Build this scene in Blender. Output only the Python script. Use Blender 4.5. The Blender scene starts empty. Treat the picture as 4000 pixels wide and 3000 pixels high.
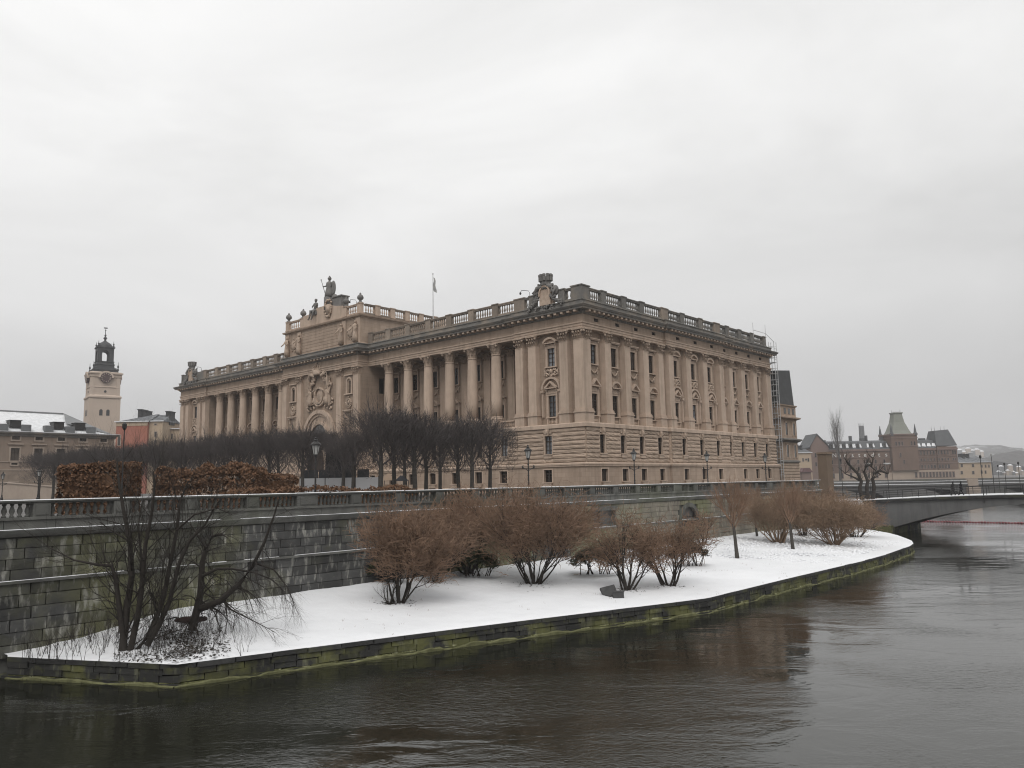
import bpy, math, random
import numpy as np
from mathutils import Matrix, Vector
from mathutils import noise as mnoise

sc = bpy.context.scene
col = sc.collection
rnd = random.Random(7)

# ------------------------------------------------------------------ camera
F_PX, PITCH, ROLL, TH = 3067.0, 0.124867, 0.018236, 0.735921
CAM = Vector((0.0, 0.0, 7.5))
ROT = Matrix.Rotation(math.pi / 2 + PITCH, 3, 'X') @ Matrix.Rotation(-ROLL, 3, 'Z')
cam_d = bpy.data.cameras.new('camera')
cam_d.lens = F_PX / 4000.0 * 36.0
cam_d.sensor_width = 36.0
cam_d.clip_start = 0.1
cam_d.clip_end = 12000.0
cam = bpy.data.objects.new('camera', cam_d)
cam.location = CAM
cam.rotation_euler = ROT.to_euler()
col.objects.link(cam)
sc.camera = cam

# ------------------------------------------------------------------ sky (overcast) and sun
SUN_EL, SUN_AZ = math.radians(52), math.radians(184)
world = bpy.data.worlds.new('World')
sc.world = world
world.use_nodes = True
wn = world.node_tree.nodes
wl = world.node_tree.links
wn.clear()
w_out = wn.new('ShaderNodeOutputWorld')
w_bg = wn.new('ShaderNodeBackground')
w_sky = wn.new('ShaderNodeTexSky')
w_sky.sky_type = 'NISHITA'
w_sky.sun_disc = False
w_sky.sun_elevation = SUN_EL
w_sky.sun_rotation = SUN_AZ
w_sky.air_density = 1.0
w_sky.dust_density = 6.0
w_bw = wn.new('ShaderNodeHueSaturation')
w_bw.inputs['Saturation'].default_value = 0.0
w_bw.inputs['Value'].default_value = 0.8
wl.new(w_sky.outputs[0], w_bw.inputs['Color'])
w_tc = wn.new('ShaderNodeTexCoord')
w_sep = wn.new('ShaderNodeSeparateXYZ')
wl.new(w_tc.outputs['Generated'], w_sep.inputs[0])
w_ramp = wn.new('ShaderNodeValToRGB')          # cloud layer: an overcast sky is brighter overhead than low down
w_ramp.color_ramp.interpolation = 'EASE'
e = w_ramp.color_ramp.elements
e[0].position = 0.0
e[0].color = (6.3, 6.3, 6.32, 1)
e[1].position = 0.5
e[1].color = (9.9, 9.9, 9.85, 1)
wl.new(w_sep.outputs['Z'], w_ramp.inputs[0])
w_no = wn.new('ShaderNodeTexNoise')
w_no.inputs['Scale'].default_value = 1.7
w_no.inputs['Detail'].default_value = 5.0
w_no.inputs['Roughness'].default_value = 0.55
w_no.inputs['Distortion'].default_value = 0.6
w_map = wn.new('ShaderNodeMapping')
w_map.inputs['Scale'].default_value = (1.0, 1.0, 2.6)
w_map.inputs['Location'].default_value = (0.4, 1.3, 0.2)
wl.new(w_tc.outputs['Generated'], w_map.inputs[0])
wl.new(w_map.outputs[0], w_no.inputs['Vector'])
w_mr = wn.new('ShaderNodeMapRange')
w_mr.inputs['From Min'].default_value = 0.3
w_mr.inputs['From Max'].default_value = 0.7
w_mr.inputs['To Min'].default_value = 0.87
w_mr.inputs['To Max'].default_value = 1.11
wl.new(w_no.outputs[0], w_mr.inputs[0])
w_mul = wn.new('ShaderNodeMix')
w_mul.data_type = 'RGBA'
w_mul.blend_type = 'MULTIPLY'
w_mul.inputs[0].default_value = 1.0
w_dot = wn.new('ShaderNodeVectorMath')            # the cloud is thinner towards the upper left
w_dot.operation = 'DOT_PRODUCT'
w_dot.inputs[1].default_value = (-0.62, 0.62, 0.48)
wl.new(w_tc.outputs['Generated'], w_dot.inputs[0])
w_mr2 = wn.new('ShaderNodeMapRange')
w_mr2.inputs['From Min'].default_value = 0.1
w_mr2.inputs['From Max'].default_value = 0.95
w_mr2.inputs['To Min'].default_value = 0.92
w_mr2.inputs['To Max'].default_value = 1.06
wl.new(w_dot.outputs['Value'], w_mr2.inputs[0])
w_mul2 = wn.new('ShaderNodeMix')
w_mul2.data_type = 'RGBA'
w_mul2.blend_type = 'MULTIPLY'
w_mul2.inputs[0].default_value = 1.0
wl.new(w_ramp.outputs[0], w_mul2.inputs[6])
wl.new(w_mr2.outputs[0], w_mul2.inputs[7])
wl.new(w_mul2.outputs[2], w_mul.inputs[6])
wl.new(w_mr.outputs[0], w_mul.inputs[7])
w_mix = wn.new('ShaderNodeMix')
w_mix.data_type = 'RGBA'
w_mix.inputs[0].default_value = 0.9
wl.new(w_bw.outputs[0], w_mix.inputs[6])
wl.new(w_mul.outputs[2], w_mix.inputs[7])
wl.new(w_mix.outputs[2], w_bg.inputs['Color'])
w_bg.inputs['Strength'].default_value = 0.1
wl.new(w_bg.outputs[0], w_out.inputs['Surface'])

sun_d = bpy.data.lights.new('sun', 'SUN')
sun_d.energy = 1.4
sun_d.angle = math.radians(35)
sun_d.color = (1.0, 0.97, 0.93)
sun = bpy.data.objects.new('sun', sun_d)
sun.rotation_euler = (math.pi / 2 - SUN_EL, 0, math.pi - SUN_AZ)
col.objects.link(sun)

sc.view_settings.view_transform = 'Standard'
sc.view_settings.look = 'None'
sc.view_settings.gamma = 1.0
sc.view_settings.exposure = 0.0
sc.view_settings.use_curve_mapping = False
sc.cycles.use_denoising = True
sc.cycles.filter_width = 1.1
sc.cycles.max_bounces = 6
sc.cycles.diffuse_bounces = 3
sc.cycles.glossy_bounces = 3
sc.cycles.transmission_bounces = 2
sc.cycles.volume_bounces = 1
sc.cycles.caustics_reflective = False
sc.cycles.caustics_refractive = False

# ------------------------------------------------------------------ helpers
def ray(u, v):
    return ROT @ Vector(((u - 2000.0) / F_PX, -(v - 1500.0) / F_PX, -1.0))

def at(u, v, Y):                       # a photograph pixel at distance Y ahead of the camera
    d = ray(u, v)
    return CAM + d * (Y / d.y)

def onz(u, v, z):                      # a photograph pixel on a level z
    d = ray(u, v)
    return CAM + d * ((z - CAM.z) / d.z)

class MB:
    def __init__(s):
        s.v = []
        s.f = []
    def quad(s, a, b, c, d):
        n = len(s.v)
        s.v += [a, b, c, d]
        s.f.append((n, n + 1, n + 2, n + 3))
    def poly(s, pts):
        n = len(s.v)
        s.v += list(pts)
        s.f.append(tuple(range(n, n + len(pts))))
    def box(s, x0, x1, y0, y1, z0, z1, tx=0.0, ty=0.0):   # tx, ty: how much the top is drawn in
        n = len(s.v)
        s.v += [(x0, y0, z0), (x1, y0, z0), (x1, y1, z0), (x0, y1, z0),
                (x0 + tx, y0 + ty, z1), (x1 - tx, y0 + ty, z1), (x1 - tx, y1 - ty, z1), (x0 + tx, y1 - ty, z1)]
        s.f += [(n, n + 3, n + 2, n + 1), (n + 4, n + 5, n + 6, n + 7), (n, n + 1, n + 5, n + 4),
                (n + 1, n + 2, n + 6, n + 5), (n + 2, n + 3, n + 7, n + 6), (n + 3, n, n + 4, n + 7)]
    def prism(s, pts, y0, y1):          # outline in x, z pushed out along y
        n = len(s.v)
        k = len(pts)
        s.v += [(x, y0, z) for x, z in pts] + [(x, y1, z) for x, z in pts]
        s.f.append(tuple(range(n, n + k)))
        s.f.append(tuple(range(n + 2 * k - 1, n + k - 1, -1)))
        for i in range(k):
            j = (i + 1) % k
            s.f.append((n + i, n + k + i, n + k + j, n + j))
    def slab(s, pts, z0, z1):           # outline in x, y pushed up along z
        n = len(s.v)
        k = len(pts)
        s.v += [(p[0], p[1], z0) for p in pts] + [(p[0], p[1], z1) for p in pts]
        s.f.append(tuple(range(n + k - 1, n - 1, -1)))
        s.f.append(tuple(range(n + k, n + 2 * k)))
        for i in range(k):
            j = (i + 1) % k
            s.f.append((n + i, n + j, n + k + j, n + k + i))
    def lathe(s, prof, n=12, cx=0.0, cy=0.0, sx=1.0, sy=1.0, rot=0.0, cap=True):
        b = len(s.v)
        for r, z in prof:
            for i in range(n):
                a = 2 * math.pi * i / n + rot
                s.v.append((cx + r * sx * math.cos(a), cy + r * sy * math.sin(a), z))
        for k in range(len(prof) - 1):
            for i in range(n):
                j = (i + 1) % n
                s.f.append((b + k * n + i, b + k * n + j, b + (k + 1) * n + j, b + (k + 1) * n + i))
        if cap:
            s.f.append(tuple(b + i for i in range(n - 1, -1, -1)))
            s.f.append(tuple(b + (len(prof) - 1) * n + i for i in range(n)))
    def tube(s, pts, rad, n=4, cap=False):
        b = len(s.v)
        m = len(pts)
        for k in range(m):
            p = pts[k]
            q0 = pts[max(k - 1, 0)]
            q1 = pts[min(k + 1, m - 1)]
            dx, dy, dz = q1[0] - q0[0], q1[1] - q0[1], q1[2] - q0[2]
            L = math.sqrt(dx * dx + dy * dy + dz * dz) or 1.0
            dx /= L
            dy /= L
            dz /= L
            if abs(dz) < 0.8:
                ax, ay, az = dy, -dx, 0.0
            else:
                ax, ay, az = 0.0, dz, -dy
            L = math.sqrt(ax * ax + ay * ay + az * az) or 1.0
            ax /= L
            ay /= L
            az /= L
            bx, by, bz = dy * az - dz * ay, dz * ax - dx * az, dx * ay - dy * ax
            r = rad[k]
            for i in range(n):
                a = 6.2831853 * i / n
                c, t = math.cos(a) * r, math.sin(a) * r
                s.v.append((p[0] + ax * c + bx * t, p[1] + ay * c + by * t, p[2] + az * c + bz * t))
        for k in range(m - 1):
            for i in range(n):
                j = (i + 1) % n
                s.f.append((b + k * n + i, b + k * n + j, b + (k + 1) * n + j, b + (k + 1) * n + i))
        if cap:
            s.f.append(tuple(b + i for i in range(n - 1, -1, -1)))
            s.f.append(tuple(b + (m - 1) * n + i for i in range(n)))
    def ball(s, c, rx, ry=None, rz=None, n=8, m=5):
        ry = ry or rx
        rz = rz or rx
        prof = [(max(0.02, math.sin(math.pi * k / m)), -math.cos(math.pi * k / m)) for k in range(m + 1)]
        b = len(s.v)
        for r, z in prof:
            for i in range(n):
                a = 2 * math.pi * i / n
                s.v.append((c[0] + rx * r * math.cos(a), c[1] + ry * r * math.sin(a), c[2] + rz * z))
        for k in range(m):
            for i in range(n):
                j = (i + 1) % n
                s.f.append((b + k * n + i, b + k * n + j, b + (k + 1) * n + j, b + (k + 1) * n + i))
    def sweep(s, path, prof, closed=False):   # path in x, y; profile of (out, z); out is to the left of the way
        n = len(path)
        rings = []
        for i in range(n):
            p = Vector(path[i])
            a = Vector(path[i - 1]) if (i > 0 or closed) else None
            c = Vector(path[(i + 1) % n]) if (i < n - 1 or closed) else None
            t1 = (p - a).normalized() if a is not None else None
            t2 = (c - p).normalized() if c is not None else None
            t1 = t1 or t2
            t2 = t2 or t1
            n1 = Vector((-t1.y, t1.x))
            n2 = Vector((-t2.y, t2.x))
            mv = (n1 + n2)
            k = mv.length_squared
            mv = mv * (2.0 / k) if k > 1e-6 else n1
            rings.append([(p.x + mv.x * o, p.y + mv.y * o, z) for o, z in prof])
        b = len(s.v)
        m = len(prof)
        for r_ in rings:
            s.v += r_
        last = n if closed else n - 1
        for i in range(last):
            j = (i + 1) % n
            for k in range(m - 1):
                s.f.append((b + i * m + k, b + i * m + k + 1, b + j * m + k + 1, b + j * m + k))
    def wall(s, p0, p1, z0, z1, holes=(), depth=0.4):   # upright sheet from p0 to p1 with openings (a0, a1, z0, z1) measured from p0; outside is on the left of p0 -> p1
        p0 = Vector(p0)
        p1 = Vector(p1)
        L = (p1 - p0).length
        t = (p1 - p0) / L
        o = Vector((-t.y, t.x))
        xs = sorted({0.0, L} | {h[0] for h in holes} | {h[1] for h in holes})
        zs = sorted({z0, z1} | {h[2] for h in holes} | {h[3] for h in holes})
        P = lambda a, d, z: (p0.x + t.x * a - o.x * d, p0.y + t.y * a - o.y * d, z)
        for i in range(len(xs) - 1):
            for k in range(len(zs) - 1):
                cx, cz = (xs[i] + xs[i + 1]) / 2, (zs[k] + zs[k + 1]) / 2
                if any(h[0] < cx < h[1] and h[2] < cz < h[3] for h in holes):
                    continue
                s.quad(P(xs[i], 0, zs[k]), P(xs[i], 0, zs[k + 1]), P(xs[i + 1], 0, zs[k + 1]), P(xs[i + 1], 0, zs[k]))
        for a0, a1, b0, b1 in holes:
            for (x, y), (u, w) in (((a0, b0), (a1, b0)), ((a1, b0), (a1, b1)), ((a1, b1), (a0, b1)), ((a0, b1), (a0, b0))):
                s.quad(P(x, 0, y), P(u, 0, w), P(u, depth, w), P(x, depth, y))
    def mesh(s, name, m=None, smooth=False):
        me = bpy.data.meshes.new(name)
        me.from_pydata([tuple(p) for p in s.v], [], s.f)
        if m is not None:
            me.materials.append(m)
        if smooth:
            me.polygons.foreach_set('use_smooth', [True] * len(me.polygons))
        me.update()
        return me

def ob(name, mesh, parent=None, loc=(0, 0, 0), rz=0.0, scale=None):
    o = bpy.data.objects.new(name, mesh)
    o.location = loc
    o.rotation_euler = (0, 0, rz)
    if scale:
        o.scale = scale
    if parent is not None:
        o.parent = parent
    col.objects.link(o)
    return o

def tag(o, label=None, cat=None, group=None, kind=None):
    if label:
        o['label'] = label
    if cat:
        o['category'] = cat
    if group:
        o['group'] = group
    if kind:
        o['kind'] = kind
    return o

def thing(name, label, cat, loc=(0, 0, 0), rz=0.0, group=None):
    return tag(ob(name, None, None, loc, rz), label, cat, group)


# ------------------------------------------------------------------ materials
def M(name, c1, c2=None, scale=1.0, rough=0.85, bump=0.0, bscale=None, rand=0.0, streak=None, sfac=0.5, sscale=(1.2, 1.2, 0.12),
      spec=0.3, detail=6.0, metal=0.0, patch=None, pscale=0.15, pfac=0.6, pramp=(0.45, 0.6), bdist=0.05, sramp=(0.48, 0.68)):
    m = bpy.data.materials.new(name)
    m.use_nodes = True
    nt = m.node_tree
    N, Lk = nt.nodes, nt.links
    b = N['Principled BSDF']
    b.inputs['Roughness'].default_value = rough
    b.inputs['Specular IOR Level'].default_value = spec
    b.inputs['Metallic'].default_value = metal
    geo = N.new('ShaderNodeNewGeometry')
    def noise(scale, vec=None, det=detail, rg=0.6):
        t = N.new('ShaderNodeTexNoise')
        t.inputs['Scale'].default_value = scale
        t.inputs['Detail'].default_value = det
        t.inputs['Roughness'].default_value = rg
        Lk.new(vec if vec is not None else geo.outputs['Position'], t.inputs['Vector'])
        return t.outputs[0]
    def ramp(src, a, z):
        r = N.new('ShaderNodeMapRange')
        r.inputs['From Min'].default_value = a
        r.inputs['From Max'].default_value = z
        Lk.new(src, r.inputs[0])
        return r.outputs[0]
    def mixc(fac, a, bb, mode='MIX'):
        x = N.new('ShaderNodeMix')
        x.data_type = 'RGBA'
        x.blend_type = mode
        for sock, val in ((0, fac), (6, a), (7, bb)):
            if isinstance(val, (int, float)):
                x.inputs[sock].default_value = val
            elif isinstance(val, tuple):
                x.inputs[sock].default_value = (*val, 1) if len(val) == 3 else val
            else:
                Lk.new(val, x.inputs[sock])
        return x.outputs[2]
    c2 = c2 or tuple(k * 0.8 for k in c1)
    out = mixc(ramp(noise(scale), 0.3, 0.7), c1, c2)
    if patch:
        out = mixc(mixfac(N, Lk, ramp(noise(pscale, det=8.0), *pramp), pfac), out, patch)
    if streak:
        mp = N.new('ShaderNodeMapping')
        mp.inputs['Scale'].default_value = sscale
        Lk.new(geo.outputs['Position'], mp.inputs[0])
        out = mixc(mixfac(N, Lk, ramp(noise(1.0, mp.outputs[0], 6.0), *sramp), sfac), out, streak)
    if rand:
        oi = N.new('ShaderNodeObjectInfo')
        r = N.new('ShaderNodeMapRange')
        r.inputs['To Min'].default_value = 1 - rand
        r.inputs['To Max'].default_value = 1 + rand
        Lk.new(oi.outputs['Random'], r.inputs[0])
        out = mixc(1.0, out, r.outputs[0], 'MULTIPLY')
    Lk.new(out, b.inputs['Base Color'])
    if bump:
        bp = N.new('ShaderNodeBump')
        bp.inputs['Strength'].default_value = bump
        bp.inputs['Distance'].default_value = bdist
        Lk.new(noise(bscale or scale * 4), bp.inputs['Height'])
        Lk.new(bp.outputs[0], b.inputs['Normal'])
    return m

def mixfac(N, Lk, src, k):
    x = N.new('ShaderNodeMath')
    x.operation = 'MULTIPLY'
    x.inputs[1].default_value = k
    Lk.new(src, x.inputs[0])
    return x.outputs[0]

def ashlar(m, c_dark, w=1.3, h=0.62, fac=0.5):      # fine joints between the dressed blocks, in the building's own frame
    nt = m.node_tree
    N, Lk = nt.nodes, nt.links
    b = N['Principled BSDF']
    src = b.inputs['Base Color'].links[0].from_socket
    tc = N.new('ShaderNodeTexCoord')
    sp = N.new('ShaderNodeSeparateXYZ')
    Lk.new(tc.outputs['Object'], sp.inputs[0])
    su = N.new('ShaderNodeMath')
    su.operation = 'SUBTRACT'
    Lk.new(sp.outputs[0], su.inputs[0])
    Lk.new(sp.outputs[1], su.inputs[1])
    cb = N.new('ShaderNodeCombineXYZ')
    Lk.new(su.outputs[0], cb.inputs[0])
    Lk.new(sp.outputs[2], cb.inputs[1])
    br = N.new('ShaderNodeTexBrick')
    br.inputs['Scale'].default_value = 1.0
    br.inputs['Brick Width'].default_value = w
    br.inputs['Row Height'].default_value = h
    br.inputs['Mortar Size'].default_value = 0.018
    br.inputs['Color1'].default_value = (1, 1, 1, 1)
    br.inputs['Color2'].default_value = (0.76, 0.75, 0.74, 1)
    br.inputs['Mortar'].default_value = (*c_dark, 1)
    Lk.new(cb.outputs[0], br.inputs['Vector'])
    x = N.new('ShaderNodeMix')
    x.data_type = 'RGBA'
    x.blend_type = 'MULTIPLY'
    x.inputs[0].default_value = fac
    Lk.new(src, x.inputs[6])
    Lk.new(br.outputs[0], x.inputs[7])
    Lk.new(x.outputs[2], b.inputs['Base Color'])
    return m

STONE = (0.37, 0.285, 0.215)
STONE2 = (0.31, 0.235, 0.175)
m_stone = ashlar(M('sandstone', (.435, .333, .258), (.345, .263, .203), 0.5, 0.9, 0.25, 6.0, streak=(0.2, 0.15, 0.115), sfac=0.4), (0.55, 0.5, 0.45))
m_trim = M('sandstone_trim', (0.51, 0.396, 0.312), (0.425, 0.328, 0.257), 0.8, 0.9, 0.2, 7.0, streak=(0.19, 0.145, 0.11), sfac=0.4, rand=0.05)
m_rust = M('rough_sandstone', (0.45, 0.347, 0.27), (0.33, 0.253, 0.195), 0.9, 0.95, 0.9, 4.0, rand=0.14, bdist=0.12)
m_carve = M('carved_sandstone', (0.54, 0.42, 0.33), (0.33, 0.253, 0.195), 1.6, 0.9, 0.4, 8.0, streak=(0.15, 0.115, 0.09), sfac=0.5)
m_wea = M('weathered_stone', (0.19, 0.18, 0.165), (0.13, 0.125, 0.118), 0.7, 0.9, 0.3, 6.0, streak=(0.33, 0.27, 0.21), sfac=0.55, sscale=(0.35, 0.35, 0.25), rand=0.1)
m_statue = M('weathered_statue', (0.2, 0.19, 0.18), (0.13, 0.125, 0.12), 1.2, 0.85, 0.3, 6.0)
m_wood = M('window_wood', (0.045, 0.03, 0.022), None, 2.0, 0.6)
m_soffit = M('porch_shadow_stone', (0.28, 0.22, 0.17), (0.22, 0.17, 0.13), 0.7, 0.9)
m_leadroof = M('lead_roof', (0.18, 0.185, 0.19), (0.24, 0.245, 0.25), 0.3, 0.6)
def glass(name, c, rough=0.06, spec=0.6):
    m = M(name, c, tuple(k * 1.6 for k in c), 0.7, rough, 0.0, spec=spec, rand=0.7)
    return m
m_glass = glass('window_glass', (0.035, 0.03, 0.026))
m_glassl = glass('sky_tinted_glass', (0.16, 0.17, 0.185))  # pale base colour stands in for sky reflected in the panes
m_glassb = glass('dark_glazing', (0.035, 0.036, 0.037), 0.55, 0.25)
m_curtain = M('window_curtain', (0.34, 0.31, 0.27), (0.2, 0.18, 0.16), 3.0, 0.8)
m_snow = M('snow', (0.80, 0.81, 0.83), (0.72, 0.73, 0.75), 0.22, 0.75, 0.6, 1.1, spec=0.25, bdist=0.16, detail=8.0)
m_snowroof = M('snow_on_ledges', (0.78, 0.79, 0.81), (0.6, 0.61, 0.62), 1.5, 0.8, 0.2, 5.0)
m_metal = M('dark_iron', (0.018, 0.018, 0.02), (0.03, 0.028, 0.026), 3.0, 0.5, spec=0.4)
m_lampglass = M('lamp_glass', (0.42, 0.42, 0.41), (0.34, 0.34, 0.33), 4.0, 0.25, spec=0.5)
m_bark = M('bark', (0.042, 0.036, 0.031), (0.028, 0.024, 0.021), 6.0, 0.95, 0.4, 12.0)
m_bark2 = M('grey_bark', (0.075, 0.068, 0.06), (0.045, 0.04, 0.036), 5.0, 0.95, 0.4, 12.0)
m_twig = M('lime_twigs', (0.085, 0.074, 0.072), (0.06, 0.053, 0.052), 1.0, 0.95)
m_twigb = M('brown_twigs', (0.255, 0.163, 0.11), (0.15, 0.098, 0.068), 0.8, 0.95)
m_twigr = M('tan_twigs', (0.29, 0.2, 0.135), (0.18, 0.125, 0.085), 0.8, 0.95)
m_hedge = M('dead_beech_leaves', (0.21, 0.115, 0.066), (0.1, 0.058, 0.036), 1.6, 0.9)
m_ever = M('evergreen_leaves', (0.032, 0.04, 0.018), (0.06, 0.066, 0.03), 2.0, 0.55, spec=0.35)
m_everb = M('bronzed_leaves', (0.075, 0.045, 0.027), (0.04, 0.036, 0.02), 2.0, 0.6)
m_litter = M('leaf_litter', (0.03, 0.025, 0.02), (0.05, 0.04, 0.03), 3.0, 0.95)
m_ground = M('terrace_gravel', (0.11, 0.105, 0.1), (0.17, 0.165, 0.16), 0.3, 0.95, 0.3, 5.0)
# ------------------------------------------------------------------ lie of the land
dR = Vector((math.sin(TH), math.cos(TH)))          # along the right-hand front, away from the corner
dL = Vector((-math.cos(TH), math.sin(TH)))         # along the colonnaded front, away from the corner
nR = -dL
K = Vector((9.232, 100.0))                         # street corner of the parliament
Z0 = 6.1                                           # terrace level
RZ_L = math.atan2(dL.y, dL.x)
W0 = Vector((-21.25, 33.1))                         # the river wall runs parallel to the right-hand front
def wallp(t, back=0.0):
    p = W0 + dR * t + dL * back
    return p

# water: one sheet out to the horizon
def water_material():
    m = bpy.data.materials.new('river_water')
    m.use_nodes = True
    N, Lk = m.node_tree.nodes, m.node_tree.links
    b = N['Principled BSDF']
    b.inputs['Base Color'].default_value = (0.013, 0.0135, 0.009, 1)
    b.inputs['Roughness'].default_value = 0.03
    b.inputs['IOR'].default_value = 1.52
    b.inputs['Specular IOR Level'].default_value = 0.5
    geo = N.new('ShaderNodeNewGeometry')
    def layer(scale, sc3, rot, det, dist):
        mp = N.new('ShaderNodeMapping')
        mp.inputs['Scale'].default_value = sc3
        mp.inputs['Rotation'].default_value = (0, 0, rot)
        Lk.new(geo.outputs['Position'], mp.inputs[0])
        t = N.new('ShaderNodeTexNoise')
        t.inputs['Scale'].default_value = scale
        t.inputs['Detail'].default_value = det
        t.inputs['Distortion'].default_value = dist
        Lk.new(mp.outputs[0], t.inputs['Vector'])
        return t.outputs[0]
    a = layer(4.6, (0.8, 1.5, 1), -0.5, 4.0, 0.8)
    c = layer(0.45, (0.6, 1.3, 1), -0.6, 4.0, 1.2)
    pa = layer(0.075, (1, 1.6, 1), -0.5, 3.0, 1.0)      # patches of broken and of slick water
    mr = N.new('ShaderNodeMapRange')
    mr.inputs['From Min'].default_value = 0.42
    mr.inputs['From Max'].default_value = 0.62
    mr.inputs['To Min'].default_value = 0.07
    mr.inputs['To Max'].default_value = 0.8
    Lk.new(pa, mr.inputs[0])
    b1 = N.new('ShaderNodeBump')
    b1.inputs['Distance'].default_value = 0.022
    Lk.new(mr.outputs[0], b1.inputs['Strength'])
    Lk.new(a, b1.inputs['Height'])
    b2 = N.new('ShaderNodeBump')
    b2.inputs['Distance'].default_value = 0.1
    b2.inputs['Strength'].default_value = 0.35
    Lk.new(c, b2.inputs['Height'])
    Lk.new(b1.outputs[0], b2.inputs['Normal'])
    Lk.new(b2.outputs[0], b.inputs['Normal'])
    return m
mb = MB()
mb.quad((-5000, -300, 0), (5000, -300, 0), (5000, 7000, 0), (-5000, 7000, 0))
tag(ob('water', mb.mesh('water', water_material())), kind='structure')

# terrace ground behind the river wall
mb = MB()
pa, pb = wallp(-30, 0.35), wallp(88.0, 0.35)
pts = [pa, pb, pb + dL * 30, pb + dL * 32 + dR * 60, pb + dL * 160 + dR * 90, Vector((-330, 300)), Vector((-300, 60))]
mb.slab(pts, 0.0, Z0)
tag(ob('terrace_ground', mb.mesh('terrace_ground', m_ground)), kind='structure')

# ------------------------------------------------------------------ the parliament building
PAR = thing('parliament_building', 'long sandstone parliament building with colonnade, corner pavilions and balustraded roof', 'building', (K.x, K.y, Z0), RZ_L)
LEN, DEP = 113.5, 56.3
def PA(name, mesh):                                  # mesh in the building's frame with true heights
    return ob(name, mesh, PAR, (0, 0, -Z0))
def PLc(name, mesh, s, off, z, scale=None):          # on the colonnaded front
    return ob(name, mesh, PAR, (s, off, z - Z0), 0.0, scale)
def PRc(name, mesh, s, off, z, scale=None):          # on the right-hand front
    return ob(name, mesh, PAR, (-off, -s, z - Z0), math.pi / 2, scale)

E_PATH = [(0, -DEP), (0, -37.9), (-.35, -37.9), (-.35, -19.9), (0, -19.9), (0, 0), (11.9, 0), (11.9, -.3), (45.25, -.3), (45.25, 1.8),
          (68.25, 1.8), (68.25, -.3), (101.6, -.3), (101.6, 0), (LEN, 0), (LEN, -DEP)]
B_PATH = [(0, -DEP), (0, -37.9), (-.35, -37.9), (-.35, -19.9), (0, -19.9), (0, 0), (45.25, 0), (45.25, 1.8), (68.25, 1.8), (68.25, 0), (LEN, 0), (LEN, -DEP)]
def offset(path, d):
    n = len(path)
    out = []
    for i in range(n):
        p, a, c = Vector(path[i]), Vector(path[i - 1]), Vector(path[(i + 1) % n])
        t1, t2 = (p - a).normalized(), (c - p).normalized()
        mv = Vector((-t1.y, t1.x)) + Vector((-t2.y, t2.x))
        out.append(p + mv * (2 / mv.length_squared) * d)
    return out

R_BAYS = [3.25, 7.95, 12.6, 17.3, 23.5, 28.8, 34.0, 39.0, 43.2, 47.9, 52.4]
R_GR = [3.3, 8.0, 12.6, 17.35, 23.5, 28.8, 34.1, 38.9, 43.4, 48.0, 52.7]
COLS = [16.35 + 4.85 * i for i in range(6)]
L_COLS = COLS + [LEN - c for c in COLS]
L_BAYS = [5.95] + [13.9 + 4.85 * i for i in range(7)]
L_BAYS += [LEN - b for b in L_BAYS]

def holed_wall(mb, path, z0, z1, rh, lh, depth, closed=True):     # rh, lh: (centre, half width, z0, z1) on the two fronts
    n = len(path)
    for i in range(n if closed else n - 1):
        p, q = Vector(path[i]), Vector(path[(i + 1) % n])
        d = q - p
        L = d.length
        hs = []
        if abs(d.x) < 1e-4 and d.y > 0:
            for c, w, a, b in rh:
                k = -c - p.y
                if k - w > 0.05 and k + w < L - 0.05:
                    hs.append((k - w, k + w, a, b))
        elif abs(d.y) < 1e-4 and d.x > 0:
            for c, w, a, b in lh:
                k = c - p.x
                if k - w > 0.05 and k + w < L - 0.05:
                    hs.append((k - w, k + w, a, b))
        mb.wall(p, q, z0, z1, hs, depth)

# basement, string course, rusticated floor, belt course
mb = MB()
holed_wall(mb, offset(B_PATH, .45), Z0, 9.42, [(c, .68, 7.45, 9.05) for c in R_GR], [(c, .68, 7.45, 9.05) for c in L_BAYS], .5)
PA('basement_wall', mb.mesh('basement_wall', m_stone))
mb = MB()
mb.sweep(B_PATH, [(.45, 9.38), (.62, 9.42), (.62, 9.58), (.7, 9.62), (.7, 9.8), (.5, 9.9), (.2, 9.92)], True)
PA('string_course', mb.mesh('string_course', m_trim))
mb = MB()
mb.sweep(B_PATH, [(.45, Z0), (.58, Z0), (.58, 6.75), (.45, 6.85)], True)
PA('plinth', mb.mesh('plinth', m_trim))
mb = MB()
holed_wall(mb, offset(B_PATH, .18), 9.9, 14.46, [(c, .56, 11.1, 13.5) for c in R_GR], [(c, .62, 11.1, 13.5) for c in L_BAYS], .5)
PA('ground_floor_wall', mb.mesh('ground_floor_wall', m_rust))
mb = MB()
mb.sweep(B_PATH, [(.18, 14.42), (.5, 14.46), (.5, 14.9), (.42, 15.02), (-.9, 15.08)], True)
PA('belt_course', mb.mesh('belt_course', m_trim))

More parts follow.
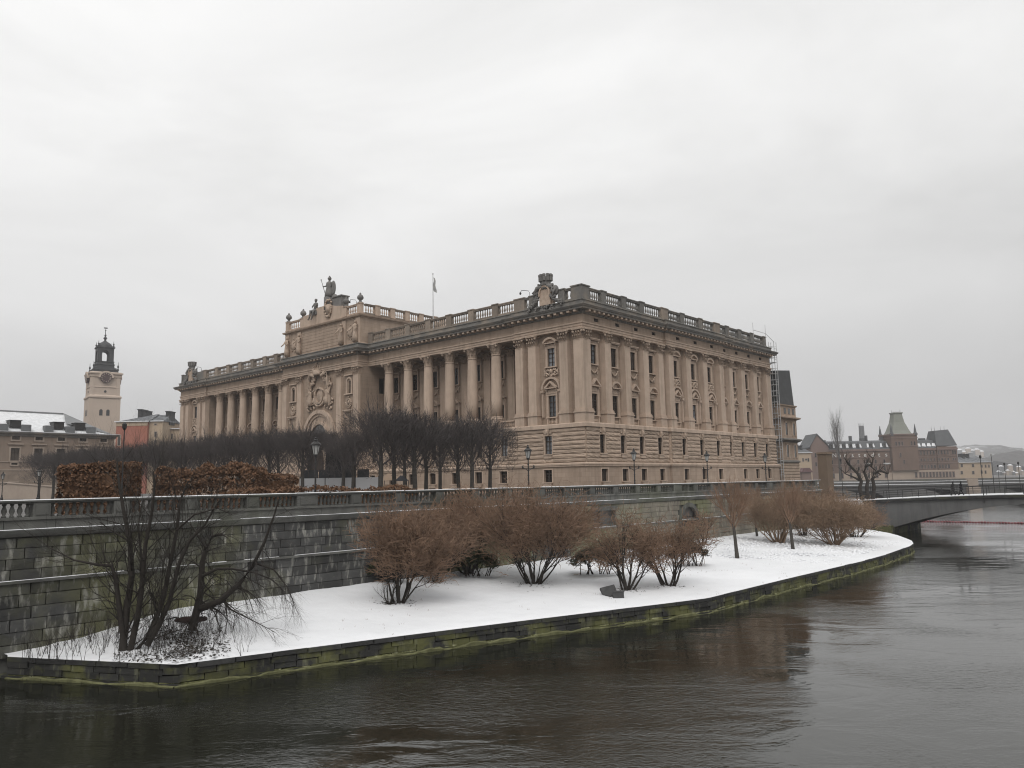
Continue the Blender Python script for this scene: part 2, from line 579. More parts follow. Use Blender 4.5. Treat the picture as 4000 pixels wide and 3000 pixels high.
# rock-faced courses: every stone band between the openings is a piece of its own
def rock_block(seed):
    r = random.Random(seed)
    mb = MB()
    nx = 7
    rows = [(0.02, 0.0), (0.08, 0.11), (0.3, 0.16), (0.62, 0.16), (0.92, 0.1), (0.98, 0.0)]
    for k, (z, y) in enumerate(rows):
        for i in range(nx):
            x = i / (nx - 1) - 0.5
            j = r.uniform(-.05, .05) if 0 < k < 5 else 0
            mb.v.append((x, max(0, y + j), z + (r.uniform(-.03, .03) if 0 < k < 5 else 0)))
    for k in range(5):
        for i in range(nx - 1):
            a = k * nx + i
            mb.f.append((a, a + nx, a + nx + 1, a + 1))
    for i in (0, nx - 1):
        f = tuple(k * nx + i for k in range(6))
        mb.f.append(f if i == 0 else f[::-1])
    return mb.mesh('rock_faced_stone', m_rust)
ROCK = [rock_block(i) for i in range(5)]
H_C = 4.5 / 8
def courses(place, cuts, hw, off, a, b):
    edges = [a]
    for c in cuts:
        edges += [c - hw, c + hw]
    edges.append(b)
    for i in range(0, len(edges), 2):
        x0, x1 = edges[i], edges[i + 1]
        if x1 - x0 < .1:
            continue
        for k in range(8):
            place('stone_course', rnd.choice(ROCK), (x0 + x1) / 2, off, 9.93 + k * H_C, (x1 - x0, 1, H_C))
        if i + 2 < len(edges):
            for k in (0, 7):                      # below the sill and beside the keystone
                if k == 0:
                    for kk in (0, 1):
                        place('stone_course', rnd.choice(ROCK), (x1 + edges[i + 2]) / 2, off, 9.93 + kk * H_C, (2 * hw, 1, H_C))
                else:
                    for sgn in (-1, 1):
                        place('stone_course', rnd.choice(ROCK), (x1 + edges[i + 2]) / 2 + sgn * (hw + .3) / 2, off, 9.93 + k * H_C, (hw - .3, 1, H_C))
courses(PRc, R_GR[:4], .72, .18, -.17, 19.6)
courses(PRc, R_GR[4:7], .72, .53, 19.9, 37.9)
courses(PRc, R_GR[7:], .72, .18, 37.95, 56.4)
courses(PLc, [5.95], .82, .18, -.17, 11.3)
courses(PLc, L_BAYS[1:5], .82, .18, 11.4, 31.0)

# upper walls
U_PATH = [(.85, -DEP), (.85, -37.9), (.5, -37.9), (.5, -19.9), (.85, -19.9), (.85, -.85), (11.9, -.85), (11.9, -4.5), (45.25, -4.5), (45.25, 1.3),
          (68.25, 1.3), (68.25, -4.5), (101.6, -4.5), (101.6, -.85), (LEN - .85, -.85), (LEN - .85, -DEP)]
LO0, LO1, UP0, UP1 = 16.1, 18.95, 22.9, 25.5
m_recess_shade = ashlar(M('recess_shade_sandstone', (.38, .289, .222), (.3, .228, .174), .5, .9, .25, 6.0, streak=(.18, .135, .1), sfac=.5), (.55, .5, .45))  # recess shade and some soot toned into the wall colour
rh = [(c, .64, LO0, LO1) for c in R_BAYS] + [(c, .64, UP0, UP1) for c in R_BAYS]
lh = [(c, .64, LO0, LO1) for c in L_BAYS] + [(c, .64, UP0, UP1) for c in L_BAYS]
lh += [(c, .56, 22.9, 25.1) for c in (47.95, LEN - 47.95)] + [(56.75, 1.9, 15.2, 17.6)]
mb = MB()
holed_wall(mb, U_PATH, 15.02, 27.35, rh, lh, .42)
PA('upper_wall', mb.mesh('upper_wall', m_recess_shade))

# ceiling and floor of the two porches
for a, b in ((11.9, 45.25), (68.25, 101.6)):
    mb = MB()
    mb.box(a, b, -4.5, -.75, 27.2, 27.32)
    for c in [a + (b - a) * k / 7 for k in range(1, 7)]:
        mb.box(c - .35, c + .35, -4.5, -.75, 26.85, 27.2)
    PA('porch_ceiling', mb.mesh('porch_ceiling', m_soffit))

# entablature
mb = MB()
mb.sweep(E_PATH, [(-1.4, 27.3), (0, 27.3), (0, 27.58), (.06, 27.6), (.06, 27.88), (.17, 27.95), (.17, 28.1), (0, 28.16)], True)
PA('architrave', mb.mesh('architrave', m_trim))
FR_S = [3.1, 8.0, 12.6, 17.2, 23.4, 28.7, 34.0, 38.9, 43.3, 47.9, 52.5]
mb = MB()
holed_wall(mb, E_PATH, 28.16, 29.2, [(c, .5, 28.42, 28.9) for c in FR_S], [], .35)
PA('frieze', mb.mesh('frieze', m_stone))
CORN = [(0, 29.15), (.18, 29.2), (.2, 29.32), (.28, 29.34), (.28, 29.62), (1.0, 29.64), (1.02, 29.86), (1.12, 29.9), (1.28, 30.12), (1.28, 30.2), (.3, 30.42)]
mb = MB()
mb.sweep(E_PATH, CORN, True)
PA('cornice', mb.mesh('cornice', m_wea))
mb = MB()
mb.sweep(E_PATH, [(.3, 30.4), (.3, 30.9), (.42, 30.96), (.42, 31.08), (-.9, 31.12)], True)
PA('blocking_course', mb.mesh('blocking_course', m_wea))
mb = MB()
for (x0, y0), (x1, y1) in zip(E_PATH[:-1], E_PATH[1:]):
    L = math.hypot(x1 - x0, y1 - y0)
    if L < 2:
        continue
    n = max(2, int(L / 1.0))
    for i in range(n):
        t = (i + .5) / n
        x, y = x0 + (x1 - x0) * t, y0 + (y1 - y0) * t
        if abs(x1 - x0) > .1:
            mb.box(x - .2, x + .2, y + .28, y + .92, 29.36, 29.63)
        else:
            s_ = -1 if x0 < 50 else 1
            a, b = sorted((x + s_ * .28, x + s_ * .92))
            mb.box(a, b, y - .2, y + .2, 29.36, 29.63)
tag(PA('modillions', mb.mesh('modillions', m_trim)), kind='stuff')
mb = MB()
mb.slab([(1, -DEP + 1), (1, -1.0), (LEN - 1, -1.0), (LEN - 1, -DEP + 1)][::-1], 30.5, 31.0)
PA('roof', mb.mesh('roof', m_leadroof))
mb = MB()
mb.prism([(8, 31.0), (LEN - 8, 31.0), (LEN - 14, 32.3), (14, 32.3)], -DEP + 8, -12)
PA('inner_roof', mb.mesh('inner_roof', m_leadroof))

# ---------------- windows: surround (the part) with sash, pane, hood and so on under it
def arc_pts(r, cz, a0, a1, n, cx=0.0, sx=1.0):
    return [(cx + sx * r * math.cos(a0 + (a1 - a0) * i / n), cz + r * math.sin(a0 + (a1 - a0) * i / n)) for i in range(n + 1)]
def band(mb, outer, inner, y0, y1):                 # a bent moulding between two lines of points
    for i in range(len(outer) - 1):
        a, b, c, d = outer[i], outer[i + 1], inner[i + 1], inner[i]
        mb.quad((a[0], y1, a[1]), (d[0], y1, d[1]), (c[0], y1, c[1]), (b[0], y1, b[1]))
        mb.quad((a[0], y0, a[1]), (a[0], y1, a[1]), (b[0], y1, b[1]), (b[0], y0, b[1]))
        mb.quad((d[0], y1, d[1]), (d[0], y0, d[1]), (c[0], y0, c[1]), (c[0], y1, c[1]))
def sash_meshes(w, h, y, light=False, two=True):
    mb = MB()
    t = .07
    for x0, x1 in ((-w, -w + t), (w - t, w)) + (((-.05, .05),) if two else ()):
        mb.box(x0, x1, y - .05, y + .05, 0, h)
    for z in (0, h * .68, h - t):
        mb.box(-w, w, y - .045, y + .06, z, z + (.12 if z else t))
    for z in (h * .23, h * .46):
        mb.box(-w, w, y - .03, y + .02, z, z + .035)
    sash = mb.mesh('sash', m_wood)
    mb = MB()
    mb.box(-w, w, y - .09, y - .06, 0, h)
    pane = mb.mesh('pane', m_glass)
    mb = MB()
    for sg in (-1, 1):
        for i in range(5):
            x = sg * (w - .02 - i * .1 * w / .56)
            mb.box(min(x, x - sg * .08), max(x, x - sg * .08), y - .0 - .16 - .02 * (i % 2), y - .13, .02, h - .05)
    cur = mb.mesh('curtain', m_curtain)
    return sash, pane, cur
def surround(w, h, t=.28, y=.13, sill=True):
    mb = MB()
    for sg in (-1, 1):
        mb.box(min(sg * w, sg * (w + t)), max(sg * w, sg * (w + t)), -.02, y, -.02, h + t)
        mb.box(min(sg * (w + t), sg * (w + t + .06)), max(sg * (w + t), sg * (w + t + .06)), -.02, y + .07, -.02, h + t + .05)
    mb.box(-w, w, -.02, y, h, h + t)
    mb.box(-w - t - .06, w + t + .06, -.02, y + .07, h + t, h + t + .07)
    return mb
def console(mb, x, z0, z1, y=.32):
    mb.prism([(x - .11, z0), (x + .11, z0), (x + .13, z1), (x - .13, z1)], 0, y * .5)
    mb.box(x - .12, x + .12, 0, y, z1 - .25, z1)
def hood_tri(w, z, rise=.75, y=.48):
    mb = MB()
    mb.box(-w, w, 0, y, z, z + .14)
    band(mb, [(-w - .06, z + .14), (0, z + .14 + rise + .2), (w + .06, z + .14)], [(-w + .32, z + .14), (0, z + .14 + rise - .06), (w - .32, z + .14)], 0, y + .04)
    mb.prism([(-w + .3, z + .14), (w - .3, z + .14), (0, z + rise)], 0, .12)
    console(mb, -w + .2, z - .95, z)
    console(mb, w - .2, z - .95, z)
    mb.box(-w + .36, w - .36, 0, .1, z - .62, z - .08)
    return mb
def hood_seg(w, z, rise=.75, y=.48):
    mb = MB()
    mb.box(-w, w, 0, y, z, z + .14)
    R = (w * w + rise * rise) / (2 * rise)
    cz = z + .14 + rise - R
    a = math.acos(w / R)
    o = arc_pts(R + .14, cz, a * .97, math.pi - a * .97, 9)
    i = arc_pts(R - .12, cz, a * 1.0, math.pi - a * 1.0, 9)
    band(mb, o[::-1], i[::-1], 0, y + .04)
    mb.prism([(-w + .2, z + .14)] + [(x, zz) for x, zz in i[::-1][1:-1]] + [(w - .2, z + .14)], 0, .12)
    console(mb, -w + .2, z - .95, z)
    console(mb, w - .2, z - .95, z)
    mb.box(-w + .36, w - .36, 0, .1, z - .62, z - .08)
    return mb
def hood_flat(w, z):
    mb = MB()
    mb.box(-w, w, 0, .42, z, z + .12)
    mb.box(-w - .06, w + .06, 0, .5, z + .12, z + .24)
    console(mb, -w + .16, z - .75, z)
    console(mb, w - .16, z - .75, z)
    mb.box(-w + .3, w - .3, 0, .1, z - .5, z - .06)
    return mb
def sill_mesh(w, parapet=True):
    mb = MB()
    mb.box(-w, w, 0, .3, -.16, -.02)
    if parapet:
        mb.box(-w + .05, -w + .3, -.25, .2, -.95, -.16)
        mb.box(w - .3, w - .05, -.25, .2, -.95, -.16)
        for i in range(5):
            x = (i - 2) * (w - .38) / 2.4
            mb.lathe([(.05, -.92), (.1, -.7), (.05, -.45), (.07, -.2)], 5, x, .08)
    return mb
def swag(w, seed, rich=False):
    r = random.Random(seed)
    mb = MB()
    n = 12
    pts = [((i / n - .5) * 2 * w, .12, -.62 * (1 - (2 * i / n - 1) ** 2)) for i in range(n + 1)]
    mb.tube(pts, [.07 + .07 * math.sin(math.pi * i / n) for i in range(n + 1)], 6)
    for sg in (-1, 1):
        mb.ball((sg * w, .12, 0), .13, n=6, m=4)
        mb.tube([(sg * w, .1, 0), (sg * (w + .03), .1, -.45), (sg * (w - .03), .08, -.8)], [.08, .1, .03], 5)
    for i in range(14 if not rich else 34):
        t = r.uniform(-1, 1)
        z = -.62 * (1 - t * t) + r.uniform(-.1, .1)
        if rich:
            z = r.uniform(-.9, .15) * (1 - .3 * abs(t))
        k = r.uniform(.06, .12) * (1.5 if rich else 1)
        mb.ball((t * w, .14, z), k, k, k, 5, 4)
    if rich:
        mb.ball((0, .22, -.1), .24, .2, .34, 8, 6)
        for sg in (-1, 1):
            mb.tube([(0, .12, -.2), (sg * .5, .2, .1), (sg * .95, .12, -.1), (sg * 1.1, .1, -.6)], [.1, .13, .12, .05], 5)
    return mb

def make_kit(w, h, hood=None, sill=None, swag_m=None, swag_z=-.35, y=-.16, curtain=True, light=False, extra=None):
    s_, p_, c_ = sash_meshes(w, h, y, light)
    kit = [('window', surround(w, h).mesh('window_surround', m_trim)), ('sash', s_), ('pane', p_)]
    if hood:
        kit.append(('hood', hood.mesh('hood', m_trim)))
    if sill:
        kit.append(('sill', sill.mesh('sill', m_trim)))
    if swag_m:
        kit.append(('garland', swag_m.mesh('garland', m_carve, True), swag_z))
    if extra:
        kit.append(extra)
    if curtain:
        kit.append(('curtain', c_))
    return kit
def put_kit(place, kit, s, off, z, skip=()):
    o = place(kit[0][0], kit[0][1], s, off, z)
    for part in kit[1:]:
        if part[0] in skip:
            continue
        ob(part[0], part[1], o, (0, 0, part[2] if len(part) > 2 else 0))
    return o
hL, hU = LO1 - LO0, UP1 - UP0
KIT_LT = make_kit(.64, hL, hood_tri(1.08, 3.78), sill_mesh(.95))
KIT_LS = make_kit(.64, hL, hood_seg(1.08, 3.78), sill_mesh(.95))
KIT_UC = make_kit(.64, hU, hood_flat(1.04, 3.15), sill_mesh(1.0, False), swag(.78, 3), -.55)
mb = MB()
o_, i_ = arc_pts(1.62, 3.75, 0, math.pi, 14), arc_pts(1.36, 3.75, 0, math.pi, 14)
band(mb, o_[::-1], i_[::-1], -.05, .42)
for sg in (-1, 1):
    mb.box(min(sg * 1.36, sg * 1.62), max(sg * 1.36, sg * 1.62), -.05, .34, 0, 3.75)
    mb.box(min(sg * 1.28, sg * 1.72), max(sg * 1.28, sg * 1.72), -.05, .5, 3.3, 3.62)
arch_m = mb.mesh('arch_moulding', m_trim)
KIT_LA = make_kit(.64, hL, hood_tri(1.06, 3.78, .7), sill_mesh(.95), extra=('arch', arch_m))
KIT_US = make_kit(.64, hU, hood_seg(1.08, 3.1, .6), sill_mesh(1.05, False), swag(1.15, 9, True), -.55)
def bright(kit):                                    # the same window with reflected sky painted into its pane colour
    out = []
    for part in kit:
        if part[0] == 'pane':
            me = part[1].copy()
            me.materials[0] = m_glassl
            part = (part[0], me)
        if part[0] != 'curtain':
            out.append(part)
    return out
for i, s_ in enumerate(R_BAYS):
    centre = 4 <= i <= 6
    off = -.5 if centre else -.85
    lo = KIT_LA if centre else (KIT_LT, KIT_LS)[(i if i < 4 else i) % 2]
    put_kit(PRc, bright(lo) if i == 5 else lo, s_, off, LO0, () if i % 3 else ('curtain',))
    put_kit(PRc, KIT_US if centre else (bright(KIT_UC) if i in (0, 8) else KIT_UC), s_, off, UP0, () if i % 4 else ('curtain',))
for i, s_ in enumerate(L_BAYS):
    pav = i in (0, 8)
    off = -.85 if pav else -4.5
    lo = KIT_LA if pav else (KIT_LT, KIT_LS)[i % 2]
    put_kit(PLc, bright(lo) if pav else lo, s_, off, LO0)
    put_kit(PLc, bright(KIT_US) if pav else KIT_UC, s_, off, UP0)

# ground floor and basement windows, frieze windows
def keystone(h):
    mb = MB()
    mb.prism([(-.2, h + .02), (.2, h + .02), (.3, h + .92), (-.3, h + .92)], 0, .36)
    mb.ball((0, .4, h + .5), .17, .12, .3, 6, 5)
    for sg in (-1, 1):
        mb.box(min(sg * .3, sg * .62), max(sg * .3, sg * .62), 0, .2, h + .3, h + .9)
    return mb
def apron(w):
    mb = MB()
    mb.box(-w - .16, w + .16, -.05, .34, -.14, 0)
    mb.box(-w, w, -.05, .26, -.55, -.14)
    return mb
def plain_kit(w, h, y, key=False, bars=False):
    s_, p_, c_ = sash_meshes(w, h, y)
    mb = MB()
    for sg in (-1, 1):
        mb.box(min(sg * w, sg * (w + .2)), max(sg * w, sg * (w + .2)), -.05, .1 if key else .05, -.02, h + .18)
    mb.box(-w, w, -.05, .1 if key else .05, h, h + .18)
    kit = [('window', mb.mesh('window_surround', m_trim)), ('sash', s_), ('pane', p_)]
    if key:
        kit.append(('keystone', keystone(h).mesh('keystone', m_carve)))
    kit.append(('sill', apron(w).mesh('sill', m_trim)))
    return kit
KIT_GR = plain_kit(.56, 2.4, -.22, True)
KIT_GL = plain_kit(.62, 2.4, -.22, True)
KIT_B = plain_kit(.68, 1.6, -.36)
for i, s_ in enumerate(R_GR):
    c = 4 <= i <= 6
    put_kit(PRc, KIT_GR, s_, .53 if c else .18, 11.1)
    put_kit(PRc, KIT_B, s_, .8 if c else .45, 7.45)
for s_ in L_BAYS:
    put_kit(PLc, bright(KIT_GL) if s_ in L_BAYS[:2] else KIT_GL, s_, .18, 11.1)
    put_kit(PLc, KIT_B, s_, .45, 7.45)
mb = MB()
for x in (-.5, -.14, .1, .44):
    mb.box(x, x + .06, -.22, -.14, 0, .48)
fw = mb.mesh('window', m_wood)
mb = MB()
mb.box(-.5, .5, -.3, -.26, 0, .48)
fp = mb.mesh('pane', m_glass)
for i, s_ in enumerate(FR_S):
    o = PRc('window', fw, s_, .35 if 4 <= i <= 6 else 0, 28.42)
    ob('pane', fp, o)

# ---------------- pilasters and columns
def leaves_flat(mb, w, z, h, n, y):
    for i in range(n):
        x = (i + .5) / n * 2 * w - w
        k = w / n * .68
        mb.v += [(x - k, y - .15, z), (x + k, y - .15, z), (x + k * .95, y + .1, z + h * .6), (x - k * .95, y + .1, z + h * .6), (x - k * .75, y + .42, z + h * .98), (x + k * .75, y + .42, z + h * .98),
                 (x - k * .6, y + .4, z + h * .66), (x + k * .6, y + .4, z + h * .66)]
        b = len(mb.v) - 8
        mb.f += [(b, b + 3, b + 2, b + 1), (b + 3, b + 4, b + 5, b + 2), (b + 4, b + 6, b + 7, b + 5)]
def pil_capital(w):
    mb = MB()
    mb.box(-w, w, -.9, .02, 0, .12)
    mb.box(-w + .2, w - .2, -.9, -.28, .12, 1.32)
    leaves_flat(mb, w, .1, .52, 4, .0)
    leaves_flat(mb, w * .96, .52, .6, 3, .0)
    for sg in (-1, 1):
        mb.ball((sg * (w + .02), .14, 1.12), .2, .14, .2, 7, 5)
        mb.ball((sg * w * .3, .12, 1.05), .13, .1, .16, 6, 4)
    mb.box(-w - .18, w + .18, -.9, .34, 1.3, 1.5)
    mb.ball((0, .24, 1.35), .14, .1, .14, 6, 4)
    return mb.mesh('capital', m_carve)
def pil_shaft(w):
    mb = MB()
    mb.box(-w, w, -.9, 0, 1.85, 10.8)
    return mb.mesh('pilaster', m_trim)
def pil_pedestal(w):
    mb = MB()
    mb.box(-w - .16, w + .16, -.9, .14, 0, 1.3)
    mb.box(-w - .26, w + .26, -.9, .24, 1.3, 1.45)
    mb.box(-w - .16, w + .16, -.9, .16, 1.45, 1.68)
    mb.box(-w - .08, w + .08, -.9, .08, 1.68, 1.85)
    return mb.mesh('pedestal', m_trim)
PW = .68
P_S, P_C, P_P = pil_shaft(PW), pil_capital(PW), pil_pedestal(PW)
def pilaster(place, s, off, ped=True):
    o = place('pilaster', P_S, s, off, 15.0)
    ob('capital', P_C, o, (0, 0, 10.8))
    if ped:
        ob('pedestal', P_P, o)
R_PIL = [(5.55, 0), (10.25, 0), (14.9, 0), (18.95, 0), (21.2, .35), (26.3, .35), (31.5, .35), (36.95, .35), (40.85, 0), (45.4, 0), (50.1, 0)]
for s_, o_ in R_PIL:
    pilaster(PRc, s_, o_)
for s_ in (3.25, 8.73, 11.1):
    pilaster(PLc, s_, 0)
    pilaster(PLc, LEN - s_, 0)
for s_ in (45.95, 50.67, 62.8, 67.55):
    pilaster(PLc, s_, 1.8)
for s_ in L_COLS:
    pilaster(PLc, s_, -4.05)
# the corner piers
def corner_pier(x0, x1):
    mb = MB()
    mb.box(x0, x1, -1.66, 0, 16.85, 25.8)
    o = PA('corner_pier', mb.mesh('corner_pier', m_trim))
    mb = MB()
    lx0, lx1 = (x0 - .16, x1) if x0 < 10 else (x0, x1 + .16)
    for g, z0, z1 in ((0, 15.0, 16.3), (.1, 16.3, 16.45), (.02, 16.45, 16.68), (-.06, 16.68, 16.85)):
        mb.box(lx0 - g, lx1 + g, -1.66 - .16 - g, .14 + g, z0, z1)
    ob('pedestal', mb.mesh('pedestal', m_trim), o)
    for px, py, rz in (((x0 + x1) / 2, 0, 0), ((x0 if x0 < 10 else x1), -.85, math.pi / 2 if x0 < 10 else -math.pi / 2)):
        ob('capital', P_C, o, (px, py, 25.8), rz)
corner_pier(0, 1.55)
mb = MB()
mb.box(0, 1.6, -DEP, -DEP + 1.75, 16.85, 25.8)
o = PA('corner_pier', mb.mesh('corner_pier', m_trim))
mb = MB()
for g, z0, z1 in ((0, 15.0, 16.3), (.1, 16.3, 16.45), (.02, 16.45, 16.68), (-.06, 16.68, 16.85)):
    mb.box(-.16 - g, 1.6, -DEP - .1 - g, -DEP + 1.9 + g, z0, z1)
ob('pedestal', mb.mesh('pedestal', m_trim), o)
ob('capital', P_C, o, (0, -DEP + .88, 25.8), math.pi / 2)
ob('capital', P_C, o, (.85, -DEP, 25.8), math.pi)
corner_pier(LEN - 1.55, LEN)
# free columns
mb = MB()
mb.lathe([(.80, 1.85), (.81, 4.0), (.79, 6.5), (.74, 9.0), (.69, 10.55), (.69, 10.62), (.76, 10.64), (.76, 10.74), (.69, 10.78)], 20)
c_sh = mb.mesh('column', m_trim, True)
mb = MB()
mb.lathe([(1.0, 1.35), (1.05, 1.45), (1.0, 1.55), (.9, 1.6), (.92, 1.7), (.86, 1.85)], 16)
mb.box(-1.06, 1.06, -1.06, 1.06, 0, 1.35)
c_ba = mb.mesh('base', m_trim)
mb = MB()
mb.lathe([(.68, 0), (.68, .6), (.74, .95), (.95, 1.3)], 14)
for row, (z, h, n, r) in enumerate(((.05, .5, 8, .68), (.45, .58, 8, .7))):
    for i in range(n):
        a = 2 * math.pi * (i + .5 * row) / n
        ca, sa = math.cos(a), math.sin(a)
        k = r * math.pi / n * .85
        b = len(mb.v)
        for x, y, zz in ((-k, 0, z), (k, 0, z), (k * .9, .12, z + h * .6), (-k * .9, .12, z + h * .6), (-k * .5, .3, z + h * .95), (k * .5, .3, z + h * .95), (-k * .4, .22, z + h * .7), (k * .4, .22, z + h * .7)):
            rr = r + y
            mb.v.append((rr * ca - x * sa, rr * sa + x * ca, zz))
        mb.f += [(b, b + 1, b + 2, b + 3), (b + 3, b + 2, b + 5, b + 4), (b + 4, b + 5, b + 7, b + 6)]
for sx in (-1, 1):
    for sy in (-1, 1):
        mb.ball((sx * .78, sy * .78, 1.16), .2, .2, .22, 7, 5)
mb.box(-1.0, 1.0, -1.0, 1.0, 1.32, 1.5)
c_ca = mb.mesh('capital', m_carve)
for s_ in L_COLS:
    o = PLc('column', c_sh, s_, -1.0, 15.0)
    ob('base', c_ba, o)
    ob('capital', c_ca, o, (0, 0, 10.8))

# balusters
mb = MB()
mb.lathe([(.11, 0), (.11, .1), (.06, .16), (.14, .42), (.13, .55), (.06, .95), (.09, 1.08), (.1, 1.2)], 7)
BALU = mb.mesh('baluster', m_wea)
mb = MB()
mb.lathe([(.1, 0), (.1, .1), (.06, .14), (.13, .36), (.11, .5), (.055, .72), (.09, .86), (.09, .95)], 7)
BALU_S = mb.mesh('baluster', m_trim)
def pier_mesh(w, z0=31.1, h=1.75, mt=None):
    mb = MB()
    mb.box(-w, w, -.55, .1, 0, h)
    mb.box(-w - .08, w + .08, -.62, .18, h, h + .14)
    mb.box(-w - .06, w + .06, -.6, .16, 0, .22)
    return mb.mesh('pier', mt or m_wea)
m_mid = M('half_weathered_stone', (.29, .235, .188), (.2, .168, .14), .7, .9, .3, 6.0, streak=(.13, .12, .11), sfac=.5, sscale=(.5, .5, .25), rand=.2)
PIER, PIERW, PIER_M = pier_mesh(.55), pier_mesh(.95, mt=m_mid), pier_mesh(.55, mt=m_mid)
BALU_M = BALU.copy()
BALU_M.materials[0] = m_mid
def balustrade(place, piers, z, off, n=8, wide=(), baluster=BALU, pier=PIER, skip=(), bh=1.2, pw=.55, nop=(), mt=None):
    mt = mt or m_wea
    for i, s in enumerate(piers):
        if i not in nop:
            place('pier', PIERW if i in wide else pier, s, off, z)
        if i == len(piers) - 1 or i in skip:
            continue
        a, b = s + (.95 if i in wide else pw), piers[i + 1] - (.95 if i + 1 in wide else pw)
        mb = MB()
        mb.box(-.5, .5, -.5, .05, 0, .27)
        base = mb.mesh('balustrade_base', mt)
        place('balustrade_base', base, (a + b) / 2, off, z, (b - a, 1, 1))
        mb = MB()
        mb.box(-.5, .5, -.45, .02, 0, .16)
        mb.box(-.5, .5, -.52, .08, .16, .3)
        place('handrail', mb.mesh('handrail', mt), (a + b) / 2, off, z + .27 + bh, (b - a, 1, 1))
        m = max(2, min(n, int((b - a) / .42)))
        for k in range(m):
            place('baluster', baluster, a + (k + .5) * (b - a) / m, off - .22, z + .27)
ZB = 31.08
balustrade(PRc, [4.9, 9.7, 14.3, 20.4, 25.6, 31.2, 36.6, 40.2, 44.8, 49.5, 54.6], ZB, .0, 8, (3, 6))
balustrade(PRc, [.95, 4.9], ZB, .0, 7, nop=(0, 1))
balustrade(PLc, [10.8, 15.5, 20.4, 25.2, 29.9, 34.8, 39.7, 44.3], ZB, -.05, 8, (0,), BALU_M, PIER_M, mt=m_mid)
balustrade(PLc, [69.2, 73.8, 77.9, 82.6, 87.5, 92.3, 97.2, 102.7], ZB, -.05, 7, (7,), BALU_M, PIER_M, mt=m_mid)
balustrade(PLc, [1.0, 3.3], ZB, .0, 4, nop=(0,))
balustrade(PLc, [8.4, 10.8], ZB, .0, 4, nop=(1,))
balustrade(PLc, [LEN - .9], ZB, .0)
mb = MB()
mb.box(-.2, 1.55, -1.55, .2, 0, 1.8)
mb.box(-.3, 1.65, -1.65, .3, 1.8, 1.95)
ob('pier', mb.mesh('pier', m_wea), PAR, (0, 0, ZB - Z0))
mb = MB()
mb.box(102.9, 106, -.45, .1, ZB, ZB + 1.75)
mb.box(110.6, LEN - .3, -.45, .1, ZB, ZB + 1.75)
PA('parapet', mb.mesh('parapet', m_wea))
# porch parapets between the columns
for side in (0, 1):
    cs = sorted(([11.9] + COLS + [45.25]) if side == 0 else [LEN - c for c in [11.9] + COLS + [45.25]])
    for a, b in zip(cs[:-1], cs[1:]):
        if b - a < 3:
            continue
        mb = MB()
        mb.box(a + .9, b - .9, -1.2, -.6, 15.95, 16.12)
        mb.box(a + .9, b - .9, -1.15, -.65, 15.02, 15.2)
        PA('parapet_rail', mb.mesh('parapet_rail', m_trim))
        if a < 25:
            for k in range(7):
                PLc('baluster', BALU_S, a + 1.1 + k * (b - a - 2.2) / 6, -.9, 15.1)
# ---------------- middle block of the colonnaded front
CX0 = 56.75
def arched(w, h, n=10):
    return [(-w, 0), (w, 0)] + arc_pts(w, h - w, 0, math.pi, n)
mb = MB()
o_, i_ = arc_pts(.82, 2.0, 0, math.pi, 12), arc_pts(.54, 2.0, 0, math.pi, 12)
band(mb, o_[::-1], i_[::-1], -.4, .14)
for sg in (-1, 1):
    mb.box(min(sg * .54, sg * .82), max(sg * .54, sg * .82), -.4, .14, 0, 2.0)
mb.box(-1.15, 1.15, -.1, .32, -.2, 0)
mb.box(-1.2, 1.2, -.1, .3, 3.05, 3.25)
aw = mb.mesh('window_surround', m_trim)
mb = MB()
mb.prism(arched(.56, 2.56), -.3, -.26)
ap = mb.mesh('pane', m_glass)
mb = MB()
for x in (-.5, -.18, .12, .44):
    mb.box(x, x + .06, -.24, -.18, 0, 2.2)
as_ = mb.mesh('sash', m_wood)
mb = MB()
o_, i_ = arc_pts(.72, 0, 0, 2 * math.pi, 18, 0, .85), arc_pts(.5, 0, 0, 2 * math.pi, 18, 0, .85)
band(mb, o_[::-1], i_[::-1], 0, .22)
mb.prism(arc_pts(.5, 0, 0, 2 * math.pi - .35, 17, 0, .85), 0, .08)
mb.ball((0, .16, .05), .24, .16, .3, 7, 5)
for k in range(9):
    a = math.pi + math.pi * k / 8
    mb.ball((.78 * math.cos(a), .14, .85 * math.sin(a) - .05), .14, .12, .14, 5, 4)
mb.ball((0, .2, .86), .18, .14, .14, 6, 4)
med = mb.mesh('medallion', m_carve, True)
mb = MB()
mb.box(-1.4, 1.4, -.1, .42, 0, .18)
mb.box(-1.3, 1.3, -.1, .3, -.16, 0)
console(mb, -1.05, -1.1, -.16)
console(mb, 1.05, -1.1, -.16)
ledge = mb.mesh('ledge', m_trim)
for s_ in (48.3, LEN - 48.3):
    o = PLc('window', aw, s_, 1.3, 22.9)
    ob('sash', as_, o)
    ob('pane', ap, o)
    PLc('medallion', med, s_, 1.3, 21.4)
    PLc('ledge', ledge, s_, 1.3, 19.95)
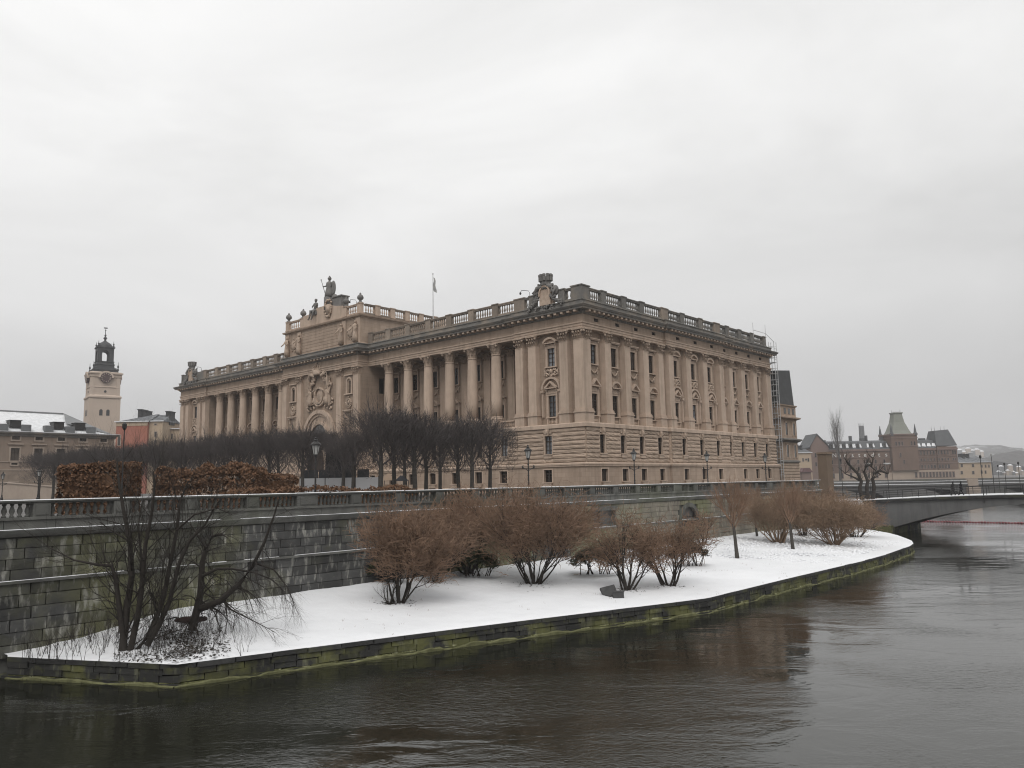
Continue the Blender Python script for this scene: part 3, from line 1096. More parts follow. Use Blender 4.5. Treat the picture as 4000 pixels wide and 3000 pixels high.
# portal: deep arch, inner arch and dark doorway
mb = MB()
for R0, R1, y0, y1, z in ((4.6, 3.95, 0, .5, 16.15), (3.95, 3.5, 0, .25, 16.15), (2.65, 2.2, -.2, .3, 16.0)):
    band(mb, arc_pts(R0, z, 0, math.pi, 20)[::-1], arc_pts(R1, z, 0, math.pi, 20)[::-1], y0, y1)
mb.prism([(-3.6, 15.1)] + [(x, z) for x, z in arc_pts(3.6, 16.15, math.pi, 0, 16)] + [(3.6, 15.1)], 0, .05)
portal = mb.mesh('portal', m_trim)
o = ob('portal', portal, PAR, (CX0, 1.3, -Z0))
mb = MB()
mb.prism([(-2.2, 15.1)] + arc_pts(2.2, 16.0, math.pi, 0, 14) + [(2.2, 15.1)], 0, .09)
ob('fanlight', mb.mesh('fanlight', m_glass), o)
mb = MB()
mb.prism([(-2.3, Z0)] + arc_pts(2.3, 12.0, math.pi, 0, 14) + [(2.3, Z0)], .75, .95)
ob('doorway', mb.mesh('doorway', m_wood), o)
# great coat of arms above the portal: oval shield, crown, mantle, two supporters, garlands
def figure(mb, x, y, z, h, lean=0.0, arm=None, seed=1):
    r = random.Random(seed)
    k = h / 1.75
    L = lambda t: x + lean * t * h
    mb.lathe([(.30 * k, z), (.27 * k, z + .25 * h), (.22 * k, z + .48 * h), (.2 * k, z + .58 * h), (.25 * k, z + .7 * h), (.23 * k, z + .8 * h), (.08 * k, z + .845 * h), (.07 * k, z + .87 * h)], 9, L(.4), y, 1, .75)
    mb.ball((L(.93), y, z + .93 * h), .105 * k, .12 * k, .13 * k, 8, 6)
    if arm:
        for sg, e, w in arm:
            sx = L(.8) + sg * .22 * k
            mb.tube([(sx, y, z + .79 * h), (sx + e[0] * k * .5, y + e[1] * k * .5, z + .79 * h + e[2] * k * .5 - .06 * k), (sx + e[0] * k, y + e[1] * k, z + .79 * h + e[2] * k)], [.075 * k, .06 * k, .045 * k], 6, True)
            mb.ball((sx + e[0] * k, y + e[1] * k, z + .79 * h + e[2] * k), .06 * k, n=6, m=4)
rr = random.Random(5)
mb = MB()
band(mb, arc_pts(1.55, 23.25, 0, 2 * math.pi, 24, 0, .86)[::-1], arc_pts(1.2, 23.25, 0, 2 * math.pi, 24, 0, .86)[::-1], 0, .5)
mb.ball((0, .05, 23.25), 1.05, .3, 1.22, 16, 8)
for k in range(26):
    a = math.pi * 1.08 + math.pi * .84 * k / 25
    mb.ball((1.72 * math.cos(a), .25, 23.2 + 1.75 * math.sin(a)), rr.uniform(.16, .3), .25, rr.uniform(.16, .28), 6, 4)
o = ob('coat_of_arms', mb.mesh('coat_of_arms', m_carve, True), PAR, (CX0, 1.3, -Z0))
mb = MB()
mb.lathe([(1.0, 0), (1.05, .3), (.95, .42), (1.25, .9)], 12, 0, .5, 1, .45)
for k in range(7):
    a = math.pi * k / 6
    mb.ball((1.15 * math.cos(a), .5 + .35 * math.sin(a), 1.0), .17, .17, .26, 6, 4)
for a in (-.9, -.35, .35, .9):
    mb.tube([(a * 1.1, .55, .9), (a * 1.15, .6, 1.5), (a * .3, .6, 1.95)], [.13, .14, .1], 5)
mb.ball((0, .6, 2.15), .24, .24, .26, 7, 5)
ob('crown', mb.mesh('crown', m_carve, True), o, (.4, 0, 26.9))
for sg in (-1, 1):
    mb = MB()
    figure(mb, sg * 2.6, .45, 21.6, 3.0, -.08 * sg, [(-sg, (-.7 * sg, .1, .25), 1), (sg, (.35 * sg, .1, -.35), 1)], 3)
    mb.tube([(sg * 3.1, .35, 21.3), (sg * 3.3, .4, 22.5), (sg * 2.9, .35, 23.6), (sg * 3.5, .3, 24.9)], [.22, .3, .22, .08], 6)
    for k in range(22):
        mb.ball((sg * rr.uniform(1.5, 3.9), .2, rr.uniform(20.6, 22.6)), rr.uniform(.12, .3), .2, rr.uniform(.12, .3), 5, 4)
    ob('supporter', mb.mesh('supporter', m_carve, True), o)
    mb = MB()
    for k in range(30):
        t = rr.random()
        mb.ball((sg * (1.2 + 2.2 * t + rr.uniform(-.3, .3)), .3, 26.6 - 1.9 * t + rr.uniform(-.5, .6)), rr.uniform(.14, .36), .25, rr.uniform(.14, .36), 6, 4)
    mb.tube([(sg * .9, .5, 26.7), (sg * 2.2, .6, 27.1), (sg * 3.0, .5, 26.3), (sg * 2.6, .4, 24.8), (sg * 3.0, .3, 23.4)], [.3, .4, .36, .3, .1], 7)
    ob('mantle', mb.mesh('mantle', m_carve, True), o)

# attic over the middle block
AX0, AX1, AY, AB = 45.25, 68.2, 1.3, -18.0
A_PATH = [(AX0, AB), (AX0, AY), (AX1, AY), (AX1, AB)]
mb = MB()
mb.sweep(A_PATH, [(.0, 31.0), (.0, 35.55), (.1, 35.6), (.12, 35.72), (.42, 35.78), (.5, 35.95), (.5, 36.05), (.02, 36.12), (.02, 36.3), (-.4, 36.3)], True)
mb.slab([(AX0, AY), (AX1, AY), (AX1, AB), (AX0, AB)][::-1], 36.0, 36.2)
PA('attic_wall', mb.mesh('attic_wall', m_stone))
mb = MB()
mb.sweep(A_PATH, [(.0, 30.6), (.25, 30.6), (.25, 31.2), (.0, 31.3)], True)
PA('attic_plinth', mb.mesh('attic_plinth', m_trim))
for a, b in ((45.35, 46.5), (49.3, 50.4), (63.0, 64.1), (67.0, 68.15)):
    mb = MB()
    mb.box(a, b, AY - .1, AY + .18, 31.25, 35.55)
    PA('attic_pilaster', mb.mesh('attic_pilaster', m_trim))
mb = MB()
for k in range(7):
    mb.box(50.6, 62.8, AY - .05, AY + .05, 31.7 + k * .55, 31.7 + k * .55 + .5)
PA('inscription_panel', mb.mesh('inscription_panel', m_stone))
def herm(seed):
    mb = MB()
    figure(mb, 0, .3, .0, 3.6, 0, [(1, (.18, .3, -.45), 1), (-1, (-.18, .3, -.45), 1)], seed)
    mb.box(-.42, .42, 0, .45, -.15, 0)
    return mb.mesh('figure_relief', m_carve, True)
for i, s_ in enumerate((46.3, 50.3, 63.3, 67.2)):
    PLc('figure_relief', herm(i), s_, AY + .1, 31.5)
mb = MB()
mb.ball((0, .12, 0), .7, .2, .85, 10, 6)
for k in range(30):
    mb.ball((rr.uniform(-1.0, 1.0), .1, rr.uniform(-1.3, 1.2)), rr.uniform(.08, .2), .16, rr.uniform(.08, .2), 5, 4)
trophy = mb.mesh('trophy_relief', m_carve, True)
for s_ in (48.0, 65.4):
    PLc('trophy_relief', trophy, s_, AY, 33.4)
# attic parapet: balustraded wings, solid raised middle
BALU_T = BALU.copy()
BALU_T.materials[0] = m_trim
A_PIER = pier_mesh(.5, 0, 1.7, m_trim)
balustrade(PLc, [45.75, 49.75], 36.25, AY, 6, (), BALU_T, A_PIER, bh=1.2, pw=.5, mt=m_trim)
balustrade(PLc, [62.9, 67.7], 36.25, AY, 6, (), BALU_T, A_PIER, bh=1.2, pw=.5, mt=m_trim)
def PAr(name, mesh, s, off, z, scale=None):           # right flank of the attic
    return ob(name, mesh, PAR, (AX0 - off, -s, z - Z0), math.pi / 2, scale)
balustrade(PAr, [-.85, 2.2, 5.5, 8.8, 12.1, 15.4, 17.5], 36.25, 0, 6, (), BALU_T, A_PIER, bh=1.2, pw=.5, nop=(0,), mt=m_mid)
mb = MB()
mb.prism([(50.2, 36.25), (62.4, 36.25), (62.4, 38.3), (60.5, 38.4), (58, 39.2), (54.6, 39.2), (52.2, 38.6), (50.2, 38.3)], AY - .55, AY + .12)
mb.box(50.2, 62.4, AY - .6, AY + .2, 36.2, 36.45)
PA('raised_parapet', mb.mesh('raised_parapet', m_trim))
mb = MB()
mb.lathe([(.42, 0), (.5, .12), (.3, .22), (.2, .4), (.25, .5), (.52, .75), (.56, 1.05), (.4, 1.35), (.16, 1.5), (.2, 1.58), (.12, 1.75), (.02, 1.85)], 12)
urn = mb.mesh('urn', m_statue, True)
for s_ in (45.75, 49.75, 62.9, 67.7):
    PLc('urn', urn, s_, AY - .25, 38.05)
# relief shield hanging over the middle parapet
mb = MB()
mb.prism([(-.75, .9), (.75, .9), (.7, -.2), (0, -1.1), (-.7, -.2)], 0, .3)
for k in range(34):
    a = rr.uniform(0, 2 * math.pi)
    mb.ball((1.0 * math.cos(a) + rr.uniform(-.2, .2), .22, .2 + 1.5 * math.sin(a)), rr.uniform(.12, .28), .2, rr.uniform(.12, .28), 5, 4)
PLc('shield_relief', mb.mesh('shield_relief', m_carve, True), 54.3, AY + .1, 38.3)

# town arms on the roof edge over the two corner pavilions
def town_arms(seed):
    r = random.Random(seed)
    parts = []
    mb = MB()
    band(mb, arc_pts(1.25, 1.9, -.2, math.pi + .2, 18, 0, .8)[::-1], arc_pts(1.0, 1.9, -.2, math.pi + .2, 18, 0, .8)[::-1], -.2, .45)
    mb.prism([(-.95, .4), (.95, .4), (.95, 1.9)] + arc_pts(.95, 1.9, 0, math.pi, 10) + [(-.95, 1.9)], -.35, .28)
    mb.prism([(-1.2, 0), (1.2, 0), (1.2, 1.9), (.8, 2.9), (-.8, 2.9), (-1.2, 1.9)], -.5, -.05)
    parts.append(('crest', mb.mesh('crest', m_carve)))
    mb = MB()
    for sg in (-1, 1):
        mb.tube([(sg * .4, .2, 3.0), (sg * 1.3, .25, 2.9), (sg * 1.75, .2, 2.2), (sg * 1.5, .2, 1.4), (sg * 1.9, .2, .8), (sg * 2.9, .15, .3)], [.3, .34, .36, .24, .3, .12], 7)
        mb.ball((sg * 1.6, .0, 2.2), .55, .5, .75, 9, 6)
        mb.tube([(sg * 1.2, .3, 2.0), (sg * 1.5, .45, 2.6), (sg * 1.95, .4, 2.3), (sg * 1.7, .45, 1.8), (sg * 1.45, .45, 2.1)], [.16, .2, .2, .16, .1], 6)
        for k in range(34):
            t = r.random()
            mb.ball((sg * (1.0 + 2.0 * t), .3, 1.6 - 1.5 * t + r.uniform(-.3, .4)), r.uniform(.1, .24), .2, r.uniform(.1, .22), 5, 4)
    for k in range(26):
        mb.ball((r.uniform(-1.1, 1.1), .25, r.uniform(2.7, 3.4)), r.uniform(.12, .26), .22, r.uniform(.12, .26), 5, 4)
    for k in range(20):
        mb.ball((r.uniform(-1.6, 1.6), .35, r.uniform(-.35, .3)), r.uniform(.12, .26), .22, r.uniform(.1, .2), 5, 4)
    parts.append(('scrollwork', mb.mesh('scrollwork', m_statue, True)))
    mb = MB()
    mb.lathe([(.75, 3.15), (.8, 3.4), (.72, 3.5), (.92, 4.15), (.95, 4.25)], 14, 0, .0, 1, .8)
    for k in range(10):
        a = 2 * math.pi * k / 10
        mb.lathe([(.2, 3.7), (.2, 4.3), (.24, 4.35), (.24, 4.62)], 6, .85 * math.cos(a), .68 * math.sin(a))
    parts.append(('mural_crown', mb.mesh('mural_crown', m_statue)))
    return parts
kit = town_arms(4)
for s_, z, y in ((5.75, 30.7, .25), (LEN - 5.6, 30.7, .25)):
    o = PLc('town_arms', kit[0][1], s_, y, z)
    for n_, me in kit[1:]:
        ob(n_, me, o)
for s_, b_ in ((9.1, -.3), (46.9, 1.0), (LEN - 8.9, -.3)):       # floodlights on bent arms above the parapet
    mb = MB()
    z = 33.0 if s_ != 46.9 else 38.0
    mb.tube([(0, 0, 0), (0, 0, .5), (.25, 0, .85), (1.2, .3, 1.05), (1.4, .35, .8)], [.04] * 5, 5)
    mb.ball((1.42, .35, .62), .16, .16, .2, 7, 5)
    PLc('floodlight', mb.mesh('floodlight', m_metal), s_, b_, z)

# ---------------- roof figures: things of their own
def par_world(s, off, z):
    p = K + dL * s - dR * off
    return Vector((p.x, p.y, z))
p = par_world(55.4, AY - .6, 39.2)
ST = thing('statue', 'standing robed woman with helmet, round shield and staff, topmost on the parliament', 'statue', p, RZ_L)
mb = MB()
mb.lathe([(.9, -1.0), (.9, 1.5), (.8, 1.6)], 10)
mb.lathe([(.95, 1.6), (.9, 2.3), (.7, 3.0), (.6, 3.4), (.66, 3.9), (.62, 4.25), (.2, 4.5), (.18, 4.6)], 14, -.1, 0, 1, .8)
mb.ball((-.15, 0, 4.85), .24, .27, .3, 10, 7)
mb.tube([(.45, 0, 4.2), (.8, .1, 3.7), (1.35, .3, 3.75)], [.17, .14, .1], 7, True)
mb.tube([(-.6, 0, 4.2), (-.95, .1, 3.8), (-1.0, .2, 3.3)], [.17, .14, .1], 7, True)
mb.ball((1.4, .3, 3.76), .1, n=6, m=5)
ob('body', mb.mesh('body', m_statue, True), ST)
mb = MB()
mb.lathe([(.34, 4.85), (.36, 5.0), (.28, 5.15), (.1, 5.3)], 10, -.15, 0)
mb.tube([(.2, 0, 5.2), (-.15, 0, 5.42), (-.5, 0, 5.1)], [.06, .1, .06], 6)
ob('helmet', mb.mesh('helmet', m_statue, True), ST)
mb = MB()
mb.ball((-1.15, -.1, 3.1), .72, .25, 1.35, 14, 8)
ob('shield', mb.mesh('shield', m_statue, True), ST)
mb = MB()
mb.tube([(1.85, .4, 5.0), (1.4, .3, 3.8), (.9, .2, 2.4)], [.05, .06, .05], 6, True)
mb.ball((1.87, .4, 5.05), .12, n=6, m=5)
ob('staff', mb.mesh('staff', m_statue, True), ST)
mb = MB()
mb.box(-4.6, -2.0, -.9, .6, -.8, 1.0)
mb.box(-4.75, -1.85, -1.05, .75, 1.0, 1.2)
mb.ball((-1.8, 0, 1.0), .7, .6, .9, 9, 6)
ob('plinth_block', mb.mesh('plinth_block', m_statue), ST)

def seated(name, label, s, z, flip):
    p = par_world(s, AY - .1, z)
    t = thing(name, label, 'statue', p, RZ_L)
    mb = MB()
    mb.lathe([(.5, .0), (.52, .4), (.42, .9), (.5, 1.3), (.45, 1.55), (.14, 1.75), (.12, 1.85)], 11, 0, 0, 1.05, .75)
    mb.ball((0, 0, 2.08), .24, .25, .3, 9, 7)
    for sg in (-1, 1):
        mb.tube([(sg * .28, .1, .2), (sg * .5 + .35 * flip, .75, .1), (sg * .42 + .75 * flip, .85, -.75), (sg * .45 + .85 * flip, 1.0, -1.45)], [.28, .24, .16, .1], 8, True)
        mb.tube([(sg * .46, 0, 1.5), (sg * .75, .2, 1.05), (sg * .35, .5, .75)], [.16, .13, .1], 7, True)
        mb.ball((sg * .45 + .9 * flip, 1.1, -1.5), .14, .22, .1, 6, 4)
        mb.ball((sg * .33, .52, .74), .1, n=6, m=4)
    ob('body', mb.mesh('body', m_statue, True), t)
    mb = MB()
    mb.ball((0, -.03, 2.2), .27, .28, .25, 9, 6)
    ob('hair', mb.mesh('hair', m_statue, True), t)
    mb = MB()
    mb.box(-.75, .75, -.6, .45, -.6, .02)
    ob('seat', mb.mesh('seat', m_statue), t)
    return t
seated('statue', 'seated stone figure with dangling legs, left of the standing woman on the parliament', 58.7, 38.6, .25)

# flagpole on the roof
p = at(1692, 1240, 138)
t = thing('flagpole', 'thin white flagpole with a limp flag on the parliament roof', 'flagpole', (p.x, p.y, 31.0))
top = at(1692, 1072, 138).z
mb = MB()
mb.tube([(0, 0, 0), (0, 0, top - 31.0)], [.12, .06], 7, True)
mb.ball((0, 0, top - 30.9), .14, n=7, m=5)
ob('pole', mb.mesh('pole', M('white_pole', (.55, .55, .55), None, 2.0, .5)), t)
mb = MB()
h = top - 31.0
for k in range(6):
    a, b = k / 6, (k + 1) / 6
    mb.quad((.06 + .12 * math.sin(a * 7), .1 * math.cos(a * 6), h - .5 - a * 2.6), (.35 + .3 * a + .08 * math.sin(a * 9), .1, h - .7 - a * 2.7), (.35 + .3 * b + .08 * math.sin(b * 9), .1, h - .7 - b * 2.7), (.06 + .12 * math.sin(b * 7), .1 * math.cos(b * 6), h - .5 - b * 2.6))
ob('flag', mb.mesh('flag', M('flag_cloth', (.3, .3, .31), (.36, .36, .33), 2.0, .9)), t)

# scaffolding round the far corner of the right-hand front
p = K + dR * 57.2
t = thing('scaffolding', 'tall tube scaffolding round the far corner of the parliament', 'scaffolding', (p.x, p.y, Z0), RZ_L)
m_scaf = M('galvanised_tube', (.5, .5, .5), (.42, .42, .42), 2.0, .6)
mb = MB()
mb.tube([(0, 0, 0), (0, 0, 26.3)], [.055, .055], 5)
std = mb.mesh('standard', m_scaf)
mb = MB()
mb.tube([(0, 0, 0), (1, 0, 0)], [.04, .04], 5)
led = mb.mesh('ledger', m_scaf)
sx, sy = (-.5, .5, 2.0, 4.4), (-.3, -1.3)
for x in sx:
    for y in sy:
        ob('standard', std, t, (x, y, 0), 0, (1, 1, 1 if x > -1 else .985))
for k in range(12):
    z = 1.9 + 2.05 * k
    for y in sy:
        ob('ledger', led, t, (-.5, y, z), 0, (4.9, 1, 1))
        ob('ledger', led, t, (-.5, y, z + .95), 0, (4.9, 1, 1))
    ob('ledger', led, t, (-.5, -.3, z + .5), -math.pi / 2, (1.0, 1, 1))
    mb = MB()
    mb.box(-.5, 4.4, -1.25, -.35, z - .04, z)
    ob('deck', mb.mesh('deck', M('scaffold_boards', (.4, .39, .37), None, 1.0, .9) if k == 0 else bpy.data.materials['scaffold_boards']), t)
mb = MB()
mb.tube([(-.5, 3.0, 25.5), (-.5, 3.0, 28.9)], [.04, .04], 5)
mb.tube([(-.5, 8.0, 26.0), (-.5, 8.0, 28.6)], [.04, .04], 5)
mb.tube([(-.5, -.3, 26.2), (-.5, 3.0, 27.3), (-.5, 8.0, 27.3)], [.04] * 3, 5)
ob('guard_rail', mb.mesh('guard_rail', m_scaf), t)

# ---------------- the other parliament house behind, with its dark glazed roof
WP = K + dR * 58.6
WB = thing('chamber_building', 'stone building with dark sloping glazed roof behind the scaffolding', 'building', (WP.x, WP.y, Z0 - 1.5), RZ_L)
def WA(name, mesh):
    return ob(name, mesh, WB, (0, 0, -Z0 + 1.5))
w_path = [(24.0, -8.6), (.5, -8.6), (0, -8.1), (0, -.9), (24, -.9)]
mb = MB()
mb.sweep(w_path, [(.0, 4.5), (.0, 18.2), (.3, 18.3), (.8, 18.45), (.8, 18.7), (.1, 18.85), (0, 18.9), (0, 20.7), (.25, 20.8), (.3, 21.0), (-.3, 21.1)], True)
WA('wall', mb.mesh('wall', m_stone))
mb = MB()
mb.sweep(w_path, [(.0, 14.0), (.5, 14.2), (.85, 14.4), (.85, 14.6), (0, 14.8)], True)
mb.sweep(w_path, [(.0, 10.2), (.3, 10.3), (.3, 10.6), (0, 10.7)], True)
WA('cornice', mb.mesh('cornice', m_wea))
mb = MB()
for k in range(9):
    mb.sweep(w_path, [(.0, 5.2 + k * .55), (.12, 5.3 + k * .55), (.12, 5.6 + k * .55), (0, 5.7 + k * .55)], True)
WA('rusticated_base', mb.mesh('rusticated_base', m_rust))
mb = MB()
rp = [(22.0, -8.3), (.5, -8.3), (.2, -8.0), (.2, -1.1), (22, -1.1)]
mb.v += [(x, y, 21.0) for x, y in rp] + [(x + (.3 if x < 10 else 0), y * .96, 27.3 + (.6 if y < -3 else 0)) for x, y in rp]
n_ = len(rp)
mb.f += [tuple(range(n_, 2 * n_))[::-1]] + [(i, i + n_, (i + 1) % n_ + n_, (i + 1) % n_) for i in range(n_)]
WA('glazed_roof', mb.mesh('glazed_roof', m_glassb))
mb = MB()
mb.box(-.05, .05, -.45, .45, 0, 1.1)
wsm = mb.mesh('window', m_glass)
mb = MB()
mb.box(-.06, .04, -.5, .5, 0, 2.2)
wlm = mb.mesh('window', m_glass)
mb = MB()
for y0, y1 in ((-.85, -.5), (.5, .85)):
    mb.box(-.15, .0, y0, y1, -.2, 2.5)
mb.box(-.15, .0, -.85, .85, 2.2, 2.5)
wfm = mb.mesh('frame', m_trim)
for y in (-6.9, -5.0, -3.1):
    ob('window', wsm, WB, (0, y, 19.3 - Z0 + 1.5))
for y in (-6.6, -3.2):
    for z in (15.4, 11.3):
        o = ob('window', wlm, WB, (0, y, z - Z0 + 1.5))
        ob('frame', wfm, o)
# ------------------------------------------------------------------ river wall with balustrade
RZ_R = math.atan2(dR.y, dR.x)
RW = thing('river_wall', 'long damp granite terrace wall with balustrade and snowy ledges above the park', 'wall', (W0.x, W0.y, .3), RZ_R)
m_wall = M('wet_granite', (.09, .09, .087), (.045, .045, .045), .9, .85, .6, 5.0, rand=.38, streak=(.34, .335, .3), sfac=.65, sscale=(3.2, 3.2, .9),
           patch=(.15, .15, .07), pscale=.09, pfac=.7, pramp=(.48, .58), sramp=(.53, .66))
m_wallb = M('wall_trim_granite', (.135, .135, .125), (.075, .075, .07), .7, .85, .4, 5.0, rand=.2, streak=(.2, .2, .185), sfac=.45, patch=(.085, .095, .045), pscale=.12, pfac=.5, pramp=(.5, .65))
T0, T1 = -12.0, 88.4
def WW(name, mesh, t=0.0, y=0.0, z=0.0, scale=None):
    return ob(name, mesh, RW, (t, y, z - .3), 0, scale)
def t_of(u, v):
    d = ray(u, v)
    # W0 + dR t = cam + d k
    k_num = (W0.x - CAM.x) * dR.y - (W0.y - CAM.y) * dR.x
    k = k_num / (d.x * dR.y - d.y * dR.x)
    q = CAM + d * k
    return (Vector((q.x, q.y)) - W0).dot(dR), q.z
holes = []
ta, za = t_of(2318, 2052)
tb, zb = t_of(2402, 1992)
holes.append((ta, tb, za, zb, 'rect'))
ta, za = t_of(2660, 2062)
tb, zb = t_of(2722, 1975)
holes.append((ta, tb, za, zb, 'arch'))
ta, za = t_of(1471, 2052)
tb, zb = t_of(1512, 2013)
holes.append((ta, tb, za, zb, 'rect'))
mb = MB()
hs = sorted(holes)
mb.wall((T1, .14), (T0, .14), -1.0, 5.6, [(T1 - h[1], T1 - h[0], h[2], h[3]) for h in hs], .8)
mb.quad((T0, .14, -1), (T0, 1.2, -1), (T0, 1.2, 6.4), (T0, .14, 6.4))
mb.quad((T1, .14, -1), (T1, .14, 6.4), (T1, 4.0, 6.4), (T1, 4.0, -1))
WW('core', mb.mesh('core', m_wallb))
def stone_block(seed):
    r = random.Random(seed)
    mb = MB()
    b = .018
    c = [(-.5, .14, 0), (.5, .14, 0), (.5, .14, 1), (-.5, .14, 1)]
    f = [(-.5 + b, r.uniform(-.02, .02), .03), (.5 - b, r.uniform(-.02, .02), .03), (.5 - b, r.uniform(-.02, .02), .97), (-.5 + b, r.uniform(-.02, .02), .97)]
    mb.v += [(x * .992, y, z * .985) for x, y, z in c] + f + [(0, r.uniform(-.035, .0), .5)]
    for i in range(4):
        j = (i + 1) % 4
        mb.f.append((i, j, 4 + j, 4 + i))
        mb.f.append((4 + i, 4 + j, 8))
    return mb.mesh('stone', m_wall)
WST = [stone_block(i) for i in range(6)]
ROWS = [.7, 1.2, 1.7, 2.2, 2.7, 3.2, 3.68, 3.82, 4.25, 4.69, 5.13, 5.56]
stones = []
for k in range(len(ROWS) - 1):
    if ROWS[k] == 3.68:
        continue
    x = T0 + rnd.uniform(0, .8)
    while x < T1 - .4:
        L = rnd.uniform(1.0, 1.75)
        x1 = min(x + L, T1)
        zc, xc = (ROWS[k] + ROWS[k + 1]) / 2, (x + x1) / 2
        segs = [(x, x1)]
        for h in hs:
            if h[2] - .1 < zc < h[3] + .1:
                ns = []
                for a, b in segs:
                    if b <= h[0] - .12 or a >= h[1] + .12:
                        ns.append((a, b))
                    else:
                        if a < h[0] - .4:
                            ns.append((a, h[0] - .12))
                        if b > h[1] + .4:
                            ns.append((h[1] + .12, b))
                segs = ns
        for a, b in segs:
            stones.append((a, b, ROWS[k], ROWS[k + 1]))
        x = x1
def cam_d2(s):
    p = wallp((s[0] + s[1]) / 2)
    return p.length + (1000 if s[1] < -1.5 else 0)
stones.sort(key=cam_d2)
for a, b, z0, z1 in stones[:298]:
    WW('stone', rnd.choice(WST), (a + b) / 2, rnd.uniform(-.012, .012), z0, (b - a, 1, z1 - z0))
mb = MB()
for a, b, z0, z1 in stones[298:]:
    me = rnd.choice(WST)
    n0 = len(mb.v)
    dy = rnd.uniform(-.012, .012)
    mb.v += [((a + b) / 2 + v.co.x * (b - a), v.co.y + dy, z0 + v.co.z * (z1 - z0)) for v in me.vertices]
    mb.f += [tuple(n0 + i for i in p_.vertices) for p_ in me.polygons]
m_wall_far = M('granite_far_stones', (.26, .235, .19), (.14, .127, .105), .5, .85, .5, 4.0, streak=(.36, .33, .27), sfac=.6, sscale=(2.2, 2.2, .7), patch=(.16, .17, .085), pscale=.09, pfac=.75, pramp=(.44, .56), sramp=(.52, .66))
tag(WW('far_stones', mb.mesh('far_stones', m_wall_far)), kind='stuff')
# ledges and cornice
mb = MB()
mb.box(T0, T1, -.1, .14, 3.68, 3.8)
WW('ledge', mb.mesh('ledge', m_wallb))
mb = MB()
mb.sweep([(T1, .12), (T0, .12)], [(.05, 5.56), (.24, 5.62), (.3, 5.74), (.34, 5.86), (.05, 5.9)])
WW('cornice', mb.mesh('cornice', m_wallb))
mb = MB()
x = T0
while x < T1:
    L = min(rnd.uniform(1.6, 2.4), T1 - x)
    mb.box(x + .01, x + L - .01, -.0 + rnd.uniform(-.01, .01), .6, 5.88, 6.3)
    x += L
WW('parapet_course', mb.mesh('parapet_course', m_wallb))
mb = MB()
mb.box(T0, T1, -.08, .62, 6.3, 6.42)
WW('balustrade_base', mb.mesh('balustrade_base', m_wallb))
def snow_strip(name, y0, y1, z, h, seed, gaps=0.0):
    r = random.Random(seed)
    mb = MB()
    x = T0
    while x < T1:
        L = r.uniform(.5, 1.3)
        if r.random() > gaps:
            hh = h * r.uniform(.6, 1.15)
            a = y0 + r.uniform(0, .03)
            mb.v += [(x, a, z), (x + L, a, z), (x + L, y1, z), (x, y1, z), (x + .05, a + .03, z + hh), (x + L - .0, a + .03, z + hh), (x + L - .0, y1 - .03, z + hh), (x + .05, y1 - .03, z + hh)]
            b = len(mb.v) - 8
            mb.f += [(b + 4, b + 5, b + 6, b + 7), (b, b + 1, b + 5, b + 4), (b + 1, b + 2, b + 6, b + 5), (b + 2, b + 3, b + 7, b + 6), (b + 3, b, b + 4, b + 7)]
        x += L
    tag(WW(name, mb.mesh(name, m_snowroof)), kind='stuff')
mb = MB()
mb.box(T0, T1, .0, .5, 6.98, 7.1)
mb.box(T0, T1, -.06, .56, 7.05, 7.12)
WW('handrail', mb.mesh('handrail', m_wallb))
snow_strip('rail_snow', -.04, .54, 7.12, .035, 1, .05)
snow_strip('cornice_snow', -.17, .0, 5.9, .03, 2, .1)
snow_strip('ledge_snow', -.07, .06, 3.8, .025, 3, .3)
mb = MB()
mb.lathe([(.1, 0), (.1, .05), (.055, .09), (.115, .24), (.1, .33), (.05, .46), (.085, .52), (.085, .57)], 8)
BALW = mb.mesh('baluster', m_wallb, True)
mb = MB()
mb.box(-.34, .34, -.02, .52, 0, .57)
mb.box(-.24, .24, -.05, .0, .08, .5)
PIERG = mb.mesh('pier', m_wallb)
PSP = 3.3
npier = int((T1 - T0) / PSP)
for i in range(npier + 1):
    t = -1.9 - 3 * PSP + i * PSP
    if t > T1 - .3 or t < T0:
        continue
    dbl = i % 6 == 2
    WW('pier', PIERG, t, 0, 6.42, (1.9, 1, 1) if dbl else None)
    w_ = .34 * (1.9 if dbl else 1)
    n = 9
    if t > -4:
        nx = .34 * (1.9 if (i + 1) % 6 == 2 else 1)
        a, b = t + w_, t + PSP - nx
        if b > T1:
            continue
        for k in range(n):
            WW('baluster', BALW, a + (k + .5) * (b - a) / n, .25, 6.42)
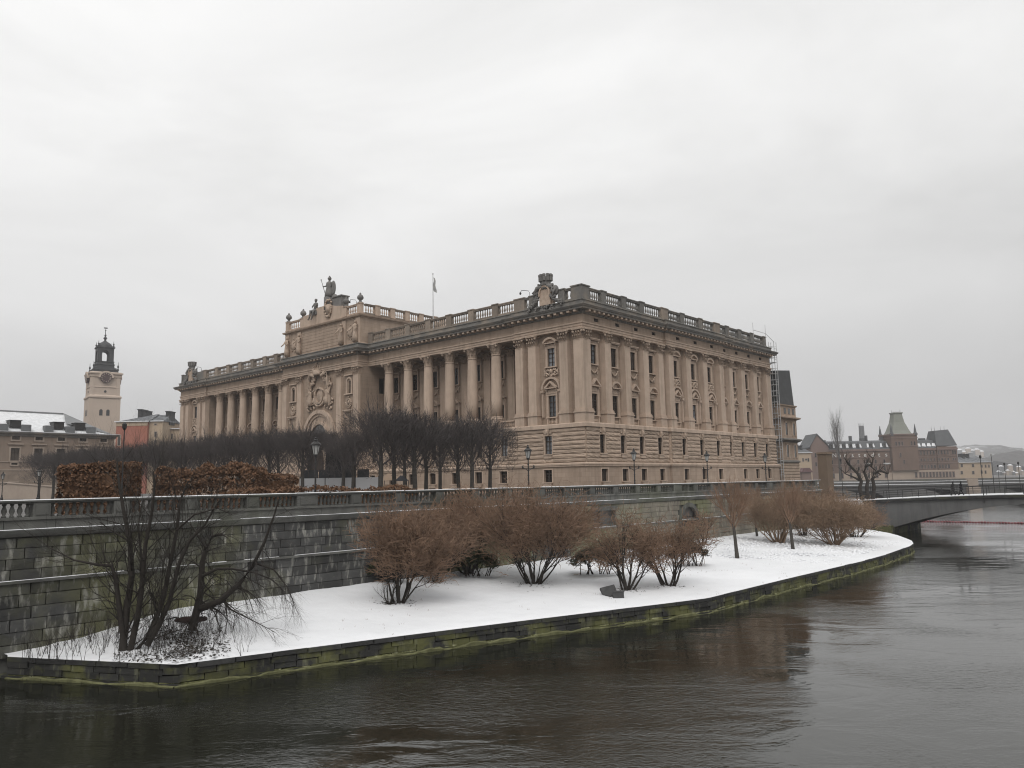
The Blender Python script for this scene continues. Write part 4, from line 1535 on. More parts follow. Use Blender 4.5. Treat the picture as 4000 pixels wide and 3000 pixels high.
# openings in the wall
for h in hs:
    mb = MB()
    a, b, z0, z1 = h[:4]
    if h[4] == 'rect':
        mb.box(a - .25, b + .25, -.1, .2, z1, z1 + .35)
        mb.box(a - .12, a, -.04, .2, z0, z1)
        mb.box(b, b + .12, -.04, .2, z0, z1)
        if b - a > 1.5:
            mb.box(a + (b - a) * .34, a + (b - a) * .46, .1, .25, z0, z1)
        WW('opening_frame', mb.mesh('opening_frame', m_wallb))
    else:
        c, w_ = (a + b) / 2, (b - a) / 2
        pts_o = arc_pts(w_ + .35, z1 - w_, 0, math.pi, 12, c)
        pts_i = arc_pts(w_ - .02, z1 - w_, 0, math.pi, 12, c)
        band(mb, pts_o, pts_i, .2, -.12)
        mb.box(a - .35, a, -.1, .2, z0, z1 - w_)
        mb.box(b, b + .35, -.1, .2, z0, z1 - w_)
        for sg in (0, 1):
            q = arc_pts(w_, z1 - w_, 0 if sg else math.pi, math.pi / 2, 6, c)
            mb.prism(q + [((b if sg else a), z1)], .12, .2)
        WW('niche', mb.mesh('niche', m_wallb))
        mb = MB()
        for k in range(5):
            mb.box(a, b, .3, .34, z0 + .1 + k * .12, z0 + .13 + k * .12)
        mb.box(a, b, .32, .36, z0 + .9, z0 + .96)
        WW('niche_railing', mb.mesh('niche_railing', m_metal))
    mb = MB()
    mb.box(a, b, .9, .95, z0, z1)
    WW('recess', mb.mesh('recess', M('recess_dark', (.06, .06, .06), None, 1.0, .9) if 'recess_dark' not in bpy.data.materials else bpy.data.materials['recess_dark']))

# ------------------------------------------------------------------ quay and snowy park
Q = [Vector(q) for q in ((-20.7, 33.0), (-13.0, 31.0), (-9.8, 33.0), (-5.4, 35.75), (-.2, 38.9), (8.1, 43.75), (10.8, 45.4), (17.8, 53.1), (27.3, 63.2), (31.4, 68.0), (34.6, 72.2), (37.4, 75.8),
                       (39.2, 78.7), (40.7, 82.0), (41.8, 85.5), (43.1, 90.0), (43.9, 94.5), (44.1, 100.0), (43.4, 108.0))]
def resample(path, step):
    out, carry = [path[0].copy()], 0.0
    for a, b in zip(path[:-1], path[1:]):
        L = (b - a).length
        s = step - carry
        while s <= L:
            out.append(a.lerp(b, s / L))
            s += step
        carry = L - (s - step)
    out.append(path[-1].copy())
    return out
m_quay = M('quay_granite', (.028, .028, .027), (.045, .045, .042), 1.2, .8, .6, 5.0, rand=.3, patch=(.115, .117, .045), pscale=.5, pfac=.9, pramp=(.45, .55), streak=(.2, .2, .13), sfac=.5, sscale=(3.0, 3.0, 1.0), sramp=(.54, .66))
m_moss = M('waterline_moss', (.17, .172, .07), (.06, .062, .026), 1.6, .9, .5, 9.0, streak=(.42, .42, .26), sfac=.75, sscale=(3.0, 3.0, 1.0), rand=.3, sramp=(.5, .62))
m_cope = M('dark_coping', (.03, .03, .03), (.055, .055, .054), 1.5, .75, .6, 6.0, rand=.25, patch=(.075, .077, .04), pscale=.6, pfac=.6, pramp=(.52, .62))
QW = thing('quay_wall', 'low mossy granite quay edging the snowy park along the dark water', 'quay', (Q[1].x, Q[1].y, -.4))
def quay_run(name, step, y0, y1, z0, z1, mat, seed, jit=.01):
    r = random.Random(seed)
    mb = MB()
    b = .012
    mb.box(-.5 + b, .5 - b, 0, 1, 0, 1, .012, .0)
    me = mb.mesh(name, mat)
    pts = resample(Q, step)
    for a, c in zip(pts[:-1], pts[1:]):
        d = c - a
        L = d.length
        if L < .05:
            continue
        m_ = (a + c) / 2
        n = Vector((d.y, -d.x)) / L
        m_ = m_ + n * (y0 + r.uniform(-jit, jit))
        o = ob(name, me, QW, (m_.x - Q[1].x, m_.y - Q[1].y, z0 + .4 + r.uniform(-jit, jit)), math.atan2(d.y, d.x), (L, y1 - y0, z1 - z0))
quay_run('coping_stone', 1.45, .05, .75, .665, .84, m_cope, 1, .012)
quay_run('quay_stone', 1.05, .0, .6, .41, .655, m_quay, 2, .03)
quay_run('lower_quay_stone', .9, -.01, .6, .15, .4, m_quay, 5, .03)
quay_run('waterline_stone', 1.2, -.02, .6, -.2, .14, m_moss, 3, .03)
mb = MB()
pts = [p_ for p_ in Q] + [wallp(92, .2), wallp(0, .2)]
mb.slab([(p_.x, p_.y) for p_ in pts][::-1], -1.2, .1)
ob('core', mb.mesh('core', m_quay), QW, (-Q[1].x, -Q[1].y, .4))
mb = MB()                                            # moss fringe just above the water
rq = random.Random(6)
qp = resample(Q, .22)
for i in range(len(qp) - 1):
    a, c = qp[i], qp[i + 1]
    d = (c - a)
    n = Vector((d.y, -d.x)).normalized()
    for e_ in (0,):
        h0, h1 = [max(-.03, .05 + .16 * mnoise.noise(Vector((q_.x * .8, q_.y * .8, 3))) + .05 * mnoise.noise(Vector((q_.x * 4, q_.y * 4, 5)))) for q_ in (a, c)]
        A0, A1 = a + n * (.06 + rq.uniform(0, .04)), c + n * (.06 + rq.uniform(0, .04))
        mb.quad((A0.x, A0.y, -.06), (A1.x, A1.y, -.06), (A1.x, A1.y, h1), (A0.x, A0.y, h0))
        mb.quad((A0.x, A0.y, h0), (A1.x, A1.y, h1), (c.x, c.y, h1 + .04), (a.x, a.y, h0 + .04))
tag(ob('moss_fringe', mb.mesh('moss_fringe', M('bright_moss', (.19, .19, .095), (.07, .072, .033), 2.0, .9)), QW, (-Q[1].x, -Q[1].y, .4)), kind='stuff')


def zwall(t):
    k = max(0.0, min(1.0, (t - .3) / 8.0))
    k = k * k * (3 - 2 * k)
    f = max(0.0, min(1.0, (t - 72) / 18))
    return .9 + .92 * k - .55 * f
def ground_z(x, y):                                  # height of the snow at a point of the park
    p = Vector((x, y)) - W0
    t = p.dot(dR)
    w_ = -p.dot(dL)
    # distance to the quay edge
    best = 1e9
    for a, b in zip(Q[:-1], Q[1:]):
        d = b - a
        s = max(0, min(1, (Vector((x, y)) - a).dot(d) / d.length_squared))
        best = min(best, (a + d * s - Vector((x, y))).length)
    k = best / max(best + max(w_, 0), .01)
    return .9 + (zwall(t) - .9) * (k ** 1.15)
qs = resample(Q, .4)
mb = MB()
NR = 40
for q in qs:
    t = max(0.0, min(93.0, (q - W0).dot(dR)))
    wpt = wallp(t, .2)
    for j in range(NR + 1):
        k = j / NR
        p_ = q.lerp(wpt, k)
        z = .9 + (zwall(t) - .9) * (k ** 1.15)
        v = Vector((p_.x * .35, p_.y * .35, 0))
        z += (mnoise.noise(v) * .09 + mnoise.noise(v * 3.1) * .035 + mnoise.noise(v * 8.3) * .02) * min(1, j / 3) * (1 if j < NR else 0)
        if j == 0:
            z = .845
        mb.v.append((p_.x, p_.y, z))
for i in range(len(qs) - 1):
    for j in range(NR):
        a = i * (NR + 1) + j
        mb.f.append((a, a + NR + 1, a + NR + 2, a + 1))
tag(ob('snow_ground', mb.mesh('snow_ground', m_snow, True)), kind='structure')
mb = MB()                                            # trodden snow towards the point
rf = random.Random(12)
PARK = [(q_.x, q_.y) for q_ in Q] + [tuple(wallp(92, 0)), tuple(wallp(0, 0))]
def inside_park(x, y):
    c = False
    for (x0, y0), (x1, y1) in zip(PARK, PARK[1:] + PARK[:1]):
        if (y0 > y) != (y1 > y) and x < (x1 - x0) * (y - y0) / (y1 - y0) + x0:
            c = not c
    return c
for i in range(1500):
    u, v = rf.uniform(2760, 3520), 0
    v = rf.uniform(2105, 2185) + (u - 2760) * .02
    if i % 5 == 0:
        u, v = rf.uniform(3050, 3530), rf.uniform(2110, 2170)
    p_ = onz(u, v, 1.1)
    if (Vector((p_.x, p_.y)) - W0).dot(dL) > -1.0:
        continue
    if not inside_park(p_.x, p_.y) or min((Vector((p_.x, p_.y)) - q_).length for q_ in qs) < 1.3:
        continue
    zz = ground_z(p_.x, p_.y)
    s_ = rf.uniform(.1, .2)
    mb.ball((p_.x, p_.y, zz + .005), s_, s_ * rf.uniform(.5, .9), rf.uniform(.05, .1), 6, 4)
tag(ob('trodden_snow', mb.mesh('trodden_snow', m_snow, True)), kind='stuff')

# dark stone seat sunk in the snow
c = onz(2385, 2335, 1.0)
z = ground_z(c.x, c.y)
m_slab = M('dark_granite', (.05, .05, .05), (.075, .075, .075), 3.0, .8, .4, 9.0)
t = thing('stone_bench', 'dark stone seat with a tilted back slab, half sunk in the snow', 'bench', (c.x, c.y, z))
mb = MB()
mb.slab([(.12, -.32), (.72, -.28), (.74, .0), (.2, .02), (.1, -.1)], -.1, .3)
mb.slab([(.1, -.34), (.75, -.3), (.77, .02), (.15, .04)], .3, .36)
ob('seat', mb.mesh('seat', m_slab), t)
mb = MB()
mb.v += [(-.5, .75, .42), (.3, .62, .62), (.42, .55, .3), (.2, .1, .12), (-.02, .12, .05), (-.35, .62, .1), (-.5, .95, .3), (.3, .82, .45), (.42, .75, .1), (.2, .3, -.1), (-.02, .3, -.1), (-.35, .85, -.05)]
mb.f += [(0, 5, 4, 3, 2, 1), (6, 7, 8, 9, 10, 11), (0, 1, 7, 6), (1, 2, 8, 7), (2, 3, 9, 8), (3, 4, 10, 9), (4, 5, 11, 10), (5, 0, 6, 11)]
ob('backrest', mb.mesh('backrest', m_slab), t)
# ------------------------------------------------------------------ bare trees, shrubs and hedges
def vrand(r, k=1.0):
    return Vector((r.uniform(-k, k), r.uniform(-k, k), r.uniform(-k, k)))
def grow(mb, r, p, d, L, rad, lvl, maxl, kids=3, spread=.7, up=.12, wig=.18, sides=5, taper=.5, shrink=.68, tips=None):
    n = 4 if lvl < maxl else 2
    pts, rd = [tuple(p)], [rad]
    d = Vector(d).normalized()
    p = Vector(p)
    nodes = []
    for i in range(n):
        d = (d + vrand(r, wig) + Vector((0, 0, up))).normalized()
        p = p + d * (L / n)
        pts.append(tuple(p))
        rd.append(rad * (1 - (1 - taper) * (i + 1) / n))
        nodes.append((p.copy(), d.copy(), rd[-1]))
    mb.tube(pts, rd, max(3, sides - lvl))
    if lvl >= maxl:
        if tips is not None:
            tips.append((p, d))
        return
    for k in range(kids + (1 if lvl == 0 else 0)):
        q, dd, rr_ = nodes[min(n - 1, int((k + 1) / (kids + 1) * n + r.uniform(0, .6)))]
        side = vrand(r).cross(dd)
        if side.length < 1e-3:
            continue
        nd = (dd + side.normalized() * spread * r.uniform(.6, 1.3)).normalized()
        grow(mb, r, q, nd, L * shrink * r.uniform(.75, 1.15), rr_ * .62, lvl + 1, maxl, kids, spread, up, wig, sides, taper, shrink, tips)
    q, dd, rr_ = nodes[-1]
    grow(mb, r, q, dd, L * shrink, rr_ * .9, lvl + 1, maxl, kids, spread, up, wig, sides, taper, shrink, tips)
def twig_cloud(mb, r, n, fn, L=(.4, .9), rad=.011, up=.35, out=None):
    for i in range(n):
        p, d = fn()
        d = (d + vrand(r, .55) + Vector((0, 0, up))).normalized()
        l = r.uniform(*L)
        m_ = p + d * l * .5 + vrand(r, .06 * l)
        mb.tube([tuple(p), tuple(m_), tuple(p + (d + vrand(r, .35)).normalized() * l)], [rad, rad * .75, rad * .35], 3)

# --- clipped limes on the terrace: straight trunks, dense flat-topped heads
def lime(seed, H=7.4, W=2.6, bot=2.6):
    r = random.Random(seed)
    tr = MB()
    tr.tube([(0, 0, 0), (.03, 0, 1.2), (-.02, .03, bot), (.02, 0, H * .72)], [.24, .2, .19, .09], 9)
    cr = MB()
    for i in range(16):
        a = 2.399 * i + r.uniform(-.3, .3)
        z = bot + (H - bot - 2.0) * (i / 16) ** .9
        d = Vector((math.cos(a), math.sin(a), r.uniform(.5, 1.1)))
        grow(cr, r, Vector((0, 0, z)), d, r.uniform(1.5, 2.2), .075, 1, 3, 3, .65, .22, .2, 5)
    def fn():
        while True:
            x, y = r.uniform(-1, 1), r.uniform(-1, 1)
            if max(abs(x), abs(y)) ** 3 + (min(abs(x), abs(y))) ** 3 < 1.15:
                break
        rr_ = max(abs(x), abs(y))
        top = H - .35 - .5 * rr_ ** 3
        u = r.random()
        z = top - r.uniform(0, 1.7) ** 1.0 if r.random() < .62 else top - (1 - u ** .8) * (H - bot - .4)
        return Vector((x * W, y * W, z)), Vector((x * .5, y * .5, .2))
    twig_cloud(cr, r, 1500, fn, (.5, 1.1), .017, .45)
    return tr.mesh('trunk', m_bark2, True), cr.mesh('crown', m_twig)
LIME = [lime(11), lime(12), lime(13)]
def place_lime(p, label, i, sc_=1.0, rz=None):
    t = thing('lime_tree', label, 'tree', (p.x, p.y, Z0), rz if rz is not None else rnd.uniform(0, 6.28), 'clipped bare limes on the terrace')
    tr, cr = LIME[i % 3]
    k_ = sc_ * rnd.uniform(.95, 1.05)
    ob('trunk', tr, t, (0, 0, 0), 0, (k_, k_, sc_))
    ob('crown', cr, t, (0, 0, 0), 0, (k_, k_, sc_ * rnd.uniform(.97, 1.03)))
A0_, A1_ = Vector((-21.5, 80.5)), Vector((-78, 130))
NA = 13
for k in range(NA):
    f = k / (NA - 1)
    p = A0_.lerp(A1_, f)
    for j in (0, 1):
        q = p + dR * (5.0 * j)
        n_ = ('first', 'second', 'third', 'fourth', 'fifth', 'sixth', 'seventh', 'eighth', 'ninth', 'tenth', 'eleventh', 'twelfth', 'thirteenth')[k]
        place_lime(q, ('clipped bare lime, %s from the white hoarding leftward in the %s row' % (n_, ('front', 'rear')[j])), k + 2 * j, 1.0)
GB = [(1379, 72, 'beside the hoarding, between its two long white panels', .84), (1487, 66.5, 'with the thickest trunk, at the right end of the white hoarding', 1.03), (1540, 73, 'in front of the peaked stall', 1.0),
      (1620, 69, 'between the stalls and the parliament entrance', 1.0), (1664, 77, 'just left of the parliament side entrance', .98), (1790, 77, 'just right of the parliament side entrance', .96), (1845, 72, 'second from the right end of the lime group', .98),
      (1915, 79, 'at the right end of the group, against the parliament corner', .95), (1580, 84, 'behind the stalls at the back of the group', .98), (1720, 84, 'at the back of the group before the parliament entrance', .95)]
for k, (u, Y, tx, s_) in enumerate(GB):
    p = at(u, 1880, Y)
    place_lime(p, 'clipped bare lime ' + tx, k, s_)

# --- hedges with dead brown leaves
def leaf_box(name, lx, ly, h, n, mat, seed, size=.11, core=True, wav=1.0):
    r = random.Random(seed)
    mb = MB()
    if core:
        mb.box(-lx / 2 + .25, lx / 2 - .25, -ly / 2 + .25, ly / 2 - .25, 0, h - .4)
    for i in range(n):
        f = r.random()
        wx, wy = (ly + lx) * h, lx * ly
        if r.random() < wy / (wx * 2 + wy) * 1.5:
            p = Vector((r.uniform(-lx / 2, lx / 2), r.uniform(-ly / 2, ly / 2), h + r.gauss(0, .05)))
        elif r.random() < lx / (lx + ly):
            p = Vector((r.uniform(-lx / 2, lx / 2), (ly / 2) * r.choice((-1, 1)) + r.gauss(0, .05), r.uniform(0, h)))
        else:
            p = Vector(((lx / 2) * r.choice((-1, 1)) + r.gauss(0, .05), r.uniform(-ly / 2, ly / 2), r.uniform(0, h)))
        wob = mnoise.noise(Vector((p.x * .9, p.y * .9, seed))) * .22 + mnoise.noise(Vector((p.x * .3, p.z, seed + 4))) * .25
        p = p + Vector((0, wob * .5, wob * min(1, p.z / h) * wav))
        if mnoise.noise(p * 1.7) > .42:
            continue
        a = vrand(r).normalized() * size * r.uniform(.6, 1.3)
        b = vrand(r).cross(a).normalized() * size * .6
        mb.quad(tuple(p - a), tuple(p + b), tuple(p + a), tuple(p - b))
    return mb.mesh(name, mat)
def hedge(u0, u1, v_top, Y, depth, label, seed, n, zb=Z0, wv=1.0, core=True):
    a, b = at(u0, v_top, Y), at(u1, v_top, Y)
    h = (a.z + b.z) / 2 - zb
    lx = (b - a).length
    t = thing('hedge', label, 'hedge', ((a.x + b.x) / 2, a.y + depth / 2, zb), 0, 'brown beech hedges on the terrace')
    ob('leaves', leaf_box('leaves', lx, depth, h, int(n * 1.7), m_hedge, seed, wav=wv, core=core), t)
    mb = MB()
    rh_ = random.Random(seed + 40)
    for k in range(int(lx / .4)):
        x = -lx / 2 + .2 + k * .4
        grow(mb, rh_, Vector((x, rh_.uniform(-.6, .6) * depth * .5, 0)), Vector((rh_.uniform(-.2, .2), rh_.uniform(-.2, .2), 1)), h * (.55 if core else .62), .035, 1, 3, 3, .45, .15, .15, 6)
    ob('stems', mb.mesh('stems', m_bark), t)
hedge(225, 448, 1822, 43, 3.0, 'tall block of clipped brown beech hedge at the left by the wall', 1, 5200)
hedge(604, 1000, 1848, 52, 2.5, 'long loose reddish-brown thicket of hedge in front of the lime row', 2, 7500, wv=3.2, core=False)
hedge(1000, 1135, 1856, 56, 2.0, 'lower brown hedge with openings next to the hoarding', 4, 1800)
hb0, hb1 = wallp(11.0, 1.6), wallp(23.5, 1.6)
t = thing('hedge', 'knee-high strip of brown hedge just behind the balustrade below the hoarding', 'hedge', ((hb0.x + hb1.x) / 2, (hb0.y + hb1.y) / 2, Z0), RZ_R, 'brown beech hedges on the terrace')
ob('leaves', leaf_box('leaves', 12.5, .9, 1.2, 3200, m_hedge, 5, .1), t)
mb = MB()
for k in range(24):
    mb.tube([(-6 + k * .5, 0, 0), (-6 + k * .5, .05, .8)], [.04, .02], 5)
ob('stems', mb.mesh('stems', m_bark), t)

# --- shrubs of the park
def shrub(u, v, zg, H, W, label, seed, stems=9, mat=m_twigb, twigs=1500, levels=3, tmul=2.3, name='bare_shrub', cat='shrub', fountain=.5, rad=.035, Hc=None, group=None, flat=.8, trad=.015, stem_mat=m_bark, low=.35, fill=1.0):
    p0 = onz(u, v, zg)
    g = ground_z(p0.x, p0.y)
    p0 = onz(u, v, g)
    g = ground_z(p0.x, p0.y)
    r = random.Random(seed)
    t = thing(name, label, cat, (p0.x, p0.y, g - .05), 0, group)
    st = MB()
    tips = []
    for i in range(stems):
        a = 2.399 * i + r.uniform(-.4, .4)
        e_ = fountain * r.uniform(.35, 1.25)
        d = Vector((math.cos(a) * e_, math.sin(a) * e_, 1.0))
        b = Vector((math.cos(a), math.sin(a), 0)) * r.uniform(.05, .3) * min(1, W / 3)
        grow(st, r, b, d, H * r.uniform(.34, .52), rad * r.uniform(.7, 1.25), 0, levels - 1, 3, .6, .1, .16, 6, tips=tips)
    rad_ = sorted(math.hypot(q[0].x, q[0].y) for q in tips)[int(len(tips) * .88)]
    hh_ = sorted(q[0].z for q in tips)[int(len(tips) * .93)]
    kx, kz = W / 2 / rad_, H / hh_
    st.v = [(x * kx, y * kx * flat, z * kz) for x, y, z in st.v]
    ob('stems', st.mesh('stems', stem_mat), t)
    if twigs:
        cr = MB()
        wts = [.25 + r.random() ** 2 * 2 for _ in tips]
        acc, tot = [], 0
        for w_ in wts:
            tot += w_
            acc.append(tot)
        import bisect
        def fn():
            q, d_ = tips[min(len(tips) - 1, bisect.bisect(acc, r.random() * tot))]
            g_ = .1 * W / 2
            dn = r.random() ** 1.6
            p_ = Vector((q.x * kx, q.y * kx * flat, q.z * kz)) * (1 - .22 * dn)
            p_ = p_ + Vector((r.gauss(0, g_), r.gauss(0, g_), r.gauss(0, g_)))
            p_.z = max(p_.z, H * low * .6)
            return p_, Vector((d_.x * .8, d_.y * .8, .1))
        twig_cloud(cr, r, int(twigs * tmul), fn, (.25, .75), trad, .2)
        ob('crown', cr.mesh('crown', mat), t)
    lt = MB()
    for i in range(150):
        a, q = r.uniform(0, 6.28), abs(r.gauss(0, .4)) * W * .35
        x, y = q * math.cos(a), q * math.sin(a)
        zz_ = ground_z(p0.x + x, p0.y + y) - g + .06
        a2, l_ = r.uniform(0, 6.28), r.uniform(.03, .09)
        dx, dy = l_ * math.cos(a2), l_ * math.sin(a2)
        lt.quad((x - dx, y - dy, zz_), (x + dy * .5, y - dx * .5, zz_ + .01), (x + dx, y + dy, zz_), (x - dy * .5, y + dx * .5, zz_ + .02))
    ob('fallen_leaves', lt.mesh('fallen_leaves', m_litter), t)
    return t
shrub(1560, 2340, 1.2, 4.5, 5.0, 'leafless brown shrub with a cluster of dark stems, leftmost of the big shrubs', 21, 9, m_twigb, 3000, 4, fountain=.7, rad=.06, low=.3)
shrub(1520, 2345, 1.2, 2.2, 2.0, 'small twisted leafless shrub at the foot of the leftmost big shrub', 22, 4, m_twigb, 0, 4, fountain=.8, rad=.045)
shrub(1700, 2262, 1.4, 4.1, 4.2, 'leafless brown shrub close to the wall, between the two largest shrubs', 23, 8, m_twigb, 1900, 3, fountain=.5, low=.22)
shrub(1830, 2235, 1.5, 4.7, 5.4, 'tall brown thicket with many upright stems against the wall', 24, 15, m_twigb, 3000, 3, fountain=.5, rad=.05, low=.3)
shrub(2085, 2270, 1.2, 5.0, 7.4, 'largest brown shrub, fountain-shaped with arching twigs near the park middle', 25, 24, m_twigb, 5200, 3, fountain=.75, rad=.035, low=.2)
shrub(2450, 2302, 1.1, 3.9, 4.6, 'leafless small tree with several grey stems beside the stone seat', 27, 6, m_twigb, 1100, 4, fountain=.5, rad=.075, low=.45)
shrub(2612, 2287, 1.1, 3.7, 4.8, 'leafless small tree with several grey stems, right of the one by the seat', 28, 7, m_twigb, 1100, 4, fountain=.5, rad=.07, low=.45)
shrub(3042, 2118, 1.4, 4.3, 6.2, 'tan fountain-shaped shrub between the two young trees', 30, 22, m_twigr, 3000, 3, fountain=.5, rad=.04, low=.25, stem_mat=m_twigr)
shrub(3265, 2130, 1.2, 4.0, 7.4, 'broad tan shrub near the park point, left of the bridge', 31, 26, m_twigr, 3600, 3, fountain=.7, rad=.04, low=.2, stem_mat=m_twigr)
shrub(3138, 2092, 1.5, 4.3, 5.4, 'brown shrub behind the two tan ones, close to the wall end', 32, 12, m_twigb, 2600, 3, fountain=.5, low=.2)
shrub(3340, 2098, 1.2, 3.3, 5.6, 'rounded brown shrub, last one before the bridge', 33, 12, m_twigb, 2600, 3, fountain=.6, low=.15)
shrub(2745, 2125, 1.6, 2.8, 2.4, 'thin leafless shrub leaning against the wall beside the arched niche', 34, 4, m_twigb, 250, 3, fountain=.5, rad=.07)
for u, v, H, lab, sd in ((2880, 2178, 6.6, 'young leafless tree with a straight grey trunk, left of the tan shrubs', 41), (3098, 2146, 6.4, 'young leafless tree with a straight grey trunk, right of the other young tree', 42), (2957, 2092, 5.0, 'thin young tree by the wall behind the young trees', 43)):
    p0 = onz(u, v, 1.2)
    g = ground_z(p0.x, p0.y)
    p0 = onz(u, v, g)
    r = random.Random(sd)
    t = thing('young_tree', lab, 'tree', (p0.x, p0.y, g - .05))
    mb = MB()
    k = H / 7.6
    mb.tube([(0, 0, 0), (-.06, 0, .9), (-.12, 0, 2.0), (-.2, 0, 3.1 * k)], [.2 * k, .16 * k, .14 * k, .11 * k], 8)
    ob('trunk', mb.mesh('trunk', m_bark2, True), t)
    mb = MB()
    for i in range(9):
        a = 2.4 * i
        grow(mb, r, Vector((-.19, 0, 2.5 * k + .12 * i)), Vector((math.cos(a) * .6, math.sin(a) * .6, 1)), 1.75 * k, .075 * k, 0, 3, 4, .55, .12, .16, 6, .6)
    ob('crown', mb.mesh('crown', m_twigb), t)

# evergreen rhododendrons
def rhododendron(u, v, W, H, label, seed, mat):
    p0 = onz(u, v, 1.2)
    g = ground_z(p0.x, p0.y)
    p0 = onz(u, v, g)
    r = random.Random(seed)
    t = thing('evergreen_shrub', label, 'shrub', (p0.x, p0.y, g - .05))
    st = MB()
    for i in range(14):
        a = 2.4 * i
        grow(st, r, Vector((r.uniform(-.3, .3) * W, 0, 0)), Vector((math.cos(a) * .5, math.sin(a) * .4, 1)), H * .6, .035, 0, 1, 2, .6, .1, .15, 5)
    ob('stems', st.mesh('stems', m_bark), t)
    lf = MB()
    for c in range(170):
        q = vrand(r)
        while q.length > 1:
            q = vrand(r)
        p = Vector((q.x * W / 2, q.y * W * .32, H * .62 + abs(q.z) * H * .4 - .25 * abs(q.x) * H))
        for k in range(26):
            a = vrand(r).normalized()
            a.z = a.z * .5 - .15
            b = Vector((-a.y, a.x, r.uniform(-.3, .3))).normalized() * .06
            o_ = p + vrand(r, .16)
            a = a * r.uniform(.16, .26)
            lf.quad(tuple(o_), tuple(o_ + a * .5 + b), tuple(o_ + a), tuple(o_ + a * .5 - b))
    ob('leaves', lf.mesh('leaves', mat), t)
rhododendron(2325, 2240, 3.6, 1.75, 'dark green evergreen shrub right of the largest brown shrub', 51, m_ever)
rhododendron(1495, 2272, 2.4, 1.5, 'low green evergreen shrub behind the leftmost big shrub', 53, m_ever)
rhododendron(1862, 2248, 2.6, 1.6, 'low green evergreen shrub at the foot of the tall thicket', 54, m_ever)
rhododendron(2690, 2208, 3.2, 1.8, 'evergreen shrub with bronzed leaves behind the right small tree', 52, m_everb)

mb = MB()                                            # dry grass tips through the snow
rg = random.Random(77)
for i in range(1500):
    u, v = rg.uniform(900, 3450), rg.uniform(2110, 2560)
    q = onz(u, v, 1.1)
    if not inside_park(q.x, q.y) or mnoise.noise(Vector((q.x * .25, q.y * .25, 9))) < .12:
        continue
    z = ground_z(q.x, q.y)
    for k in range(3):
        a = rg.uniform(0, 6.28)
        h_ = rg.uniform(.04, .13)
        x, y = q.x + rg.uniform(-.12, .12), q.y + rg.uniform(-.12, .12)
        mb.poly([(x - .006, y, z - .02), (x + .006, y, z - .02), (x + .05 * math.cos(a), y + .05 * math.sin(a), z + h_)])
tag(ob('grass_tips', mb.mesh('grass_tips', m_twigb)), 'dry grass tips poking through the snow of the park', 'grass', kind='stuff')
# --- the two dark trees at the left, drawn limb by limb
def limb_tree(name, label, base_uv, zg, limbs, seed, twig_n, rmul=1.0, droop=None, mat=m_bark):
    p0 = onz(*base_uv, zg)
    g = ground_z(p0.x, p0.y)
    p0 = onz(*base_uv, g)
    Y = p0.y
    r = random.Random(seed)
    t = thing(name, label, 'tree', (p0.x, p0.y, g - .1))
    org = Vector((p0.x, p0.y, g - .1))
    tr, cr = MB(), MB()
    for pts, r0, r1, dy in limbs:
        n = len(pts)
        P = []
        for i, (u, v) in enumerate(pts):
            P.append(at(u, v, Y + dy * i / (n - 1)) - org)
        if P[0].z < .3:
            P[0].z = -.05
        rad = [(r0 + (r1 - r0) * i / (n - 1)) * rmul for i in range(n)]
        tr.tube([tuple(q) for q in P], rad, 8 if r0 > .06 else 5)
        for i in range(1, n):
            d = (P[i] - P[i - 1])
            for k in range(twig_n if i > 1 else twig_n // 2):
                q = P[i - 1].lerp(P[i], r.random())
                side = vrand(r).cross(d).normalized()
                nd = (d.normalized() * .7 + side * r.uniform(.4, 1.0) + Vector((0, 0, .1))).normalized()
                if droop and r.random() < droop:
                    nd = (nd + Vector((.25, 0, -1.1))).normalized()
                grow(cr, r, q, nd, r.uniform(.5, 1.15) * (1.0 if droop else 1.35), max(.009, rad[i] * .28), 1, 3, 3, .6, -.12 if droop else .08, .24, 5, .5, .72)
    ob('trunk', tr.mesh('trunk', mat, True), t)
    ob('twigs', cr.mesh('twigs', mat), t)
limb_tree('dark_tree', 'dark many-stemmed leafless tree at the left, growing at the quay', (500, 2545), .95,
          [([(478, 2545), (492, 2400), (515, 2250), (508, 2120), (482, 1990), (464, 1880), (456, 1790)], .17, .03, .6),
           ([(505, 2548), (540, 2400), (558, 2260), (568, 2130), (592, 2010), (604, 1900), (600, 1840)], .14, .025, -.5),
           ([(520, 2548), (590, 2468), (640, 2330), (665, 2200), (692, 2070), (702, 1960), (735, 1880)], .14, .03, .3),
           ([(575, 2520), (622, 2440), (662, 2350), (700, 2200), (742, 2110), (800, 2050), (862, 1945)], .13, .03, -.2),
           ([(492, 2540), (468, 2390), (452, 2260), (436, 2210), (380, 2206), (290, 2188), (185, 2135)], .13, .015, -.6),
           ([(515, 2250), (500, 2112), (440, 2075), (390, 2040)], .06, .015, .3),
           ([(692, 2070), (760, 2010), (850, 1985), (905, 2010)], .05, .012, -.4),
           ([(545, 2400), (555, 2200), (540, 2060), (555, 1960)], .07, .02, .8)], 61, 6)
